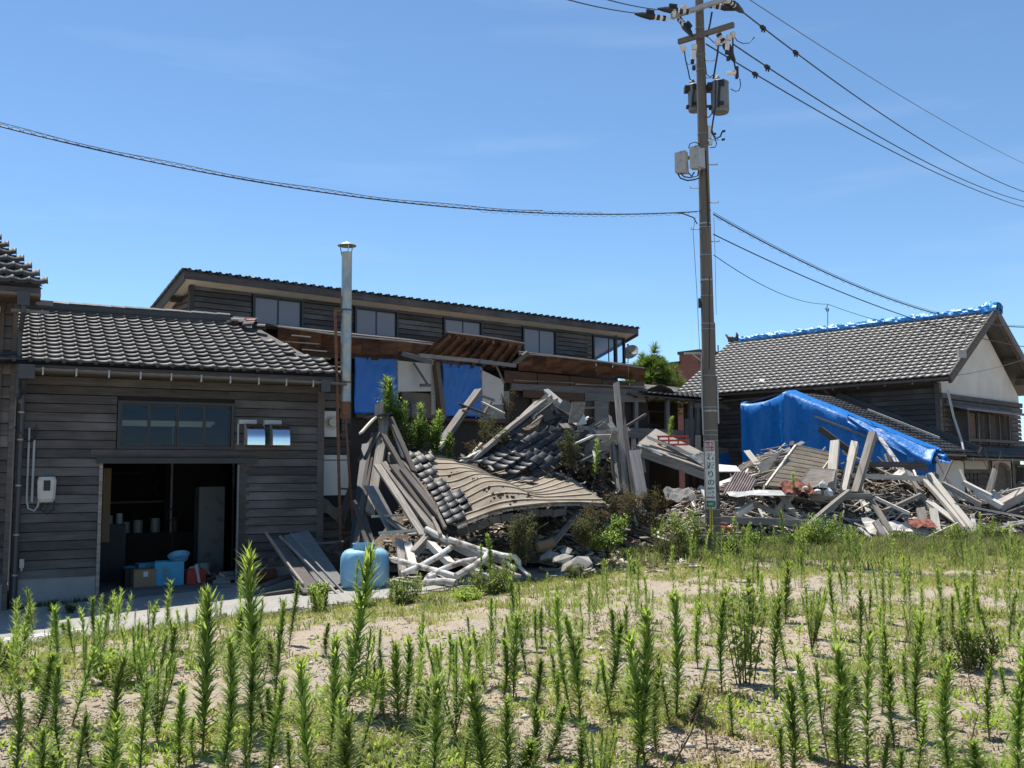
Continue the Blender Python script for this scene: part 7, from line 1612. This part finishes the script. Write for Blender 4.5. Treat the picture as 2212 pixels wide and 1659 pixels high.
WL += Z5([(460, 610, 960, 's'), (320, 720, 1220, 's'), (380, 700, 1190, 's'), (540, 940, 1700, 's'), (700, 620, 1320, 'b'), (880, 620, 1000, 's'), (910, 960, 1700, 's'), (1000, 690, 1050, 's'), (1070, 540, 1050, 's'), (1145, 550, 900, 't'),
 (1040, 1080, 1660, 's'), (1180, 820, 1150, 's'), (1250, 480, 730, 's'), (1440, 400, 1180, 's'), (1500, 560, 1220, 's'), (1640, 590, 1160, 's'), (1690, 800, 1200, 't'), (1700, 500, 800, 's'), (1855, 520, 1480, 's'), (1910, 700, 1520, 's'), (2060, 780, 1240, 's'), (2100, 410, 1180, 's'), (1980, 870, 1400, 's'),
 (1360, 760, 1090, 't'), (1200, 1130, 1640, 's'), (1280, 1100, 1450, 's'), (1110, 1330, 1700, 's'), (1620, 1170, 1720, 'b'), (1500, 1230, 1700, 's'), (740, 1190, 1560, 't'), (840, 1250, 1560, 't'), (210, 920, 1160, 't'), (440, 960, 1560, 's'), (1790, 470, 800, 's'), (1770, 930, 1110, 't'), (1210, 490, 760, 't'), (250, 760, 1200, 't'), (10, 1160, 1800, 's'), (640, 640, 1000, 't'), (1330, 900, 1180, 't')])
WL += Z6([(200, 400, 1070, 's'), (550, 440, 1090, 's'), (620, 210, 600, 's'), (800, 350, 820, 'b'), (960, 220, 700, 's'), (1110, 380, 820, 's'), (1180, 380, 600, 't'), (680, 1020, 1700, 's'), (790, 830, 1500, 's'), (1020, 800, 1560, 's'), (1170, 680, 1680, 's'), (1270, 650, 1200, 's'), (1340, 900, 1430, 's'),
 (1510, 570, 1380, 's'), (1450, 820, 1200, 't'), (1740, 810, 1720, 's'), (1640, 950, 1290, 't'), (1880, 240, 540, 's'), (1990, 850, 1390, 's'), (2050, 430, 820, 's'), (2120, 390, 750, 's'), (2195, 750, 1720, 's'), (1800, 360, 700, 's'), (1910, 1390, 1760, 's'), (270, 1080, 1350, 't'), (600, 1310, 1700, 't'), (1255, 1330, 1700, 't'), (460, 300, 480, 't'), (430, 190, 420, 't'), (1680, 500, 830, 's'), (1740, 430, 700, 't'), (30, 480, 900, 's'), (350, 300, 900, 's'), (1000, 1040, 1600, 's'), (870, 860, 1350, 't'), (950, 760, 1200, 't'), (1860, 560, 930, 'b'), (40, 820, 1060, 't'), (640, 560, 900, 't')])
occ = [(e[0], e[2]) for e in WL]
for _ in range(900):
    if len(WL) > 160: break
    u, v = rnd.uniform(0, 2212), 1330+430*rnd.random()
    if min(abs(u-a)+abs(v-b)*.35 for a, b in occ) < 26: continue
    d_ = (v-1030)/2100; hh = rnd.uniform(.2, .58)*(.75+.25*noise.noise(Vector((u*.004, v*.004, 1)))*2); WL.append((u, v-hh*d_*FPX/1.6*1.02, v, rnd.choice('ssttbdd'))); occ.append((u, v))
rows = {'cut by the bottom edge': [], 'rooted in foreground sand': [], 'in the middle field': [], 'in the far field': []}
RK = list(rows)
for e in WL: rows[RK[0] if e[2] > 1659 else RK[1] if e[2] > 1560 else RK[2] if e[2] > 1440 else RK[3]].append(e)
def nth(i): return f"{i}{'th' if 10 < i % 100 < 14 else {1: 'st', 2: 'nd', 3: 'rd'}.get(i % 10, 'th')}"
for rk, lst in rows.items():
    lst.sort()
    for i, e in enumerate(lst):
        ds = {'s': 'upright leafy green weed', 'b': 'branching green weed', 't': 'thin green weed', 'd': 'brown dead weed stalk'}[e[3]]
        place_weed(e[0]+rnd.uniform(-3, 3), *e[1:], label=f"{ds}, {nth(i+1)} from left among weeds {rk}", group='horseweeds in the field')
# smaller weeds in the middle and far field
def in_field(x, y):
    l = A.I @ Vector((x, y, 0)); return l.y < -4.3 if l.x < 9 else y < 22
k = 0
SW = {}
WS = [weed(71+i, .35, 80, .05, .008) for i in range(4)]+[weed(81+i, .5, 130, .055, .008) for i in range(4)]+[weed(91, .45, 170, .05, .009, branches=4)]
while k < 290:
    u, v = rnd.uniform(-20, 2230), 1180+380*rnd.random()**1.25; p = px_on_ground(u, v)
    if not in_field(p.x, p.y) or noise.noise(Vector((p.x*.35, p.y*.35, 8))) < -.12: continue
    st_, fo = rnd.choice(WS); s_ = rnd.uniform(.5, 1.5)*(1.15 if v < 1260 else .9)
    o = link('small_weed', fo, None, Matrix.Translation(p) @ Matrix.Rotation(rnd.uniform(0, 6), 4, 'Z') @ Matrix.Diagonal((1.1*s_, 1.1*s_, s_, 1)))
    reg = ('in front of the workshop' if u < 600 else 'below the blue tank' if u < 900 else 'below the white pipes' if u < 1250 else 'left of the pole' if u < 1530 else 'right of the pole' if u < 1850 else 'at the right side')+(', far back' if v < 1240 else ', midway' if v < 1340 else ', nearer')
    tag(o, None, 'weed', 'small weeds in the far field'); SW.setdefault(reg, []).append((u, o)); k += 1

for reg, l_ in SW.items():
    for i, (u, o) in enumerate(sorted(l_, key=lambda e: e[0])): o['label'] = f"{nth(i+1)} from left of the small green weeds {reg}"
def bush(seed, h, wd, n, L_, w_, mats_, st='stem', nst=16, up=.9, mixw=(.7, .3), top=1.):
    r_ = random.Random(seed); s_ = MB(); b = MB()
    for i in range(nst):
        a = r_.uniform(0, 2*pi); rr = wd*.5*math.sqrt(r_.random()); hh = h*(1-.35*(rr/(wd*.5))**2)*r_.uniform(.7, 1.05); base = Vector((cos(a)*rr*.35, sin(a)*rr*.35, 0)); tp_ = Vector((cos(a)*rr, sin(a)*rr, hh)); q = base.lerp(tp_, .5)+Vector((0, 0, .1*h))
        P_ = lambda t: base*(1-t)**2+q*2*t*(1-t)+tp_*t*t
        s_.tube([P_(t) for t in (0, .35, .7, 1)], [.006, .005, .003, .001], 4)
        for j in range(n//nst):
            t = 1-(r_.random()**1.1)*.92; d = Vector((r_.gauss(0, 1), r_.gauss(0, 1), r_.gauss(.5*up, .7))).normalized(); p = P_(t)+Vector((r_.gauss(0, .07), r_.gauss(0, .07), r_.gauss(0, .05)))*wd
            leaf(b, p, d, L_*r_.uniform(.6, 1.3), w_*r_.uniform(.7, 1.3), r_.uniform(-.3, .3), 0 if r_.random() < mixw[0] else 1)
    return s_.mesh('stem', M[st]), b.mesh('foliage', [M[m] for m in mats_])
def place_bush(u, vb, vt, wpx, kind, label, name='bush', Y=None, cat='bush', n=900):
    if Y: p = at(u, vb, Y)
    else: p = px_on_ground(u, vb); Y = p.y
    h = at(u, vt, Y).z-p.z; wd = wpx/FPX*Y
    pr_ = {'olive': dict(L_=.045, w_=.016, mats_=['leaf_olive', 'leaf_dry'], st='stem_dry', mixw=(.85,)), 'green': dict(L_=.055, w_=.022, mats_=['leaf', 'leaf_dark'], mixw=(.55,)), 'bright': dict(L_=.05, w_=.024, mats_=['leaf_young', 'leaf'], mixw=(.7,)),
           'dry': dict(L_=.035, w_=.02, mats_=['leaf_dry', 'leaf_olive'], st='stem_dry', mixw=(.6,)), 'mug': dict(L_=.06, w_=.016, mats_=['leaf_olive', 'leaf'], mixw=(.6,)), 'dark': dict(L_=.05, w_=.026, mats_=['leaf_dark', 'leaf'], mixw=(.75,))}[kind]
    st_, fo = bush(int(u*7+vb), h, wd, n, nst=max(8, int(wd*22)), **pr_)
    o = thing(name, label, cat, p); link('stem', st_, o); f = link('foliage', fo, o); f['kind'] = 'stuff'; return o
BU = [
 (1128, 1222, 1100, 70, 'olive', 'dense dusty olive bush right of the bent white pipe', 15.9, 3000),
 (1482, 1212, 1085, 90, 'mug', 'tall feathery grey green bush left of the pole foot', 18.0, 3600),
 (1445, 1225, 1150, 70, 'olive', 'lower olive bush beside the lane left of the pole', 17.6, 1500),
 (1232, 1012, 922, 50, 'olive', 'round dry olive bush growing on the heap beside the dark tiles', 19.7, 2200),
 (1100, 910, 835, 42, 'dry', 'brown dried bramble on top of the heap by the white board', 21.0, 1100),
 (1052, 960, 880, 60, 'olive', 'thin dusty bramble behind the leaning post', 20.9, 900),
 (1080, 965, 920, 50, 'olive', 'dusty bramble over the long slanting beam', 20.0, 800),
 (1025, 985, 950, 50, 'dry', 'low bramble near the small tile patch', 19.7, 500),
 (1345, 1140, 1040, 90, 'dry', 'brown dried weeds below the upright posts', 18.9, 2400),
 (1410, 1140, 1035, 80, 'dry', 'tall brown dried weeds under the fallen lean-to', 19.0, 2000),
 (1285, 1160, 1085, 80, 'dry', 'dry grey brown weeds under the right end of the tan roof', 17.4, 2000),
 (1265, 1180, 1110, 70, 'olive', 'olive weeds before the mud wall', 16.6, 1800),
 (1300, 1185, 1138, 100, 'green', 'bright yellow green bush in the hollow between the heaps', 17.2, 1700),
 (1338, 1175, 1110, 60, 'green', 'green bush above the bright one in the hollow', 18.1, 1500),
 (1575, 1215, 1150, 60, 'dark', 'dark green ivy like bush right of the pole foot', 18.6, 2200),
 (1635, 1215, 1130, 70, 'green', 'green shrub second to the right of the pole', 19.6, 1800),
 (1690, 1205, 1150, 70, 'mug', 'grey green shrub in front of the level beam', 20.0, 1500),
 (1770, 1205, 1112, 100, 'green', 'large green bush in front of the right debris heap', 20.6, 4200),
 (1835, 1195, 1140, 60, 'mug', 'feathery green bush right of the large green one', 20.9, 1400),
 (1720, 1190, 1140, 60, 'dark', 'dark bush left of the large green one', 20.8, 1500),
 (1960, 1180, 1140, 70, 'mug', 'low grey green shrub before the right part of the heap', 21.6, 1300),
 (2060, 1165, 1135, 80, 'mug', 'low grassy shrub at the foot of the bright boards', 21.8, 1200),
 (2140, 1155, 1130, 90, 'mug', 'low grassy shrub near the right picture edge', 22.0, 1200),
 (1055, 1290, 1222, 120, 'mug', 'leafy bush in front of the white pipes', 14.6, 2600),
 (865, 1322, 1245, 90, 'mug', 'leafy bush right of the blue tank', 14.0, 2400),
 (788, 1322, 1290, 50, 'mug', 'small bush in front of the blue tank', 13.6, 700),
 (690, 1328, 1252, 60, 'green', 'rounded green bush in front of the leaning plywood', 13.7, 2000),
 (1010, 1308, 1270, 80, 'bright', 'low bright weeds at the lane edge before the pipes', 13.9, 1000),
 (940, 1325, 1290, 90, 'mug', 'low weeds at the lane edge right of the tank bush', 13.4, 900),
 (1250, 1262, 1210, 60, 'mug', 'small bush before the large concrete chunk', 15.8, 900),
 (1610, 1480, 1250, 120, 'bright', 'tall broad leaved green weed in the far field', None, 700),
 (95, 1480, 1420, 90, 'bright', 'low bright weeds at the left in front of the kerb', None, 380),
 (240, 1480, 1390, 170, 'bright', 'yellow green leafy bush in front of the left kerb', None, 1000),
 (20, 1450, 1390, 60, 'mug', 'pale weeds at the left picture edge', None, 700),
 (2100, 1445, 1330, 130, 'mug', 'grey green bushy weed at the right of the field', None, 1000),
 (800, 1490, 1440, 90, 'bright', 'tuft of light green weed in the middle field', None, 260),
 (110, 1322, 1295, 30, 'dark', 'small dark weed at the workshop foundation', 15.2, 250),
 (150, 1325, 1305, 30, 'dark', 'second small dark weed at the workshop foundation', 15.2, 200),
 (232, 1322, 1300, 26, 'dark', 'small weed at the corner of the garage ramp', 15.1, 200),
 (335, 1328, 1308, 22, 'bright', 'small light weed by the garage ramp', 14.9, 150),
 (900, 982, 895, 70, 'dark', 'leafy weeds on the heap above the tan roof', 19.7, 2200),
 (938, 985, 905, 50, 'dark', 'taller leafy weeds on the heap above the tan roof', 19.6, 1500),
 (842, 950, 838, 70, 'dark', 'tall leafy clump of weeds on the heap left of the tan roof', 19.8, 2600),
 (972, 992, 945, 30, 'dark', 'small leafy clump above the small tile patch', 19.3, 500)]
for u, vb, vt, wp, kd, lb, Y, n in BU: place_bush(u, vb, vt, wp, kd, lb, Y=Y, n=n)
for u, vt, vb, Y, lb in ((832, 822, 925, 19.9, 'tall weed rising beside the black strip on the heap'), (850, 830, 950, 19.7, 'second tall weed beside the black strip on the heap'), (875, 872, 965, 19.6, 'weed behind the upper tiles of the fallen roof'), (912, 880, 975, 19.7, 'weed in the row above the tan boarding'), (945, 895, 985, 19.6, 'right hand weed in the row above the tan boarding'), (968, 938, 995, 19.4, 'short weed before the white plaster above the tan boarding'),
        (1285, 955, 1030, 19.3, 'green weed standing before the grey panel'), (1453, 905, 985, 23.0, 'tall thin weed in front of the open timber shed'), (1548, 978, 1010, 24.5, 'small weed before the blue tarp skirt'), (1718, 1022, 1062, 23.0, 'small dark weed growing on the grey panel of the right heap'), (1058, 1160, 1255, 15.2, 'spiky weed standing in front of the pipe pile'), (1370, 1215, 1262, 15.8, 'small spiky weed at the lane end')):
    p = at(u, vb, Y); h = at(u, vt, Y).z-p.z; st_, fo = rnd.choice(WV); o = thing('horseweed', lb, 'weed', p, rnd.uniform(0, 6)); s_ = h/.8
    o.scale = (max(s_, .8)*1.25, max(s_, .8)*1.25, s_); link('stem', st_, o); f = link('foliage', fo, o); f['kind'] = 'stuff'
bb_ = thing('dead_shrub', 'leafless twiggy shrub standing before the arched doorway', 'shrub', at(2146, 1060, 25.5)); r_ = random.Random(4); b = MB()
for i in range(9):
    a = r_.uniform(-1, 1); b.tube([(0, 0, 0), (.1*a, .1*r_.uniform(-1, 1), .5), (.35*a, .2*r_.uniform(-1, 1), .75+.4*r_.random())], [.02, .012, .004], 5)
b.obj('branch', M['stem_dry'], bb_)

# grass tufts and ground cover
def clumps(n, fn, hmin, hmax, wb, m, per=12, rad=.07, name='grass', label='', seedv=1):
    r_ = np.random.RandomState(seedv); C = []
    while len(C) < n:
        c = fn()
        if c is not None: C.append(c)
    C = np.array(C); N = n*per; c = np.repeat(C, per, 0)
    a = r_.uniform(0, 2*pi, N); rr = rad*np.sqrt(r_.uniform(0, 1, N))*c[:, 3]; x = c[:, 0]+rr*np.cos(a); y = c[:, 1]+rr*np.sin(a); z = c[:, 2]-.005
    h = r_.uniform(hmin, hmax, N)*c[:, 3]; ln = r_.uniform(.25, 1.3, N)*h; dx, dy = np.cos(a)*ln, np.sin(a)*ln; sx, sy = -np.sin(a)*wb/2, np.cos(a)*wb/2
    b0 = np.stack([x-sx, y-sy, z], 1); b1 = np.stack([x+sx, y+sy, z], 1); m0 = np.stack([x+dx*.45-sx, y+dy*.45-sy, z+h*.75], 1); m1 = np.stack([x+dx*.45+sx, y+dy*.45+sy, z+h*.75], 1); t = np.stack([x+dx, y+dy, z+h], 1)
    V = np.stack([b0, b1, m1, m0, t], 1).reshape(-1, 3); i = np.arange(N)[:, None]*5
    Fq = np.concatenate([i+np.array([[0, 1, 2]]), i+np.array([[0, 2, 3]]), i+np.array([[3, 2, 4]])], 1).reshape(-1, 3)
    o = link(name, npmesh(name, V, Fq, m, 3)); return tag(o, label, kind='stuff')
def cover(kind):
    def f():
        if rnd.random() < .72: u, v = rnd.uniform(-30, 2240), 1165+(1659-1165)*rnd.random()**1.9
        else: u, v = rnd.uniform(-30, 2240), rnd.uniform(1165, 1665)
        p = px_on_ground(u, v)
        if not in_field(p.x, p.y): return None
        l = A.I @ Vector((p.x, p.y, 0))
        n_ = noise.noise(Vector((p.x*.55, p.y*.55, 4+kind*3)))+.5*noise.noise(Vector((p.x*1.8, p.y*1.8, 1)))
        far = smooth(8.5, 15, p.y); edge = smooth(-6.4, -4.6, l.y) if l.x < 9 else 0
        bare = .35*math.exp(-((u-1750)/420)**2-((v-1275)/26)**2) if kind != 2 else 0
        dens = -.42+.70*far+.62*edge-bare*2
        if n_+dens < rnd.uniform(-.25, .35)+(.0 if kind else .05): return None
        s_ = (.5+.25*smooth(7, 13, p.y)+.5*smooth(17.5, 21, p.y))*rnd.uniform(.6, 1.3)*(.7 if l.x < 9 and l.y > -6 else 1)
        return (p.x, p.y, p.z, s_)
    return f
clumps(5200, cover(0), .025, .10, .009, M['grass_y'], 11, .08, 'grass', 'yellow green grass tufts over the sandy field', 1)
clumps(2600, cover(1), .02, .085, .014, M['cover'], 9, .07, 'ground_cover', 'low bright green ground cover in the field', 2)
clumps(2000, cover(1), .03, .16, .011, M['cover'], 9, .07, 'ground_cover', 'low mid green seedlings in the field', 3)
def litter():
    u, v = rnd.uniform(-30, 2240), 1185+480*rnd.random()**1.2; p = px_on_ground(u, v)
    return (p.x, p.y, p.z+.004, rnd.uniform(.5, 1.2)*(.6+.4*smooth(7, 13, p.y))) if in_field(p.x, p.y) and noise.noise(Vector((p.x*.8, p.y*.8, 6))) > -.1 else None
clumps(2600, litter, .008, .035, .010, M['straw'], 10, .14, 'dead_grass', 'dead straw coloured grass lying on the sand', 11)
def low_green():
    u, v = rnd.uniform(-30, 2240), 1250+420*rnd.random(); p = px_on_ground(u, v)
    return (p.x, p.y, p.z, rnd.uniform(.5, 1.5)) if in_field(p.x, p.y) and noise.noise(Vector((p.x*1.1, p.y*1.1, 12))) > .02 else None
clumps(1500, low_green, .012, .05, .014, M['leaf_young'], 8, .05, 'ground_cover', 'small yellow green rosettes on the sand', 12)
def heapfoot():
    u = rnd.uniform(1350, 2240); v = rnd.gauss(1188, 16)-.018*(u-1500)
    p = px_on_ground(u, v); return (p.x, p.y, p.z, rnd.uniform(.7, 1.5))
clumps(2300, heapfoot, .06, .20, .012, M['leaf_olive'], 10, .12, 'tall_grass', 'rough tall grass along the foot of the right heap', 4)
clumps(1500, heapfoot, .05, .17, .012, M['cover'], 10, .12, 'tall_grass', 'green rough grass along the foot of the right heap', 5)
def lane_edge():
    s = rnd.uniform(-5, 9.4); t = -4.05-abs(rnd.gauss(0, .35)); p = A.w(s, t, 0); return (p.x, p.y, gz(p.x, p.y), rnd.uniform(.4, 1.0)*(.6 if s > 3 else .85)*(.6+.5*noise.noise(Vector((s*1.3, 0, 0)))+.3))
clumps(900, lane_edge, .04, .15, .010, M['cover'], 11, .09, 'grass', 'weedy grass fringe along the lane edge', 6)
clumps(500, lane_edge, .05, .2, .010, M['leaf_olive'], 11, .09, 'grass', 'dusty weed fringe along the lane edge', 7)
def wallfoot():
    s = rnd.choice((rnd.uniform(0, 1.3), rnd.uniform(3.7, 5))); p = A.w(s, -.1-abs(rnd.gauss(0, .06)), 0); return (p.x, p.y, road_z(s), rnd.uniform(.4, .9))
clumps(60, wallfoot, .04, .15, .010, M['leaf_dark'], 9, .05, 'grass', 'dark weeds along the workshop foundation', 8)

# stones
def stones(n, fn, smin, smax, m, label, seed):
    r_ = np.random.RandomState(seed); base = np.array([(1, 0, 0), (.5, .87, .1), (-.5, .87, 0), (-1, 0, .1), (-.5, -.87, 0), (.5, -.87, .1), (0, 0, .8), (0, 0, -.6)]); Fs = np.array([(i, (i+1) % 6, 6) for i in range(6)]+[((i+1) % 6, i, 7) for i in range(6)])
    V, Fq = [], []; k = 0
    while k < n:
        p = fn()
        if p is None: continue
        s = smin*(smax/smin)**(r_.uniform()**2.6); a = r_.uniform(0, 6.28); v = base*(r_.uniform(.7, 1.2, (8, 1)))*np.array([s, s*r_.uniform(.5, .95), s*r_.uniform(.35, .7)]); ca, sa = cos(a), sin(a); v = v @ np.array([[ca, sa, 0], [-sa, ca, 0], [0, 0, 1]])
        V.append(v+np.array([p[0], p[1], p[2]+s*.16])); Fq.append(Fs+8*k); k += 1
    return tag(link('gravel', npmesh('gravel', np.concatenate(V), np.concatenate(Fq), m, 3)), label, kind='stuff')
def fieldpt(lim=None):
    u, v = rnd.uniform(-30, 2240), 1250+420*rnd.random()**.75; p = px_on_ground(u, v)
    if not in_field(p.x, p.y) or noise.noise(Vector((p.x*.7, p.y*.7, 2))) < rnd.uniform(-.6, .12): return None
    return p
stones(7500, fieldpt, .006, .030, mat('dark pebble', (.14, .128, .115), (.34, .30, .25), freq=.9, rough=.85, coord='Object'), 'loose grey pebbles over the sandy field', 1)
stones(5500, fieldpt, .006, .030, mat('tan pebble', (.46, .385, .30), (.30, .25, .195), freq=.9, rough=.9), 'loose tan pebbles over the sandy field', 2)
stones(380, fieldpt, .010, .05, mat('pale shard', (.62, .60, .56), (.42, .40, .37), freq=.9, rough=.8), 'pale shards of tile and plaster in the sand', 3)
def kerbpt():
    s = rnd.uniform(-5, 4.6); p = A.w(s, -4.25+rnd.gauss(0, .16), 0); return (p.x, p.y, gz(p.x, p.y)+.02)
stones(420, kerbpt, .02, .11, M['kerb'], 'broken concrete and stones along the lane edge', 4)
